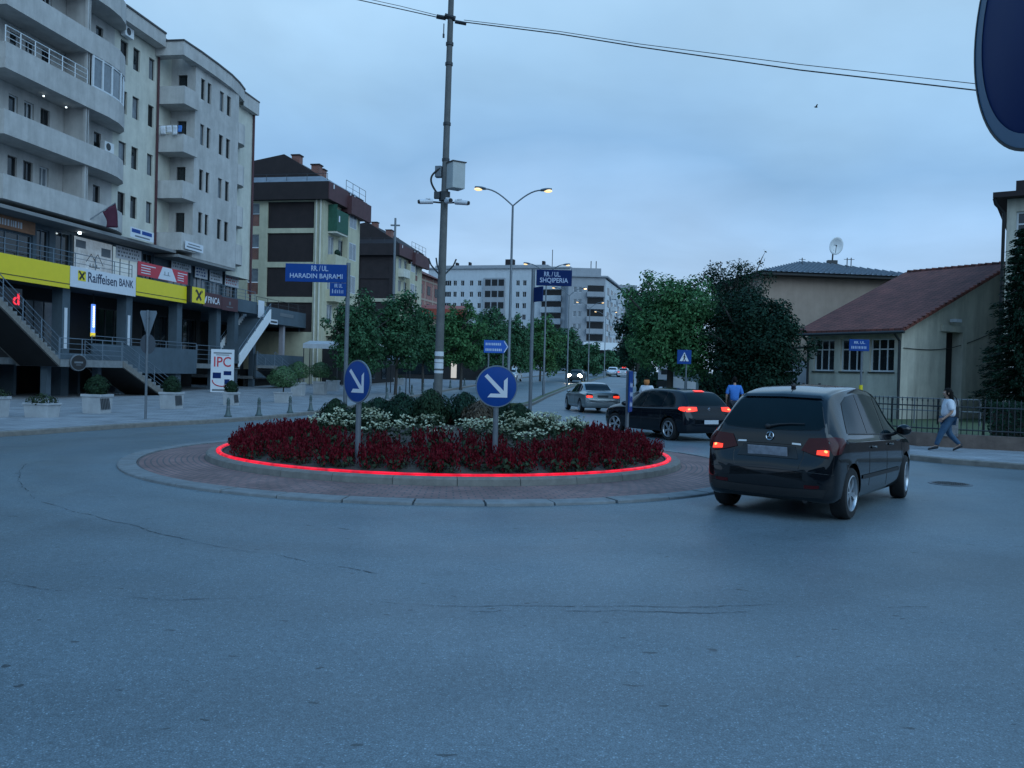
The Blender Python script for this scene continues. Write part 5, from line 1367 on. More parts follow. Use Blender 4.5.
# terrace shop signs
t,p = board('shop_sign','weathered orange brown shop sign at the far left of the terrace','sign',-1.5,3.72,7.8,8.4,y=1.3,m=mat('faded_orange',(.33,.16,.09),.7,.3,2))
l = MB(); rnd = random.Random(1)
x = 2.2
while x < 4.3: w_ = rnd.uniform(.12,.22); l.box(x,x+w_*.6,-.006,-.003,.16,.45); x += w_
l.build('worn_lettering',M['signwhite'],p)
def poster_mat():
    m = mat('poster_collage',(.42,.45,.47),.4,.7,1.6,emit=(.75,.9,1.0),es=.12); return m
t,p = board('shop_poster','big pale printed window poster with a roof outline lit by a spot lamp','poster',6.55,9.7,6.5,8.25,y=1.28,m=poster_mat())
l = MB()
for a,b in (((.95,.55),(1.35,1.0)),((1.35,1.0),(1.7,.62)),((1.6,.72),(1.9,1.05)),((1.9,1.05),(2.35,.5))):
    a = Vector((a[0],-.01,a[1])); b = Vector((b[0],-.01,b[1])); l.tube([a,b],.018,4)
l.box(1.2,2.1,-.008,-.004,.3,.34); l.box(1.25,1.3,-.008,-.004,.34,.5); l.box(1.5,1.55,-.008,-.004,.34,.5); l.box(1.8,1.85,-.008,-.004,.34,.5); l.build('roof_outline',M['dkmetal'],p)
d = MB(); d.box(.1,.9,-.006,-.003,1.2,1.6); d.box(2.2,3.0,-.006,-.003,1.0,1.45); d.build('dark_print',M['galv'],p)
t = thing('spot_lamp','small bright white lamp under the balcony over the poster window','lamp',onB(6.4,.9,8.36),RB)
mb = MB(); mb.tube([(0,.3,.06),(0,0,.02)],.03,6); mb.build('arm',M['dkmetal'],t); mb = MB(); mb.sphere((0,-.02,0),.1,.08,.06,10,6); mb.build('bulb',mat('spot_glow',(.9,.95,1),.4,0,3,emit=(.8,.95,1.),es=9),t)
t,p = board('shop_sign','blue and white oblong sign hanging under the balcony end','sign',9.0,11.2,8.6,9.15,y=-.25,m=M['signwhite'])
l = MB(); l.box(.1,.9,-.006,-.003,.28,.48); l.box(1.05,2.0,-.006,-.003,.28,.48); l.build('blue_lettering',M['blue'],p); l = MB(); l.box(.4,1.8,-.006,-.003,.08,.16); l.build('small_lettering',M['galv'],p)
t,p = board('shop_sign','small white board on the lowest loggia parapet','sign',14.1,16.2,8.72,9.2,y=-.5,m=M['signwhite'])
l = MB(); l.box(.15,1.9,-.006,-.003,.12,.2); l.box(.3,1.7,-.006,-.003,.3,.36); l.build('worn_lettering',M['galv'],p)
_tl = ['pale printed shop board just right of the roof outline poster','pale shop board above the red banner','white shop board at the start of the right terrace row','white shop board in the middle of the right terrace row','wide white shop board with a red line at the end of the right terrace row']
for i,(a,b,z0,z1) in enumerate(((10.0,12.4,7.6,8.3),(15.6,17.9,7.7,8.3),(18.4,20.0,7.5,8.3),(20.3,22.0,7.45,8.3),(22.4,24.4,7.4,8.25))):
    t,p = board('shop_sign',_tl[i],'sign',a,b,z0,z1,y=1.25,m=M['signwhite'],group='white boards on the terrace shops')
    l = MB(); rnd = random.Random(20+i)
    for k in range(3):
        x = .15
        while x < b-a-.3: w_ = rnd.uniform(.06,.2); l.box(x,x+w_,-.006,-.003,.14+k*.2,.24+k*.2); x += w_+rnd.uniform(.05,.2)
    l.build('worn_lettering',M['red'] if i == 4 else M['blue'] if i == 2 else M['galv'],p)
# vertical lit blade inside the bank and a small red lit letter at the left
t = thing('blade_sign','narrow upright lit blue and white sign with a yellow foot inside the bank front','sign',onB(9.2,2.0,3.4),RB)
mb = MB(); mb.box(-.12,.12,-.05,.05,0,1.55); bp = mb.build('panel',M['litblue'],t); l = MB(); rnd = random.Random(1); z = .3
while z < 1.45: h = rnd.uniform(.06,.12); l.box(-.09,.05,-.056,-.052,z,z+h); z += h+.03
l.build('lettering',M['litwhite'],bp); l = MB(); l.box(-.13,.13,-.057,.057,-.2,-.003); l.build('emblem_field',mat('lit_yellow',(.7,.6,.1),.4,0,2,emit=(.9,.75,.05),es=.7),t)
l = MB(); l.box(-.04,.04,-.02,.02,1.555,2.12); l.build('hanger',M['dkmetal'],t)
t = thing('neon_sign','small red lit sign at the left border below the yellow board','sign',onB(-.9,-1.2,4.1),RB)
mb = MB(); mb.box(-1.6,.75,.03,.1,-.1,.75); bk = mb.build('panel',M['black'],t)
lettering('d',.36,.5,.2,.05,.02,M['litred'],bk,name='letter',ext=.02)
l = MB(); l.box(-1.4,-1.3,.1,1.1,.3,.4); l.box(.3,.4,.1,1.1,.3,.4); l.build('bracket',M['dkmetal'],t)
# flag
t = thing('flag','dark purple flag hanging from a slanted pole on the lowest curved balcony','flag',onB(5.9,-.02,9.0),RB)
mb = MB(); mb.tube([(0,.1,-.1),(.8,-.85,.95)],.03,8); mb.build('flagpole',M['galv'],t)
rows = []
for i in range(9):
    u = i/8; top = Vector((.42,-.4,.42)).lerp(Vector((.8,-.85,.94)),u); row = []
    for k in range(9):
        w_ = k/8; row.append((top.x+.28*w_+.05*math.sin(u*9+w_*3),top.y-.10*math.sin(u*7+w_*4)*w_-.1*w_,top.z-w_*(.75+.45*u)))
    rows.append(row)
mb = MB(); mb.loft(rows); f = mb.build('cloth',M['plum'],t,smooth=True); s_ = f.modifiers.new('Solidify','SOLIDIFY'); s_.thickness = .012
t = thing('laundry','white and blue washing drying over a corner balcony of the right block','laundry',onB(13.8,0,15.45),RB)
for i,(y0,y1,mm,dz) in enumerate(((1.1,.75,M['tee'],.5),(.7,.35,M['tee'],.4),(.3,.0,M['signwhite'],.55),(-.05,-.3,M['shirtblue'],.4))):
    mb = MB(); rows = [[(-.02-.03*math.sin(k*1.3+i),y0+(y1-y0)*j/4,.5-dz*k/4) for j in range(5)] for k in range(5)]; mb.loft(rows); o = mb.build('garment',mm,t,smooth=True); s_ = o.modifiers.new('Solidify','SOLIDIFY'); s_.thickness = .015
mb = MB(); mb.tube([(.02,1.2,.51),(.02,-.35,.51)],.012,5); mb.build('line',M['wire'],t)

# outdoor stairs in front of the bank
def staircase(label, u0, z0, u1, z1, y0, y1, name='outdoor_staircase', lo=-.32, hi=-.02, mstep=None, stringer=None, rail=M['rail'], thick=.22):
    t = thing(name,label,'stairs',onB(u0,y0,0),RB)
    n = max(3,round(abs(z1-z0)/.17)); mb = MB(); w = y1-y0
    for i in range(n):
        xa = (u1-u0)*i/n; xb = (u1-u0)*(i+1)/n; za = z0+(z1-z0)*(i+.0)/n; zt = max(z0+(z1-z0)*i/n,z0+(z1-z0)*(i+1)/n)
        mb.box(min(xa,xb)-.015,max(xa,xb)+.02,0,w,zt-.2-.02*(i%2),zt)
    mb.build('steps',mstep or M['stone'],t)
    s = MB()
    for yy in (0,w):
        s.add([(0,yy-.05,z0+lo),(u1-u0,yy-.05,z1+lo),(u1-u0,yy-.05,z1+hi),(0,yy-.05,z0+hi),(0,yy+.05,z0+lo),(u1-u0,yy+.05,z1+lo),(u1-u0,yy+.05,z1+hi),(0,yy+.05,z0+hi)],[(0,1,2,3),(4,5,6,7)[::-1],(0,1,5,4),(3,2,6,7),(0,3,7,4),(1,2,6,5)])
    s.build('stringer',stringer or M['kerb'],t)
    u_ = MB(); u_.add([(0,.05,z0-.34),(u1-u0,.05,z1-.34),(u1-u0,w-.05,z1-.34),(0,w-.05,z0-.34),(0,.05,z0-.30),(u1-u0,.05,z1-.30),(u1-u0,w-.05,z1-.30),(0,w-.05,z0-.30)],[(0,1,2,3),(4,5,6,7)[::-1],(0,1,5,4),(3,2,6,7),(0,3,7,4),(1,2,6,5)]); u_.build('underside',M['dark'],t)  # dark sheet under the steps, the stair's shade put into its colour
    for yy in (0,w):
        railing(t,[(0,yy,z0),(u1-u0,yy,z1)],.95,rail,posts=1.4,bars=4,name='handrail')
    return t
staircase('outdoor stair rising to the left from the podium landing, beside the yellow board',.75,1.9,-6,6.35,-2.3,-.35)
staircase('outdoor stair descending from the bank podium to the pavement by the planter',5.4,1.9,9.6,.12,-2.3,-.25)
t = thing('stair_landing','concrete landing with rails joining the two bank stairs','landing',onB(.8,-2.35,0),RB)
mb = MB(); mb.box(0,4.55,0,2.2,1.55,1.88); mb.build('slab',M['stone'],t); mb = MB(); mb.box(.3,.6,.9,1.2,-.1,1.55); mb.box(3.9,4.2,.9,1.2,-.1,1.55); mb.build('pillar',M['wall_c'],t); railing(t,[(0,.04,1.88),(4.5,.04,1.88)],.95,M['rail'],posts=1.3,bars=4,name='handrail')
t = thing('round_sign','small round light box with a white rim under the stair landing','sign',onB(1.7,-2.55,1.75),RB-R(30))
mb = MB(); mb.lathe([(.001,-.09),(.36,-.09),(.38,-.07),(.38,.07),(.36,.09),(.001,.09)],(0,0,0),28,'y'); dd = mb.build('case',M['galv'],t,smooth=True); mb = MB(); mb.lathe([(.001,-.096),(.33,-.096)],(0,0,0),28,'y',False); fc = mb.build('face',M['black'],dd)
l = MB(); l.box(-.2,.18,-.103,-.099,-.03,.05); l.box(-.12,.1,-.103,-.099,-.12,-.09); l.build('worn_lettering',M['galv'],fc)
# poster board by the third stair
ip = Vector((-18.25,52.04,.17))
t = thing('poster_board','upright white advertising board with red capital letters by the stairs','poster board',ip,RB-R(58))
p = plate(t,0,1.35,.0,2.62,0,M['signwhite'])
lettering('IPC',.98,.62,.18,1.55,-.003,M['red'],p)
l = MB(); l.box(.15,1.2,-.006,-.003,2.35,2.43); l.box(.3,1.05,-.006,-.003,2.25,2.3); l.box(.1,1.25,-.006,-.003,.08,.2); l.build('small_lettering',M['galv'],p)
l = MB(); l.box(.12,.6,-.006,-.003,.85,1.2); l.box(.75,1.2,-.006,-.003,1.05,1.3); l.box(.8,1.1,-.006,-.003,.5,.8); l.build('product_pictures',M['bluedk'],p)
l = MB(); l.tube([(.1+.55*(1+math.cos(PI+k/12*PI)),-.01,.75+.38*math.sin(PI+k/12*PI)) for k in range(13)],.03,5); l.build('red_swoosh',M['red'],p)
l = MB(); l.box(.03,.12,.03,.5,-.1,.1); l.box(1.2,1.3,.03,.5,-.1,.1); l.build('foot',M['dkmetal'],t)
# third stair and the cafe pavilion at the end of the block
staircase('concrete stair descending to the right beside the poster board',22.9,1.9,28.2,.12,-2.3,-1.0)
staircase('upper stair with a wide white side panel climbing to the pavilion roof',20.2,2.0,24.9,5.4,-1.0,.9,lo=-.25,hi=.55,stringer=M['white'],mstep=M['wall_c'])
def pavilion():
    t = thing('cafe_pavilion','blue grey raised cafe pavilion with dark open front right of the bank block','pavilion',onB(25.3,.2,0),RB)
    mb = MB(); mb.box(0,9.5,0,6,5.1,6.3); mb.build('roof_fascia',M['wall_c'],t)
    mb = MB(); mb.box(.2,9.4,.1,.25,1.0,2.75); mb.build('parapet',M['wall_c'],t)
    mb = MB(); mb.box(0,9.5,.3,6,.9,1.1); mb.build('floor',M['stone'],t)
    for x in (.1,5.2,9.0):
        c = MB(); c.box(x,x+.35,.3,.65,-.1,5.1); c.build('column',M['wall_c'] if x != 5.2 else mat('pale_column',(.3,.28,.3),.8,.1,3),t)
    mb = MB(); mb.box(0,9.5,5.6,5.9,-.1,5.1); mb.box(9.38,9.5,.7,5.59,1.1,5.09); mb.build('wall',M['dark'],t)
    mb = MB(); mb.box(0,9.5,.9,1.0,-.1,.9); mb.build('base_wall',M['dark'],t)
    rnd = random.Random(3)
    for k in range(6):
        u = .8+k*1.4; c = MB(); c.box(u,u+.45,1.2,1.65,1.1,1.6); c.box(u,u+.45,1.6,1.66,1.6,2.3+rnd.random()*.6); c.build('chair_back',M['dkmetal'],t)
    railing(t,[(0,.1,6.3),(9.4,.1,6.3)],.6,M['dkmetal'],posts=1.9,bars=2,name='roof_rail')
    l = MB(); l.box(3.9,6.4,-.02,-.003,5.75,6.0); l.build('wall_sign',M['galv'],t)
    g = MB(); g.lathe([(.16,-.02),(.22,-.02)],(1.1,0,5.75),16,'y',False); g.build('round_emblem',mat('teal_paint',(.05,.3,.32),.5,.1,4),t)
    return t
pavilion()
t,p = board('notice_board','plain white board at the top of the upper stair','sign',24.3,25.25,5.3,6.55,y=-.35,m=M['signwhite'])
t,p = board('small_sign','little white sign at the head of the white stair panel','sign',26.6,27.9,5.0,5.35,y=-.2,m=M['signwhite'])
l = MB(); l.box(.1,1.2,-.006,-.003,.1,.24); l.build('worn_lettering',M['black'],p)
# ------------------------------------------------------------------ brown blocks down the left side
def brown_block(label, corner, rz, L, Dp, zf0, zf1, peak, floors, full, sub):
    t = thing('apartment_building',label,'building',corner,rz)
    pz = floors; W = 5.0 if full else 4.6
    # side wall with recessed brown panels between beige bands
    holes = [(.85,W,a,b) for a,b in pz]+([(W+.75,W+1.75,a+.2,b-.1) for a,b in pz] if full else [])
    mb = MB(); wallh(mb,0,Dp,-.5,zf0,holes,F_left(0),.12); mb.build('wall',M['beige'] if full else M['brown'],t)
    for i,h in enumerate(holes[:len(pz)]):
        m2 = MB(); m2.face((.115,h[0],h[2]),(.115,h[1],h[2]),(.115,h[1],h[3]),(.115,h[0],h[3])); m2.build('cladding_panel',M['brown'],t,fix=False)
    if full:
        for h in holes[len(pz):]: window(t,(h[0],h[1],h[2]+1.0,h[3]),F_left(0),M['frame_w'],M['curtain'],.1,nv=0); m2 = MB(); m2.face((.1,h[0],h[2]),(.1,h[1],h[2]),(.1,h[1],h[2]+.98),(.1,h[0],h[2]+.98)); m2.build('brick_panel',M['brickred'],t,fix=False)
        for y in (.25,.62): d = MB(); d.tube([(-.08,y,0),(-.08,y,zf0)],.075,8); d.build('drain_pipe',M['wall_b'],t)
    else:
        d = MB(); d.box(-.03,-.003,.2,4.6,zf0-5.6,zf0-5.2); d.build('string_course',M['beige'],t)
    # front wall: bays, windows, balconies
    hs = []; 
    for a,b in pz:
        u = 1.0
        while u < L-1.3: hs.append((u,u+1.2,a+.75,b-.05)); u += 2.1
    mb = MB(); wallh(mb,0,L,-.5,zf0,hs,F_front(0)); mb.build('wall',M['beige'],t)
    rnd = random.Random(len(label))
    for k,h in enumerate(hs):
        window(t,h,F_front(0),M['frame_w'],rnd.choice([M['curtain'],M['glass'],M['curtain']]),.1,nv=1)
        if k % 2: m2 = MB(); m2.box(h[0],h[1],-.04,-.003,h[2]-.72,h[2]-.06); m2.build('brick_panel',M['brickred'],t)
    for i,(a,b) in enumerate(pz):
        p0 = .9; p1 = p0+2.4
        parapet(t,[(p0,0),(p0,-.75),(p1,-.75),(p1,0)],a-.25,a+.75,M['beige'] if i else M['wall_b'],back=-.002)
        if i == 0 and full:
            n_ = MB(); n_.box(p0-.01,p1+.01,-.8,-.76,a-.1,b-.5); n_.box(p0-.05,p0-.01,-.8,-.01,a-.1,b-.1); n_.build('balcony_net',M['greencloth'],t)
            j = MB(); j.box(p0+.3,p0+.5,-.84,-.81,a+.7,a+1.2); j.build('hung_cloth',M['tee'],t)
        if i == 1 and full: p = MB(); p.sphere((p0+.7,-.6,a+.95),.4,.25,.3,8,6); p.build('potted_plant',M['leafdark'],t)
    bay = MB(); bay.box(4.0,6.2,-.5,-.002,pz[-1][0]-.6,zf0-.5); bay.build('bay_wall',M['beige'],t)
    for a,b in pz: window(t,(4.3,5.9,a+.8,b-.1),lambda q,d,z:(q,-.51+d*.02,z),M['frame_w'],M['curtain'],.1,nv=1)
    # deep sheet-metal fascia
    f = MB(); f.box(-.45,L*.45,-.55,Dp,zf0,zf1); f.mi = 1; f.box(L*.45,L+.3,-.95,-.57,zf0-.45,zf1-.35); f.box(L*.45,L+.3,-.55,Dp,zf0-.3,zf1-.1); f.build('roof_fascia',[M['brown'],M['fascia']],t)
    ff = MB(); ff.box(-.44,L*.45-.01,-.61,-.552,zf0+.01,zf1-.01); ff.build('front_fascia',M['fascia'],t)
    for u in (.4,L*.5,L*.62): d = MB(); d.box(u,u+.12,-.67,-.61,zf1-.45,zf1-.1); d.build('spout',M['signwhite'],t)
    # tin skirt, then the steep gable roof set back
    yp = 4.3
    sk = MB(); sk.add([(-.4,-.5,zf1+.003),(L,-.5,zf1+.003),(L,.6,zf1+.7),(.8,.6,zf1+.7),(-.4,Dp,zf1+.003),(.8,Dp,zf1+.7)],[(0,1,2,3),(4,0,3,5)]); sk.build('roof_skirt',M['rooftin'] if full else M['brown'],t)
    g = MB(); g.prism_yz([(-.3,zf1+.1),(yp,peak),(yp+6.5,zf1+1.6),(yp+6.5,zf1+.1)],1.3,L+.2); rf = g.build('roof',M['brown'],t)
    for u,y,h in ((2.2,yp-.6,.55),(1.6,1.6,.75),(5.0,yp-1.6,.55)):
        zc = zf1+.1+(peak-zf1-.1)*(y+.3)/(yp+.3)-.3
        c = MB(); c.box(u,u+.7,y-.35,y+.35,zc,zc+h+.2); ch = c.build('chimney',M['brickred'],rf); c2 = MB(); c2.box(u-.07,u+.77,y-.42,y+.42,zc+h+.203,zc+h+.3); c2.build('chimney_cap',M['conc'],ch) if False else c2.build('cap',M['brown'],rf)
    railing(t,[(L*.45,-.4,zf1),(L+.2,-.4,zf1)],1.0,M['dkmetal'],posts=1.4,bars=2,name='roof_rail')
    railing(t,[(-.35,Dp,zf1+.1),(-.35,-.4,zf1+.1)],.55,M['dkmetal'],posts=1.7,bars=1,name='roof_rail')
    # ground floor shop with canopy
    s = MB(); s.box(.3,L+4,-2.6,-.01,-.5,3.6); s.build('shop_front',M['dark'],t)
    c = MB(); c.add([(-.3,-2.6,3.6),(L+4,-2.6,3.6),(L+4,-4.2,3.2),(-.3,-4.2,3.2),(-.3,-2.6,3.75),(L+4,-2.6,3.75),(L+4,-4.2,3.35),(-.3,-4.2,3.35)],[(0,1,2,3),(4,5,6,7)[::-1],(2,3,7,6),(0,3,7,4),(1,2,6,5)]); c.build('canopy',M['wall_b'],t)
    for u in (1.5,4.5,7.5): l = MB(); l.box(u,u+1.2,-2.66,-2.605,.6,2.8); l.build('shop_window',M['glass'],t)
    return t
cb = at(320,380,71); cb.z = zg(71)
brown_block('brown clad apartment block with a red fascia and steep dark roof behind the bank block',cb,math.atan2(1,.2),8.0,14,15.3,16.75,19.5,[(13.0,15.2),(10.2,12.6),(7.3,9.75),(4.4,6.85)],True,0)
cb = at(393,380,104); cb.z = zg(104)
brown_block('second darker block with brown side wall, just left of the concrete pole',cb,math.atan2(1,.2),10.5,14,14.6,16.0,18.9,[(12.4,14.5),(9.6,11.8),(6.8,9.0),(4.0,6.2)],False,0)
def pink_block():
    c = at(414,380,131); t = thing('apartment_building','unplastered pink brick building behind the second brown block','building',(c.x,131,zg(131)),math.atan2(1,.22))
    mb = MB(); mb.box(0,12,0,9,-1,15.0); mb.build('wall',M['brickpink'],t)
    f = MB()
    for z in (2.8,5.6,8.4,11.2,14.2): f.box(-.05,12.05,-.05,-.003,z,z+.3); f.box(-.06,-.003,-.05,9,z,z+.3)
    for u in (0,4,8,11.7): f.box(u,u+.3,-.06,-.003,-1,15)
    f.build('concrete_frame',M['tan'],t)
    for z in (3.8,6.6,9.4,12.2):
        for u in (1.3,5.3,9.2):
            w = MB(); w.box(u,u+1.5,-.05,-.003,z,z+1.4); w.build('window',M['glassdk'],t)
    r = MB(); r.prism_yz([(-.8,15.0),(4,17.2),(9.5,15.0)],-.5,12.3); r.build('roof',M['rooftile'],t)
    l = at(440,380,112); t2 = thing('low_building','low red roofed kiosk building beside the concrete pole, above the trees','building',(l.x-4,120,zg(120)),0)
    mb = MB(); mb.box(0,6.5,0,5,-1,7.9); mb.build('wall',M['tan'],t2); r = MB(); r.prism_yz([(-.4,7.7),(-.4,9.1),(2.5,9.8),(5.4,8)],-.3,6.8); r.build('roof',mat('red_sheet',(.28,.05,.03),.6,.15,2),t2)
pink_block()
p = at(391.5,380,92); t = thing('utility_pole','thin pale pole rising in front of the second brown block','pole',(p.x,92,zg(92)))
mb = MB(); mb.tube([(0,0,-.2),(0,0,at(391.5,218,92).z-zg(92))],[.17,.11],8); mb.build('shaft',M['signwhite'] if False else M['galv'],t,smooth=True); mb = MB(); mb.box(-.5,.5,-.05,.05,at(391.5,226,92).z-zg(92),at(391.5,224.5,92).z-zg(92)); mb.build('crossarm',M['galv'],t)

# ------------------------------------------------------------------ big apartment blocks at the end of the street
def far_blocks():
    d = 222; z0 = zg(d); a = at(426,375,d).x; b = at(568,375,d-10).x
    t = thing('apartment_building','long white apartment block at the end of the street','building',(a,d,z0),math.atan2(-10,b-a))
    L = math.hypot(b-a,10); H = at(440,269.5,d).z-z0
    def ux(px): return at(px,300,d-5).x-a
    hs = []; rows = [H-4.3-2.85*k for k in range(5)]
    for z in rows:
        for px in (446,455,463,472.5,481,521,528,536.5): 
            u = ux(px)-.5; hs.append((u,u+(1.7 if px == 446 else .95),z,z+1.35))
    bay = [(ux(486),ux(508))]; bb = [(ux(545),ux(566))]
    mb = MB(); wallh(mb,0,L,-1,H,hs,F_front(0),.25); mb.build('wall',M['far_w'],t)
    for h in hs: window(t,h,F_front(0),M['frame_w'],M['glassdk'],.18,nv=1 if h[1]-h[0] < 1.2 else 2,fw=.07)
    bw = MB(); bw.box(bay[0][0],bay[0][1],-.9,-.003,-1,H-2.4); bw.build('bay_wall',M['far_g'],t)
    for z in rows:
        for k in range(3):
            u = bay[0][0]+.5+k*1.75; w = MB(); w.box(u,u+1.45,-.93,-.9+.002-.005,z-.1,z+1.5); w.build('window',M['glassdk'],t)
    for z in rows:
        p = MB(); p.box(bb[0][0],bb[0][1],-1.1,-.003,z-1.0,z+.35); p.build('balcony',M['far_w'],t)
        w = MB(); w.box(bb[0][0]+.15,bb[0][1]-.15,-.02,-.004,z+.36,z+1.75); w.build('balcony_opening',M['glassdk'],t)
    rf = MB(); rf.box(-.4,L,-.5,12,H,H+.35); rf.build('roof',M['far_g'],t); at_ = MB(); at_.box(1.5,L-6,.8,11,H+.36,H+1.0); at_.build('attic',M['far_g'],t)
    for px,h,w in ((505,1.6,2.2),(452,.9,.5),(466,1.0,.4),(543,1.1,.6)):
        u = ux(px); c = MB(); c.box(u,u+w,2,3.5,H+.36,H+.4+h+.6); c.build('chimney',M['brown'],t)
    m = MB(); m.tube([(ux(554),1.5,H),(ux(554),1.5,H+4.8)],.09,6); m.build('mast',M['dkmetal'],t)
    body = MB(); body.box(.05,L-.05,.3,13,-1,H-.01); body.build('rear_wall',M['far_w'],t)
    # the grey block in front of its right end
    d2 = 200; z2 = zg(190); a2 = at(566,375,d2).x; b2 = at(604,375,d2-2).x; H2 = at(585,277,d2).z-z2
    t = thing('apartment_building','grey corner apartment block with a white balcony side, left of the green street tree','building',(a2,d2,z2),0)
    L2 = b2-a2; rows2 = [H2-3.6-2.85*k for k in range(7)]; hs = []
    for z in rows2:
        for u in (1.2,2.4): hs.append((u,u+.8,z,z+1.3))
    mb = MB(); wallh(mb,0,L2,-1,H2,hs,F_front(0),.25); mb.build('wall',M['far_g'],t)
    for h in hs: window(t,h,F_front(0),M['frame_w'],M['curtain'],.18,nv=0,fw=.08)
    for z in rows2:
        p = MB(); p.box(L2*.50,L2*.98,-1.2,-.003,z-1.0,z+.15); p.build('balcony',M['far_g'],t)
        w = MB(); w.box(L2*.52,L2*.96,-.02,-.004,z+.16,z+1.7); w.build('balcony_opening',M['glassdk'],t)
    # receding white side
    sx = L2; S = 36; mb = MB(); ang = math.atan2(S,9.5)
    def Fs(a_,d_,z_): return (sx+a_*math.cos(ang)-d_*math.sin(ang)+.0, a_*math.sin(ang)+d_*math.cos(ang)*0+ (0 if True else 0), z_)
    hs = []
    for z in rows2:
        for u in (3,9,15,21,27,33): hs.append((u,u+3.2,z-.1,z+1.6))
    wallh(mb,0,S,-1,H2-.4,hs,Fs,.4); mb.build('wall',M['far_w'],t)
    for h in hs:
        w = MB(); w.face(Fs(h[0],-.03,h[2]),Fs(h[1],-.03,h[2]),Fs(h[1],-.03,h[3]),Fs(h[0],-.03,h[3])); w.build('window',M['glassdk'],t,fix=False)
    for z in rows2:
        for u in (7.4,19.4,31.4): 
            p = MB(); c0 = Vector(Fs(u,0,0)); p.obox((c0.x+1.0,c0.y,z-.3),(2.2,1.2,1.0),ang); p.build('balcony',M['far_w'],t)
    rf = MB(); rf.prism([(-.4,-.5),(L2+.4,-.5),(Fs(S,0,0)[0]+.4,Fs(S,0,0)[1]),(Fs(S,0,0)[0]-8,Fs(S,0,0)[1]),(-.4,S)],H2,H2+.35); rf.build('roof',M['far_g'],t)
    bd = MB(); bd.prism([(.05,.3),(L2-.3,.3),(Fs(S,.5,0)[0]-.5,Fs(S,0,0)[1]-.2),(.05,S-.2)],-1,H2-.42); bd.build('rear_wall',M['far_g'],t)
    at2 = MB(); at2.box(.8,L2-1,1,9,H2+.36,H2+2.2); at2.build('attic',M['far_g'],t)
    for u in (1.8,3.0): m = MB(); m.tube([(u+3.5,2,H2+.3),(u+3.5,2,H2+4.0)],.1,6); m.build('mast',M['dkmetal'],t)
    cn = MB(); cn.box(L2*.42,L2+9,-3.5,-.003,at(600,350,d2-3).z-z2,at(600,342.5,d2-3).z-z2); cn.build('canopy',M['white'],t)
    gl = MB(); gl.box(L2*.42,L2+2,-1.5,-.9,-.5,at(600,351,d2).z-z2-.01); gl.build('shop_front',M['glassdk'],t)
    p = at(632,375,250); t = thing('apartment_building','pale distant apartment slab just left of the green street tree','building',(p.x-2.5,262,zg(190)),R(0))
    H3 = at(625,285,262).z-zg(190)
    mb = MB(); mb.box(-6,5,0,12,-1,H3); mb.build('wall',M['far_g'],t)
    for k in range(7):
        for u in (-5,-2.5,0,2.5): w = MB(); w.box(u,u+1.4,-.03,-.003,H3-3.2-2.9*k,H3-1.7-2.9*k); w.build('window',M['glassdk'],t)
far_blocks()

# ------------------------------------------------------------------ right side houses
def tan_house():
    d = 50; c = at(783,380,d); t = thing('house','tan two storey house with a dish on its hipped grey roof','house',(c.x,d,.2),R(6))
    W = 7.9; ze = at(840,277,d).z-.2
    mb = MB(); mb.box(-1.4,W,0,8,2.75,ze-.05); mb.build('wall',M['tan'],t)
    mb = MB(); mb.box(-1.43,W+.03,-.03,8,-.3,2.748); mb.build('plinth_wall',M['signwhite'] if False else mat('pale_plinth',(.42,.45,.5),.85,.12,2,stain=.2),t)
    mb = MB(); mb.box(-1.75,W+.8,-.75,8.7,ze-.05,ze+.12); mb.build('eaves',M['dkmetal'],t)
    hx = 2.9; zp = at(832,262,d+4).z-.2
    r = MB(); r.add([(-1.95,-.9,ze+.12),(W+.95,-.9,ze+.12),(W+.95,8.9,ze+.12),(-1.95,8.9,ze+.12),(2.6,4,zp),(3.9,4,zp)],[(0,1,5,4),(1,2,5),(2,3,4,5),(3,0,4)])
    for k in range(34):     # ribs of the corrugated sheets
        x = -1.9+k*.315; 
        fz = lambda q:(q+.9)/4.9
        lim = min((x+1.95)/4.55,(W+.95-x)/4.95,1)
        if lim > .05: r.tube([(x,-.9,ze+.15),(x,-.9+4.9*lim,ze+.15+(zp-ze-.12)*lim)],.035,4,False)
    r.build('roof',M['rooftin'],t)
    w = (6.2,7.1,4.3,5.7)
    return t,(3.2,3.6,zp)
TH,_ = tan_house()
def dish():
    p = at(832,262,54); t = thing('satellite_dish','pale round satellite dish on the ridge of the tan house','satellite dish',(p.x,54,p.z))
    mb = MB(); mb.tube([(0,0,-.3),(.05,0,.75)],.05,8); mb.build('mast',M['dkmetal'],t)
    m2 = MB(); prof = [(.001,.10)]+[(r,.10-.16*(r/.56)**2*1.0) for r in (.15,.3,.45,.56)]; m2.lathe(prof,(0,0,0),24,'y',False)
    o = m2.build('reflector',M['white'],t,smooth=True); o.location = (.16,-.1,1.0); o.rotation_euler = (R(12),0,R(24)); s = o.modifiers.new('Solidify','SOLIDIFY'); s.thickness = .02
    m3 = MB(); m3.box(-.3,.3,-.15,.15,-.35,.1); m3.build('base',M['dkmetal'],t)
    m4 = MB(); m4.tube([(.16,-.1,.55),(.0,-.65,.9)],.018,5); m4.sphere((0,-.66,.92),.05,.05,.05,6,5); m4.build('feed_arm',M['dkmetal'],t)
    for px in (847,851,802):
        q = at(px,266,52.5); t2 = thing('tv_antenna','thin aerial mast on the roof of the tan house','antenna',(q.x,52.5,q.z-.6),0,'thin roof aerials')
        mb = MB(); mb.tube([(0,0,0),(0,0,1.1)],.03,5); mb.build('mast',M['dkmetal'],t2); mb = MB(); mb.tube([(-.2,0,1.0),(.2,0,1.0)],.015,4); mb.build('crossbar',M['dkmetal'],t2)
dish()
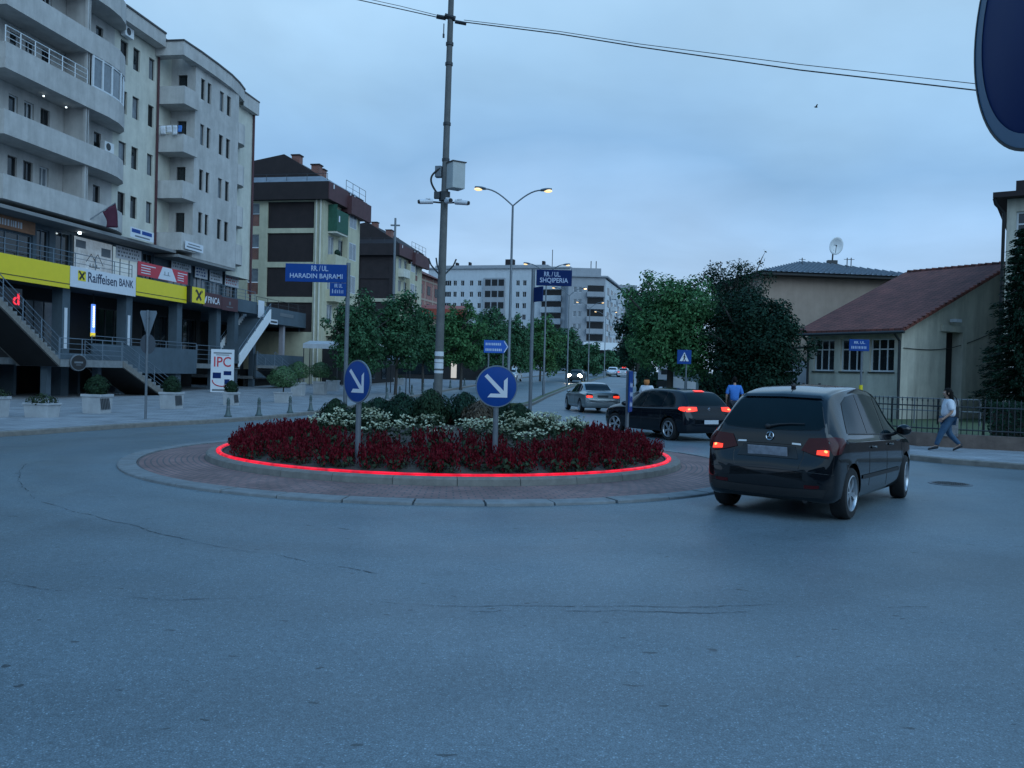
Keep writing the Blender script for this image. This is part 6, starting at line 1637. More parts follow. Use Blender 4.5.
def red_roof_house():
    C = (17.6,39.0,.25); rz = math.atan2(.54,.84); t = thing('house','low cream house with a big dark red tiled roof and three white windows','house',C,rz)
    ez = 4.2-.25; rzg = 7.75-.25; X = 8.6; Y = 5.1
    hs = [(.35,1.6,2.05,3.6),(1.95,3.2,2.05,3.6),(3.55,4.75,2.05,3.6)]
    mb = MB(); wallh(mb,0,Y,-.3,ez+.1,hs,F_left(0),.25); mb.build('wall',M['school'],t)
    for h in hs: window(t,h,F_left(0),M['frame_w'],M['glass'],.16,nv=2,nh=1,sill=M['dkmetal'],fw=.07)
    # gable wall with its recessed porch
    zr = lambda x: ez+.0+(rzg-ez)*(x/X)
    px0,px1,pz0,pz1 = 3.55,4.75,.55,4.05
    g = MB(); g.face((0,0,-.3),(px0,0,-.3),(px0,0,zr(px0)),(0,0,zr(0))); g.face((px1,0,-.3),(X+3,0,-.3),(X+3,0,rzg-1.2),(X,0,rzg),(px1,0,zr(px1))); g.face((px0,0,pz1),(px1,0,pz1),(px1,0,zr(px1)),(px0,0,zr(px0))); g.face((px0,0,-.3),(px1,0,-.3),(px1,0,pz0),(px0,0,pz0))
    for a,b in (((px0,pz0),(px0,pz1)),((px0,pz1),(px1,pz1)),((px1,pz1),(px1,pz0)),((px1,pz0),(px0,pz0))): g.face((a[0],0,a[1]),(b[0],0,b[1]),(b[0],1.1,b[1]),(a[0],1.1,a[1]))
    g.build('wall',M['school'],t)
    d = MB(); d.box(px0+.45,px1-.01,.4,.5,pz0,pz1); d.build('porch_door',M['dark'],t)
    f = MB(); f.box(px0-.0,px0+.0+.001,-.0,.0,0,0) if False else f.box(px1,px1+.35,-.12,-.003,-.3,pz1+.3); f.box(px0-.5,px1-.003,-.12,-.003,pz1+.003,pz1+.3); f.build('porch_surround',M['school'],t)
    l = MB(); l.box(px0+.05,px0+.5,-.45,-.12,pz1+.45,pz1+.6); l.build('porch_lamp',M['signwhite'],t)
    b = MB(); b.face((.05,Y,-.3),(X,Y,-.3),(X,Y,rzg-.3),(.05,Y,ez)); b.face((X+3,.05,-.3),(X+3,Y,-.3),(X+3,Y,rzg-1.4),(X+3,.05,rzg-1.4)); b.build('rear_wall',M['school'],t)
    # roof: tiled slab with thickness, gutter and rough ridge
    sl = (rzg-ez)/X; ov = .55
    r = MB(); th = .16
    def q(x,y,dz=0): return (x,y,(ez+sl*x if x <= X else rzg-sl*(x-X))+.12+dz)
    for x0,x1 in ((-ov,X),(X,X+3.4)):
        r.add([q(x0,-.45),q(x1,-.45),q(x1,Y+.4),q(x0,Y+.4),q(x0,-.45,th),q(x1,-.45,th),q(x1,Y+.4,th),q(x0,Y+.4,th)],[(3,2,1,0),(4,5,6,7),(0,1,5,4),(1,2,6,5),(2,3,7,6),(3,0,4,7)])
    rf = r.build('roof',M['rooftile'],t)
    rd = MB()
    for k in range(16): y = -.4+k*.36; rd.tube([(X,y,rzg+.26),(X,y+.34,rzg+.3)],.1,6)
    for k in range(26): x = -.4+k*.345; rd.obox(q(x,-.45,.17),(.2,.16,.06),0,0,-math.atan(sl))
    rd.build('ridge_tiles',M['rooftile'],rf)
    gt = MB(); gt.tube([(-ov-.06,-.5,ez-.12),(-ov-.06,Y+.4,ez-.12)],.07,8); gt.build('gutter',M['dkmetal'],t)
    for y in (.02,Y-.1): dp = MB(); dp.tube([(-ov,y,ez-.14),(-.12,y,ez-.5),(-.09,y,-.3)],.06,8); dp.build('drain_pipe',M['dkmetal'],t,smooth=True)
    w = MB(); pts = [(.1+i*.5,-.04,3.15-.35*math.sin(PI*i/14)*(1)+.13*i*.5) for i in range(15)]; w.tube(pts,.018,4); w.build('wall_cable',M['wire'],t)
red_roof_house()
def right_block():
    c = at(1001.5,380,36.5); t = thing('building','tall cream building cut off by the right border, behind the conifer','building',(c.x,36.5,.2),R(-33))
    H = at(1000,199,36.5).z-.2; hs = []
    for z in (H-1.9-3.1*k for k in range(3)): hs += [(.35,1.75,z-.3,z+1.35),(2.6,4.0,z-.3,z+1.35)]
    mb = MB(); wallh(mb,0,9,-.3,H,hs,F_front(0),.2); mb.face((0,0,-.3),(0,9,-.3),(0,9,H),(0,0,H)); mb.build('wall',M['school'],t)
    for h in hs: window(t,h,F_front(0),M['frame_w'],M['glass'],.14,nv=1,nh=1,sill=M['frame_w'],fw=.08)
    r = MB(); r.box(-.5,9.4,-.6,9,H,H+.22); r.box(.3,9.0,-.0,8.5,H+.223,H+.75); r.build('roof',M['brown'],t)
    d = MB(); d.tube([(-.45,-.5,H-.02),(-.4,-.4,H-.25),(-.1,-.12,H-.6),(-.1,-.12,-.3)],.07,8); d.build('drain_pipe',M['black'],t,smooth=True)
right_block()

# ------------------------------------------------------------------ fences on the right
WL = smooth_line([(46,3.5),(30,12.6),(20,17.9),(12.9,21.9),(10.9,23.1),(9.75,24.9),(9.2,27.6),(9.15,30)],.8)
def fence():
    w2 = offset_line(WL,-.28); mb = MB()
    mb.loft([[(a[0],a[1],.0),(a[0],a[1],.46),(a[0]+.0,a[1],.47),(b[0],b[1],.47),(b[0],b[1],.0)] for a,b in zip(WL,w2)])
    t = mb.build('low_wall',mat('brown_stone_wall',(.17,.125,.105),.9,.3,4,.4,30,stain=.3)); tag(t,'low brownish wall behind the walking woman, carrying the iron fence','wall')
    t = thing('iron_fence','dark green iron fence with pointed bars on the low wall','fence',(0,0,.47))
    mid = offset_line(WL,-.14); P = [Vector((p[0],p[1],0)) for p in mid]
    rail = MB()
    for z in (.12,.72): rail.tube([p+Vector((0,0,z)) for p in P],.02,6)
    rail.build('rail',M['dkmetal'],t)
    bars = MB(); acc = 0; k = 0
    for a,b in zip(P,P[1:]):
        L = (b-a).length; s = (-acc)%.135
        while s < L:
            q = a.lerp(b,s/L); bars.tube([q+Vector((0,0,.0)),q+Vector((0,0,.82))],.012,5,False); bars.tube([q+Vector((0,0,.82)),q+Vector((0,0,.87)),q+Vector((0,0,.95))],[.012,.024,.002],5,False); s += .135
        acc += L
    bars.build('bar',M['dkmetal'],t,smooth=True)
    i = min(range(len(mid)),key=lambda j:(mid[j][0]-11.4)**2+(mid[j][1]-22.9)**2)
    for j in (i,i-7,i-14):
        if 0 <= j < len(mid): p = MB(); p.obox((mid[j][0],mid[j][1],.42),(.42,.34,.98),R(-25)); p.build('pillar',mat('rubble_pillar',(.2,.19,.19),.9,.5,9,.8,14),t,bevel=.02)
fence()
def tube_rail():
    t = thing('tubular_railing','thin grey tubular railing on the grass in front of the red roofed house','railing',(0,0,.3))
    pts = [at(800,395,34),at(846,396,33.2),at(892,397,32.5),at(938,398,31.8),at(962,399,31.4),at(1000,400,31)]
    mb = MB(); P = [Vector((p.x,p.y,0)) for p in pts]
    for a,b in zip(P,P[1:]):
        n = 2
        for z in (.95,.5): mb.tube([a+Vector((0,0,z)),b+Vector((0,0,z))],.022,6)
        for i in range(n+1): q = a.lerp(b,i/n); mb.tube([q,q+Vector((0,0,.95))],.026,6)
    mb.build('frame',M['galv'],t,smooth=True)
tube_rail()
def slat_fence():
    p = at(787,385,40); t = thing('slat_fence','short dark slatted fence at the right edge of the dark tree','fence',(p.x,40,.15))
    for k in range(5): mb = MB(); mb.box(0,1.6,0,.04,.3+k*.26,.42+k*.26); mb.build('slat',M['dkmetal'],t)
    for x in (0,.75,1.5): mb = MB(); mb.box(x,x+.09,.045,.12,-.1,1.55); mb.build('post',M['dkmetal'],t)
slat_fence()

# ------------------------------------------------------------------ trees
def crown(blobs, n, leaf, seed, gap=.0, squash=.9):
    rnd = random.Random(seed); mb = MB(); vol = [b[3]*b[4]*b[5] for b in blobs]; tot = sum(vol)
    cum = []; a = 0
    for v in vol: a += v/tot; cum.append(a)
    made = 0; tries = 0
    while made < n and tries < n*4:
        tries += 1
        u = rnd.random(); i = next(k for k,c in enumerate(cum) if u <= c+1e-9); b = blobs[i]
        d = Vector((rnd.gauss(0,1),rnd.gauss(0,1),rnd.gauss(0,1))).normalized()
        r = rnd.random()**.42
        q = Vector((b[0]+d.x*b[3]*r,b[1]+d.y*b[4]*r,b[2]+d.z*b[5]*r))
        nz_ = noise.noise(q*1.15+Vector((seed*7.1,0,0)))+.55*noise.noise(q*2.9+Vector((0,seed*3.3,0)))
        if nz_ < gap-.32+(.42*(r-.5) if r > .5 else 0): continue
        nr = d+Vector((rnd.uniform(-.9,.9),rnd.uniform(-.9,.9),rnd.uniform(-.2,1.1)))
        leaf_quad(mb,q,nr,leaf*rnd.uniform(.6,1.35),leaf*.55*rnd.uniform(.7,1.2),rnd)
        made += 1
    return mb
def limbs(mb, base, top, blobs, rnd, r):
    b = Vector(base); tp = Vector(top); k = b.lerp(tp,.5)+Vector((rnd.uniform(-.1,.1),rnd.uniform(-.1,.1),0))
    mb.tube([b-Vector((0,0,.2)),b+Vector((0,0,.15)),k,tp],[r*1.35,r,r*.85,r*.6],10)
    for q in blobs:
        c = Vector(q[:3]); s = k.lerp(tp,rnd.uniform(.3,1)); m_ = s.lerp(c,.5)+Vector((rnd.uniform(-.15,.15),rnd.uniform(-.15,.15),.15))
        mb.tube([s,m_,c,c+Vector((rnd.uniform(-.3,.3),rnd.uniform(-.3,.3),q[5]*.5))],[r*.5,r*.35,r*.2,r*.06],6,False)
def tree(label, x, y, h, w, z0c, m, n=5000, leaf=.2, seed=1, r=.12, nb=9, gap=0., group=None, name='tree', lean=(0,0), top_bias=1.):
    rnd = random.Random(seed); t = thing(name,label,'tree',(x,y,zg(y)+.1),0,group)
    hc = h-z0c; blobs = [(lean[0]*.5,lean[1]*.5,z0c+hc*.5,w*.36,w*.36,hc*.42)]
    for k in range(nb):
        a = 2*PI*k/nb+rnd.uniform(-.4,.4); u = (k*.618)%1; zz = z0c+hc*(.16+.72*u); rr = w*.5*math.sin(PI*(.2+.72*u))**.8*rnd.uniform(.5,.72)
        s = w*rnd.uniform(.18,.27)*(1-.25*u); blobs.append((rr*math.cos(a)+lean[0]*u,rr*math.sin(a)+lean[1]*u,zz,s,s,s*rnd.uniform(.7,.95)*min(1.3,hc/w)))
    for k in range(5):      # ragged sprays that break the outline
        a = rnd.random()*6.28; u = rnd.uniform(.3,1.0); rr = w*.5*math.sin(PI*(.16+.70*u))**.8; s = w*.09
        blobs.append((rr*math.cos(a),rr*math.sin(a),z0c+hc*(.1+.87*u),s,s,s*1.2))
    tr = MB(); limbs(tr,(0,0,0),(lean[0]*.5,lean[1]*.5,z0c+hc*.45),blobs[1:],rnd,r); tr.build('trunk',M['bark'],t,smooth=True)
    crown(blobs,n,leaf,seed,gap).build('crown',m,t,fix=False)
    return t
def tree_px(label, px, d, top, bot, wpx, m, **k):
    p = at(px,(top+bot)/2,d); h = at(px,top,d).z-zg(d)-.1; zb = at(px,bot,d).z-zg(d)-.1
    return tree(label,p.x,d,h,wpx/860*d,max(.3,zb),m,**k)
G1 = 'street trees along the left pavement'
tree_px('leafy street tree nearest the camera on the left, behind the blue panel reading two words',358,52,287,374,66,M['leafmid'],n=7000,leaf=.24,seed=3,group=G1,r=.11)
tree_px('second street tree on the left, between the left name post and the concrete pole',397,56,286,372,66,M['leafmid'],n=7500,leaf=.25,seed=4,group=G1,r=.11)
tree_px('third street tree on the left, partly behind the concrete pole',424,63,308,368,44,M['leafmid'],n=4500,leaf=.26,seed=5,group=G1,r=.1)
tree_px('fourth street tree on the left, just right of the concrete pole',462,70,303,370,58,M['leafgreen'],n=6500,leaf=.3,seed=6,group=G1)
tree_px('fifth street tree on the left, above the small blue direction board',490,80,301,372,54,M['leafmid'],n=6000,leaf=.32,seed=7,group=G1)
tree_px('sixth street tree on the left, left of the nearest lamp post',512,90,312,374,46,M['leafmid'],n=5000,leaf=.34,seed=8,group=G1)
tree_px('tall street tree below the blue panel of the right name post',541,100,311,376,50,M['leafgreen'],n=6000,leaf=.36,seed=9,group=G1)
tree_px('eighth street tree on the left, drooping over the headlights of the oncoming car',567,112,324,376,42,M['leafmid'],n=4500,leaf=.4,seed=10,group=G1)
tree_px('ninth street tree on the left, below the grey corner block',588,132,341,375,36,M['leafmid'],n=3800,leaf=.45,seed=11,group=G1)
tree_px('last small street tree on the left, at the bend',608,155,350,374,30,M['leafmid'],n=3000,leaf=.5,seed=12,group=G1)
G2 = 'dark trees filling in behind the left street trees'
for i,(px,d,top,w,lab) in enumerate(((446,120,318,60,'dark tree far behind the fourth street tree'),(478,135,322,66,'dark tree far behind the direction board'),(515,150,326,60,'dark tree far behind the nearest lamp post'),(550,165,330,60,'dark tree far behind the second lamp post'),(580,178,346,46,'dark tree in front of the canopy of the grey corner block'),(622,170,349,36,'dark tree at the far bend of the street'))):
    tree_px(lab,px,d,top,374,w,M['leafdark'] if i%2 else M['leafmid'],n=3500,leaf=.6,seed=30+i,group=G2)
tree_px('bright green street tree on the right behind the crossing sign',671,38,269,378,114,M['leafgreen'],n=24000,leaf=.17,seed=21,r=.16,nb=17,lean=(.2,0),gap=-.12)
tree_px('dark broad tree right of the bright green tree, over the man in blue',758,36,288,397,110,M['leafdark'],n=26000,leaf=.16,seed=22,r=.18,nb=17,gap=-.2)
tree_px('feathery tree rising above the dark tree with airy open branches',733,40,254,330,96,M['leafdark'],n=6000,leaf=.13,seed=23,r=.1,nb=20,gap=.22)
tree_px('dark tree behind the left side of the bright green tree',640,58,282,368,50,M['leafdark'],n=5000,leaf=.28,seed=24)
tree_px('dark tree at the far right kerb behind the edge on blue sign',634,90,318,374,34,M['leafdark'],n=3000,leaf=.36,seed=25)
def conifer():
    p = at(1019,400,25.5); t = thing('conifer_tree','dark conifer with drooping branches at the right border','tree',(p.x,25.5,.3))
    H = at(1018,224,25.5).z-.3; rnd = random.Random(5); tr = MB(); tr.tube([(0,0,-.3),(0,0,H*.5),(0,0,H)],[.14,.09,.02],8); n = MB()
    for lv in range(22):
        u = lv/21; z = .75+u*(H-.95); R_ = 1.12*(1-u)**.7*(1 if lv > 2 else .8)+.12
        if 3 <= lv <= 9: R_ *= .78+.3*abs(math.sin(lv*1.7))
        nbr = int(10-4*u)
        for k in range(nbr):
            a = 2*PI*k/nbr+lv*.7+rnd.uniform(-.25,.25); rr = R_*rnd.uniform(.7,1.12); e = Vector((rr*math.cos(a),rr*math.sin(a),z-.22*rr)); s = Vector((0,0,z))
            tr.tube([s,s.lerp(e,.55)+Vector((0,0,.07)),e],[.03,.018,.006],4,False)
            for _ in range(int(120+130*rr)):
                f = rnd.random()**.8; q = s.lerp(e,f)+Vector((rnd.uniform(-1,1),rnd.uniform(-1,1),rnd.uniform(-1.1,.4)))*.13
                leaf_quad(n,q,(rnd.uniform(-1,1),rnd.uniform(-1,1),.7),.13,.04,rnd,(math.cos(a),math.sin(a),-.5))
    tr.build('trunk',M['bark'],t); n.build('crown',M['needle'],t,fix=False)
conifer()
def hedge():
    t = thing('hedge','dark clipped hedge behind the iron fence at the right border','hedge',(0,0,.2))
    rnd = random.Random(6); mb = MB(); st = MB()
    for _ in range(7500):
        u = rnd.random(); a = Vector((12.75,23.0,0)).lerp(Vector((22,18.3,0)),u); dep = Vector((.45,.89,0))
        w = rnd.random(); top = 1.15+.12*noise.noise(Vector((u*14,0,1)))
        z = rnd.random()**.7*top; ed = rnd.random()
        off = (.0 if ed < .6 else w)*1.0; 
        if ed > .6: z = top-rnd.random()*.12
        q = a+dep*(off+rnd.uniform(-.05,.06)+.06*noise.noise(Vector((u*18,z*3,4)))); q.z = z
        leaf_quad(mb,q,(-.45+rnd.uniform(-.6,.6),-.89+rnd.uniform(-.6,.6),rnd.uniform(-.3,.8)),.10,.055,rnd)
    for k in range(26): a = Vector((12.9,23.2,0)).lerp(Vector((22,18.6,0)),k/25); st.tube([a+Vector((0,.3,0)),a+Vector((.05,.35,.9))],.03,5)
    c = MB(); c.add([(12.95,23.15,0),(22,18.6,0),(22.35,19.25,0),(13.3,23.8,0),(12.95,23.15,1.0),(22,18.6,1.0),(22.35,19.25,1.0),(13.3,23.8,1.0)],[(0,1,5,4),(1,2,6,5),(2,3,7,6),(3,0,4,7),(4,5,6,7)]); c.build('inner_twigs',M['bark'],t)
    st.build('stems',M['bark'],t); mb.build('foliage',M['leafdark'],t,fix=False)
hedge()
# small clutter on the right pavement behind the cars
def kiosk():
    p = at(684,385,43); t = thing('street_kiosk','grey blue metal kiosk behind the dark hatchback, under the crossing sign','kiosk',(p.x,43,.12),R(5))
    mb = MB(); mb.box(-.75,.75,0,1.2,0,2.1); mb.build('cabin',mat('kiosk_paint',(.12,.19,.22),.5,.2,3,stain=.3),t,bevel=.02); mb = MB(); mb.box(-.85,.85,-.15,1.3,2.103,2.22); mb.build('roof',M['galv'],t); mb = MB(); mb.box(-.55,-.0,-.03,-.003,1.0,1.7); mb.box(.15,.6,-.03,-.003,.8,1.5); mb.build('poster',M['signwhite'],t)
    p = at(664,376,42); t = thing('poster_stand','small pale poster on a dark stand under the bright green tree','poster board',(p.x,42,.12))
    mb = MB(); mb.box(-.28,.28,0,.05,1.55,2.25); pp = mb.build('poster',M['tee'],t); mb = MB(); mb.box(-.15,.15,-.01,-.003,1.8,2.05); mb.build('portrait',M['dkmetal'],pp); mb = MB(); mb.tube([(0,.08,-.1),(0,.08,2.3)],.03,6); mb.box(-.33,.33,.02,.06,1.2,1.5); mb.build('stand',M['dkmetal'],t)
    t = thing('pavement_railing','thin pale pavement railing between the edge on sign and the bright green tree','railing',(0,0,.12))
    mb = MB(); P = [Vector((at(634,390,36).x,36,0)),Vector((at(642,388,46).x,46,0)),Vector((at(648,386,60).x,60,0))]
    for a,b in zip(P,P[1:]):
        mb.tube([a+Vector((0,0,.95)),b+Vector((0,0,.95))],.025,6); mb.tube([a+Vector((0,0,.5)),b+Vector((0,0,.5))],.02,6)
        for i in range(9): q = a.lerp(b,i/8); mb.tube([q,q+Vector((0,0,.95))],.025,6)
    mb.build('frame',M['galv'],t)
kiosk()
def awning(px0,px1,py0,py1,d,label):
    a = at(px0,py0,d); b = at(px1,py1,d); t = thing('cafe_canopy',label,'canopy',(a.x,d,zg(d)+.1))
    w = b.x-a.x; z1 = a.z-zg(d)-.1; z0 = b.z-zg(d)-.1
    mb = MB(); mb.add([(0,0,z0),(w,0,z0),(w,-.0,z1),(0,0,z1),(0,2.2,z1+.3),(w,2.2,z1+.3)],[(0,1,2,3),(3,2,5,4)]); c = mb.build('cloth',mat('canopy_cloth',(.45,.47,.5),.8,.1,3,stain=.2),t); s = c.modifiers.new('Solidify','SOLIDIFY'); s.thickness = .04
    for x in (.05,w-.05): m2 = MB(); m2.tube([(x,.1,-.1),(x,.1,z1)],.035,6); m2.tube([(x,2.1,-.1),(x,2.1,z1+.28)],.035,6); m2.build('post',M['dkmetal'],t)
awning(386,407,359.5,365.5,57,'small white cafe canopy between the second tree trunks')
awning(303,338,343.5,349,66,'long pale cafe canopy behind the blue grey pavilion')
def lit_shop():
    p = at(452,380,92); t = thing('shop_kiosk','dark shop front with a glowing doorway right of the concrete pole','shop',(p.x-2.5,93,zg(93)))
    mb = MB(); mb.box(-5,6,0,4,-.3,3.6); mb.build('wall',M['dark'],t); mb = MB(); mb.box(2.3,2.9,-.04,-.003,.3,2.3); mb.build('lit_doorway',M['shoplight'],t)
    mb = MB(); mb.box(-4,1.5,-.04,-.003,.6,2.2); mb.build('shop_window',M['glass'],t)
lit_shop()
def back_hedge():
    t = thing('hedge','dark bushes under and behind the right hand trees, beyond the cars','hedge',(0,0,.1))
    rnd = random.Random(61); mb = MB(); a = Vector((6.9,47,0)); b = Vector((14.5,44,0))
    for _ in range(9000):
        u = rnd.random(); q = a.lerp(b,u)+Vector((0,rnd.uniform(-.8,.8),0)); top = 2.0+.7*noise.noise(Vector((u*9,1,0)))
        q.z = rnd.random()**.7*top
        if noise.noise(Vector((u*22,q.z*1.4,2))) < -.28: continue
        leaf_quad(mb,q,(rnd.uniform(-1,1),-1,rnd.uniform(-.2,.9)),.22,.12,rnd)
    mb.build('foliage',M['leafdark'],t,fix=False); st = MB()
    for k in range(20): p = a.lerp(b,k/19); st.tube([p-Vector((0,0,.2)),p+Vector((.1,0,1.5))],.04,5)
    st.build('stems',M['bark'],t)
back_hedge()
# ------------------------------------------------------------------ people
def skinned(verts, edges, radii, sub=2):
    me = bpy.data.meshes.new('tmp'); me.from_pydata([tuple(v) for v in verts],edges,[])
    o = bpy.data.objects.new('tmp',me); COL.objects.link(o)
    sk = o.modifiers.new('Skin','SKIN'); sk.use_smooth_shade = True
    if not me.skin_vertices: 
        bm = bmesh.new(); bm.from_mesh(me); bm.verts.layers.skin.verify(); bm.to_mesh(me); bm.free()
    for i,v in enumerate(me.skin_vertices[0].data):
        r = radii[i]; v.radius = r if isinstance(r,tuple) else (r,r); v.use_root = (i == 0)
    s = o.modifiers.new('Sub','SUBSURF'); s.levels = sub; s.render_levels = sub
    dg = bpy.context.evaluated_depsgraph_get(); ev = o.evaluated_get(dg); m2 = ev.to_mesh()
    vs = [tuple(v.co) for v in m2.vertices]; fs = [tuple(p.vertices) for p in m2.polygons]; ev.to_mesh_clear()
    bpy.data.objects.remove(o); bpy.data.meshes.remove(me)
    return vs, fs
def person(label, loc, rz, J, top, bottom, hairm, shoe=M['black'], scarf=None, bag=None, hair_long=True, sc=1.0):
    """J: dict of joints; local forward is +y"""
    t = thing('person',label,'person',loc,rz); t.scale = sc if isinstance(sc,tuple) else (sc,sc,sc)
    V = lambda k: Vector(J[k])
    names = ['pelvis','waist','chest','neck','head']; vs = [V(n) for n in names]; rad = [(.135,.105),(.12,.095),(.15,.105),(.05,.055),(.05,.05)]; ed = [(0,1),(1,2),(2,3),(3,4)]
    def chain(pts, rr, root):
        prev = root
        for p,r in zip(pts,rr): vs.append(Vector(p)); rad.append(r); ed.append((prev,len(vs)-1)); prev = len(vs)-1
    for s in 'lr':
        chain([V('hip'+s),V('knee'+s),V('ankle'+s),V('toe'+s)],[.085,.058,.038,.03],0)
        chain([V('sho'+s),V('elb'+s),V('wri'+s),V('wri'+s)+(V('wri'+s)-V('elb'+s)).normalized()*.07],[.055,.04,.026,.028],2)
    bv,bf = skinned(vs,ed,rad)
    b = MB(); b.add(bv,bf)
    H = V('head'); fw = Vector((J.get('look',0),1,0)).normalized()
    hd = MB(); hd.sphere((0,0,0),.075,.095,.115,16,12)
    rot = Matrix.Rotation(math.atan2(-fw.x,fw.y),3,'Z')
    def hp(p): return tuple(H+Vector((0,0,.06))+rot @ Vector(p))
    vv = []
    for p in hd.v:
        x,y,z = p
        if z < 0: x *= 1-.28*(-z/.115); y *= 1-.08*(-z/.115)
        vv.append(hp((x,y,z)))
    b.add(vv,hd.f)
    nose = MB(); nose.add([(-.016,.086,-.03),(.016,.086,-.03),(0,.088,.02),(0,.118,-.026)],[(0,1,3),(1,2,3),(2,0,3)]); b.add([hp(p) for p in nose.v],nose.f)
    for sx in (-1,1):
        ear = MB(); ear.sphere((sx*.076,-.005,-.008),.012,.022,.034,8,6); b.add([hp(p) for p in ear.v],ear.f)
    b.mi = 1
    for sx in (-1,1): e = MB(); e.sphere((sx*.03,.083,.012),.012,.01,.007,8,6); b.add([hp(p) for p in e.v],e.f)
    b.mi = 2; mo = MB(); mo.sphere((0,.083,-.058),.024,.008,.008,8,6); b.add([hp(p) for p in mo.v],mo.f); b.mi = 0
    for s in 'lr':      # palm fingers, curled a little
        w = V('wri'+s); d = (w-V('elb'+s)).normalized(); sd = Vector((1 if s == 'r' else -1,0,0)); fwd = (Vector((0,1,0))-d*d.y).normalized()
        root = w+d*.065
        for k,l in enumerate((.065,.075,.07,.055)):
            o = root+fwd*(.03-.02*k); b.tube([o,o+d*l*.55-sd*.004,o+d*l-sd*.02],[.0095,.0085,.006],6)
        b.tube([w+d*.02+fwd*.02,w+d*.05+fwd*.045-sd*.01,w+d*.08+fwd*.048-sd*.015],[.011,.01,.007],6)
    b.build('body',[M['skin'],M['white'],M['maroon']],t,smooth=True)
    # top
    tv = [V('pelvis')+Vector((0,0,-.02)),V('waist'),V('chest'),V('neck')+Vector((0,0,-.05))]; k_ = 1.12 if hair_long else 1.0; tr = [(.185*k_,.16*k_),(.175*k_,.155*k_),(.18*k_,.14*k_),(.075,.075)]; te = [(0,1),(1,2),(2,3)]
    for s in 'lr':
        tv += [V('sho'+s),V('sho'+s).lerp(V('elb'+s),.55),V('sho'+s).lerp(V('elb'+s),.9)]; tr += [.086,.076,.074]; i = len(tv)-3; te += [(2,i),(i,i+1),(i+1,i+2)]
    x,f = skinned(tv,te,tr); m1 = MB(); m1.add(x,f); m1.build('shirt',top,t,smooth=True)
    jv = [V('pelvis')]; jr = [(.158,.130)]; je = []
    for s in 'lr':
        jv += [V('hip'+s),V('hip'+s).lerp(V('knee'+s),.5),V('knee'+s),V('ankle'+s)+Vector((0,0,.02))]; i = len(jv)-4; je += [(0,i),(i,i+1),(i+1,i+2),(i+2,i+3)]; jr += [.112,.098,.078,.056]
    x,f = skinned(jv,je,jr); m1 = MB(); m1.add(x,f); m1.build('trousers',bottom,t,smooth=True)
    for s in 'lr':
        m1 = MB(); a = V('ankle'+s); q = V('toe'+s); dd = (q-a); n = 7; rows = []
        heel = a-Vector((dd.x,dd.y,0)).normalized()*.05
        for k in range(n+1):
            u = k/n; c = heel.lerp(q+Vector((dd.x,dd.y,0)).normalized()*.03,u); wd = .055*math.sin(PI*(.14+.76*u))**.5; hh = .088*(1-.5*u); zz = max(.0,heel.z*(1-u)+q.z*u-.045)
            sx = Vector((-dd.y,dd.x,0)).normalized()
            rows.append([c*1.0+sx*wd*math.cos(j/8*2*PI)+Vector((0,0,zz-c.z+hh*.6+hh*.6*math.sin(j/8*2*PI))) for j in range(8)])
        m1.loft(rows,True); m1.face(*rows[0]); m1.face(*rows[-1]); m1.build('shoe',shoe,t,smooth=True)
    hm = MB(); hs = MB(); hs.sphere((0,-.014,.022),.088,.104,.112,16,10)
    keep = [f for f in hs.f if not all(hs.v[i][1] > .035 and hs.v[i][2] < .075 for i in f)]
    hm.add([hp(p) for p in hs.v],keep)
    if hair_long:
        for k in range(9):
            a = -2.5+k*.62; bx,by = .075*math.sin(a) if False else .08*math.cos(PI*(k+.0)/8), -.035-.06*math.sin(PI*k/8)
            hm.tube([hp((bx,by,.03)),hp((bx*1.15,by*1.1,-.08)),hp((bx*1.05,by*1.25,-.17)),hp((bx*.6,by*1.25,-.25))],[.03,.036,.03,.008],7)
    hm.build('hair',hairm,t,smooth=True)
    if scarf:
        sm = MB(); ss = MB(); ss.sphere((0,-.005,-.02),.115,.118,.135,16,10); kp = [f for f in ss.f if not all(ss.v[i][2] > .04 for i in f)]
        sm.add([hp(p) for p in ss.v],kp); sm.tube([hp((.05,-.07,-.12)),hp((.03,-.12,-.22)),hp((0,-.12,-.32))],[.07,.06,.03],8); sm.build('headscarf',scarf,t,smooth=True)
    if bag:
        c = V('pelvis')+Vector(bag); bb = thing('hand_bag','black shoulder bag hanging at the back of the walking woman','bag',t.location+Matrix.Rotation(rz,3,'Z') @ Vector((c.x*sc[0],c.y*sc[1],c.z*sc[2])),rz)
        m1 = MB(); m1.add([(-.05,-.12,0),(.05,-.12,0),(.05,.12,0),(-.05,.12,0),(-.04,-.1,.3),(.04,-.1,.3),(.04,.1,.3),(-.04,.1,.3)],[(3,2,1,0),(4,5,6,7),(0,1,5,4),(1,2,6,5),(2,3,7,6),(3,0,4,7)]); m1.build('pouch',M['black'],bb,bevel=.02)
        m1 = MB(); m1.tube([(0,-.09,.28),(-.06,-.03,.5),(-.10,.05,.58),(-.06,.08,.5),(0,.09,.28)],.012,6); m1.build('strap',M['black'],bb)
    return t
W = dict(pelvis=(0,0,.84),waist=(0,.0,1.0),chest=(0,.0,1.16),neck=(0,.015,1.31),head=(0,.035,1.39),hipl=(-.085,0,.78),kneel=(-.09,.16,.45),anklel=(-.08,.27,.10),toel=(-.08,.41,.05),hipr=(.085,0,.78),kneer=(.09,-.04,.44),ankler=(.085,-.30,.14),toer=(.085,-.18,.04),
         shol=(-.165,0,1.23),elbl=(-.21,-.03,.98),wril=(-.19,.14,.82),shor=(.165,-.01,1.23),elbr=(.22,-.08,1.0),wrir=(.20,.06,.84),look=-.2)
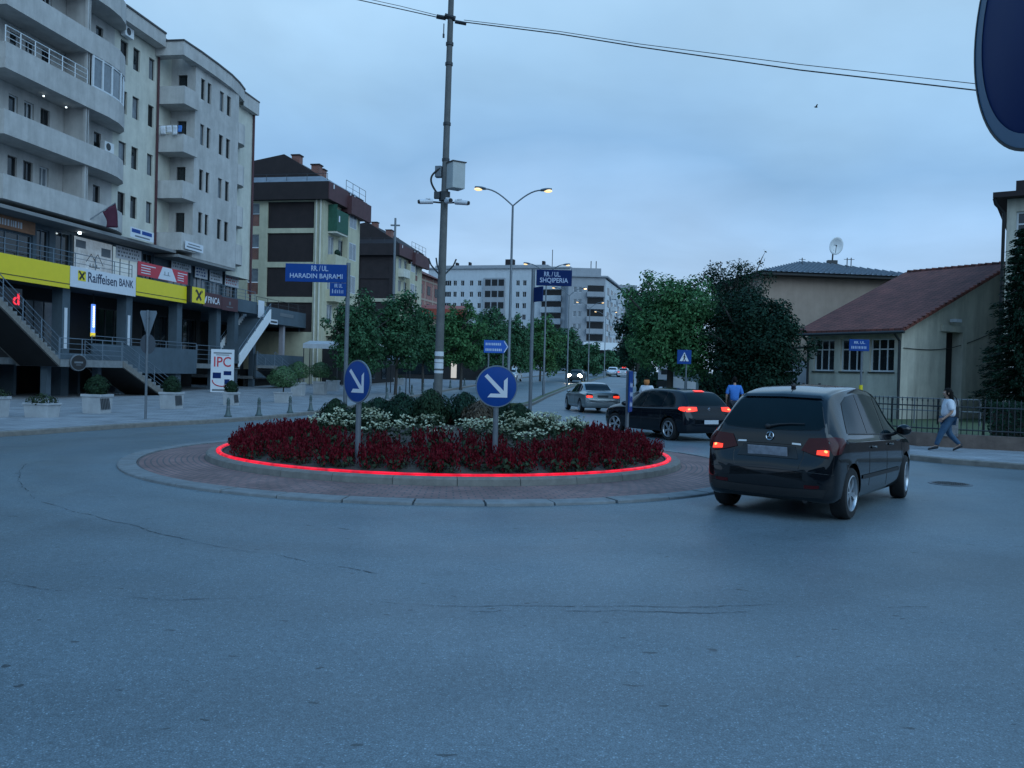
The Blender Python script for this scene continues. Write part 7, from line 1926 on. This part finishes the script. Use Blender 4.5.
person('person with dark hair, white tee and blue jeans walking along the iron fence',(10.85,21.35,.125),R(74),W,M['tee'],M['jean'],M['hair'],bag=(.13,-.16,-.02),sc=(1.28,1.02,.99))
S = dict(pelvis=(0,0,.94),waist=(0,.0,1.1),chest=(0,.0,1.3),neck=(0,.02,1.5),head=(0,.05,1.58),hipl=(-.09,0,.88),kneel=(-.1,.08,.5),anklel=(-.1,.10,.09),toel=(-.11,.25,.04),hipr=(.09,0,.88),kneer=(.1,-.02,.5),ankler=(.1,-.16,.10),toer=(.11,-.02,.04),
         shol=(-.2,0,1.41),elbl=(-.29,-.02,1.13),wril=(-.27,.12,.93),shor=(.2,0,1.41),elbr=(.29,-.04,1.13),wrir=(.28,.06,.91),look=.1)
p = at(735,378,28.2); person('person in a bright blue shirt seen from behind between the two dark cars',(p.x,28.2,.125),R(-8),S,M['shirtblue'],M['trouser'],M['hair'],hair_long=False,sc=(.88,.92,.98))
p = at(647,384,33); person('person with an orange scarf round the head, seen over the roof of the dark hatchback',(p.x,33,.0 if p.x < 6 else .125),R(150),S,M['tee'],M['trouser'],M['hair'],scarf=M['scarf'],hair_long=False,sc=.98)
# unseen apartment rows added behind the photographer to darken the car's reflections
def behind(label, loc, rz, W, H):
    t = thing('apartment_building',label,'building',loc,rz); hs = []
    for k in range(int(H//3)):
        for i in range(int(W//3.4)): hs.append((1.1+i*3.4,2.6+i*3.4,1.1+k*3,2.5+k*3))
    mb = MB(); wallh(mb,0,W,-.3,H,hs,F_front(0),.2); mb.build('wall',M['wall_c'],t)
    for h in hs: window(t,h,F_front(0),M['frame_d'],M['glass'],.12,nv=1)
    b = MB(); b.box(.02,W-.02,.3,10,-.3,H-.01); b.build('rear_wall',M['wall_c'],t); r = MB(); r.box(-.4,W+.4,-.5,10.4,H,H+.3); r.build('roof',M['brown'],t)
behind('unseen low blue grey apartment row added behind the photographer to darken reflections',(30,-24,0),PI,60,10.5)
behind('unseen blue grey apartment row added behind the photographer on the right, darkening reflections',(38,-22,0),R(75),26,9.5)
# a bird far up
p = at(816,107,60); t = thing('bird','tiny dark bird gliding in the sky right of centre','bird',p)
mb = MB(); mb.sphere((0,0,0),.13,.05,.05,8,6); mb.add([(-.05,.0,.02),(.06,.0,.02),(.02,.34,.1),(-.06,.3,.09)],[(0,1,2,3)]); mb.add([(-.05,.0,.02),(.06,.0,.02),(.02,-.34,.1),(-.06,-.3,.09)],[(0,1,2,3)]); o = mb.build('body',M['black'],t)

# ------------------------------------------------------------------ light and sky
SUN_EL = R(36)
wd = bpy.data.worlds.new('World'); scene.world = wd; wd.use_nodes = True
nt = wd.node_tree; N = nt.nodes; Lk = nt.links; bg = N['Background']
sky = N.new('ShaderNodeTexSky'); sky.sky_type = 'NISHITA'; sky.sun_disc = False; sky.sun_elevation = SUN_EL; sky.sun_rotation = R(148); sky.air_density = 1.2; sky.dust_density = 2.5; sky.ozone_density = 4
tc = N.new('ShaderNodeTexCoord'); sp = N.new('ShaderNodeSeparateXYZ'); Lk.new(tc.outputs['Generated'],sp.inputs[0])
# overcast: layers of soft cloud, flattened towards the horizon
ad = N.new('ShaderNodeMath'); ad.inputs[1].default_value = .16; Lk.new(sp.outputs[2],ad.inputs[0])
def div(i):
    d = N.new('ShaderNodeMath'); d.operation = 'DIVIDE'; Lk.new(sp.outputs[i],d.inputs[0]); Lk.new(ad.outputs[0],d.inputs[1]); return d.outputs[0]
cb = N.new('ShaderNodeCombineXYZ'); Lk.new(div(0),cb.inputs[0]); Lk.new(div(1),cb.inputs[1])
n1 = N.new('ShaderNodeTexNoise'); n1.inputs['Scale'].default_value = 1.15; n1.inputs['Detail'].default_value = 7; n1.inputs['Roughness'].default_value = .5; n1.inputs['Distortion'].default_value = .3; Lk.new(cb.outputs[0],n1.inputs['Vector'])
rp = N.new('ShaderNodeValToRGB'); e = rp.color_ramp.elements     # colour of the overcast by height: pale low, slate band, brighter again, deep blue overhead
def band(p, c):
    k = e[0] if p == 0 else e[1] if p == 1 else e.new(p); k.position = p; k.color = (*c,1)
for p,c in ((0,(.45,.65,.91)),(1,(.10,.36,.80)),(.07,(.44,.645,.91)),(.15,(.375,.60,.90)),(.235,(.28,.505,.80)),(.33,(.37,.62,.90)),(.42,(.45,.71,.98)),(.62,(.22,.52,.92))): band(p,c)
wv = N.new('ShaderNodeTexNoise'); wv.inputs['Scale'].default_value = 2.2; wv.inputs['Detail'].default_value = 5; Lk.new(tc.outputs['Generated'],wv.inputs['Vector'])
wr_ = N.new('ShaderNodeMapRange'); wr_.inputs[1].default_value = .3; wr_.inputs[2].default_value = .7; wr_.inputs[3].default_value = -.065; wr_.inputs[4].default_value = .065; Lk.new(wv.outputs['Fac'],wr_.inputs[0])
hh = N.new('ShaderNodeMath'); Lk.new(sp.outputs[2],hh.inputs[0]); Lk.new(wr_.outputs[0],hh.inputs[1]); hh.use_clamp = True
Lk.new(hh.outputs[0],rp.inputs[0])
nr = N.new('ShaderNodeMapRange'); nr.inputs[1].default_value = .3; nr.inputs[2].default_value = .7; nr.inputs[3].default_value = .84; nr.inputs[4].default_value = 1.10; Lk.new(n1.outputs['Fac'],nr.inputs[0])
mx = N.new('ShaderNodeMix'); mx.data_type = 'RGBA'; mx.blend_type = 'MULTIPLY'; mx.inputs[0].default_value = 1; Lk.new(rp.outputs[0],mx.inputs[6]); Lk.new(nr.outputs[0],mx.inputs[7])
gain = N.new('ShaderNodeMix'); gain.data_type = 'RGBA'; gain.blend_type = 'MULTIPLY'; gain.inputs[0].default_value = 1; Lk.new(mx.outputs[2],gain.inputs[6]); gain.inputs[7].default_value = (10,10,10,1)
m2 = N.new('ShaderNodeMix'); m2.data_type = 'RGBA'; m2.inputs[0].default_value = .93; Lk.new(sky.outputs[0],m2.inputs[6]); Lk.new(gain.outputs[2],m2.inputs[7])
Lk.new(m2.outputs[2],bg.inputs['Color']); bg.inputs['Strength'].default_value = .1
sl = bpy.data.lights.new('sun','SUN'); sl.energy = 1.35; sl.angle = R(60); sl.color = (.52,.78,1.0)
so = bpy.data.objects.new('sun',sl); COL.objects.link(so)
so.rotation_euler = (R(90)-SUN_EL,0,R(33))

scene.render.engine = 'CYCLES'
scene.cycles.use_denoising = True
scene.cycles.max_bounces = 6; scene.cycles.diffuse_bounces = 3; scene.cycles.glossy_bounces = 3; scene.cycles.transmission_bounces = 4; scene.cycles.transparent_max_bounces = 4
scene.cycles.sample_clamp_indirect = 4
vs = scene.view_settings; vs.view_transform = 'Standard'; vs.look = 'None'; vs.exposure = .06; vs.gamma = 1; vs.use_curve_mapping = False
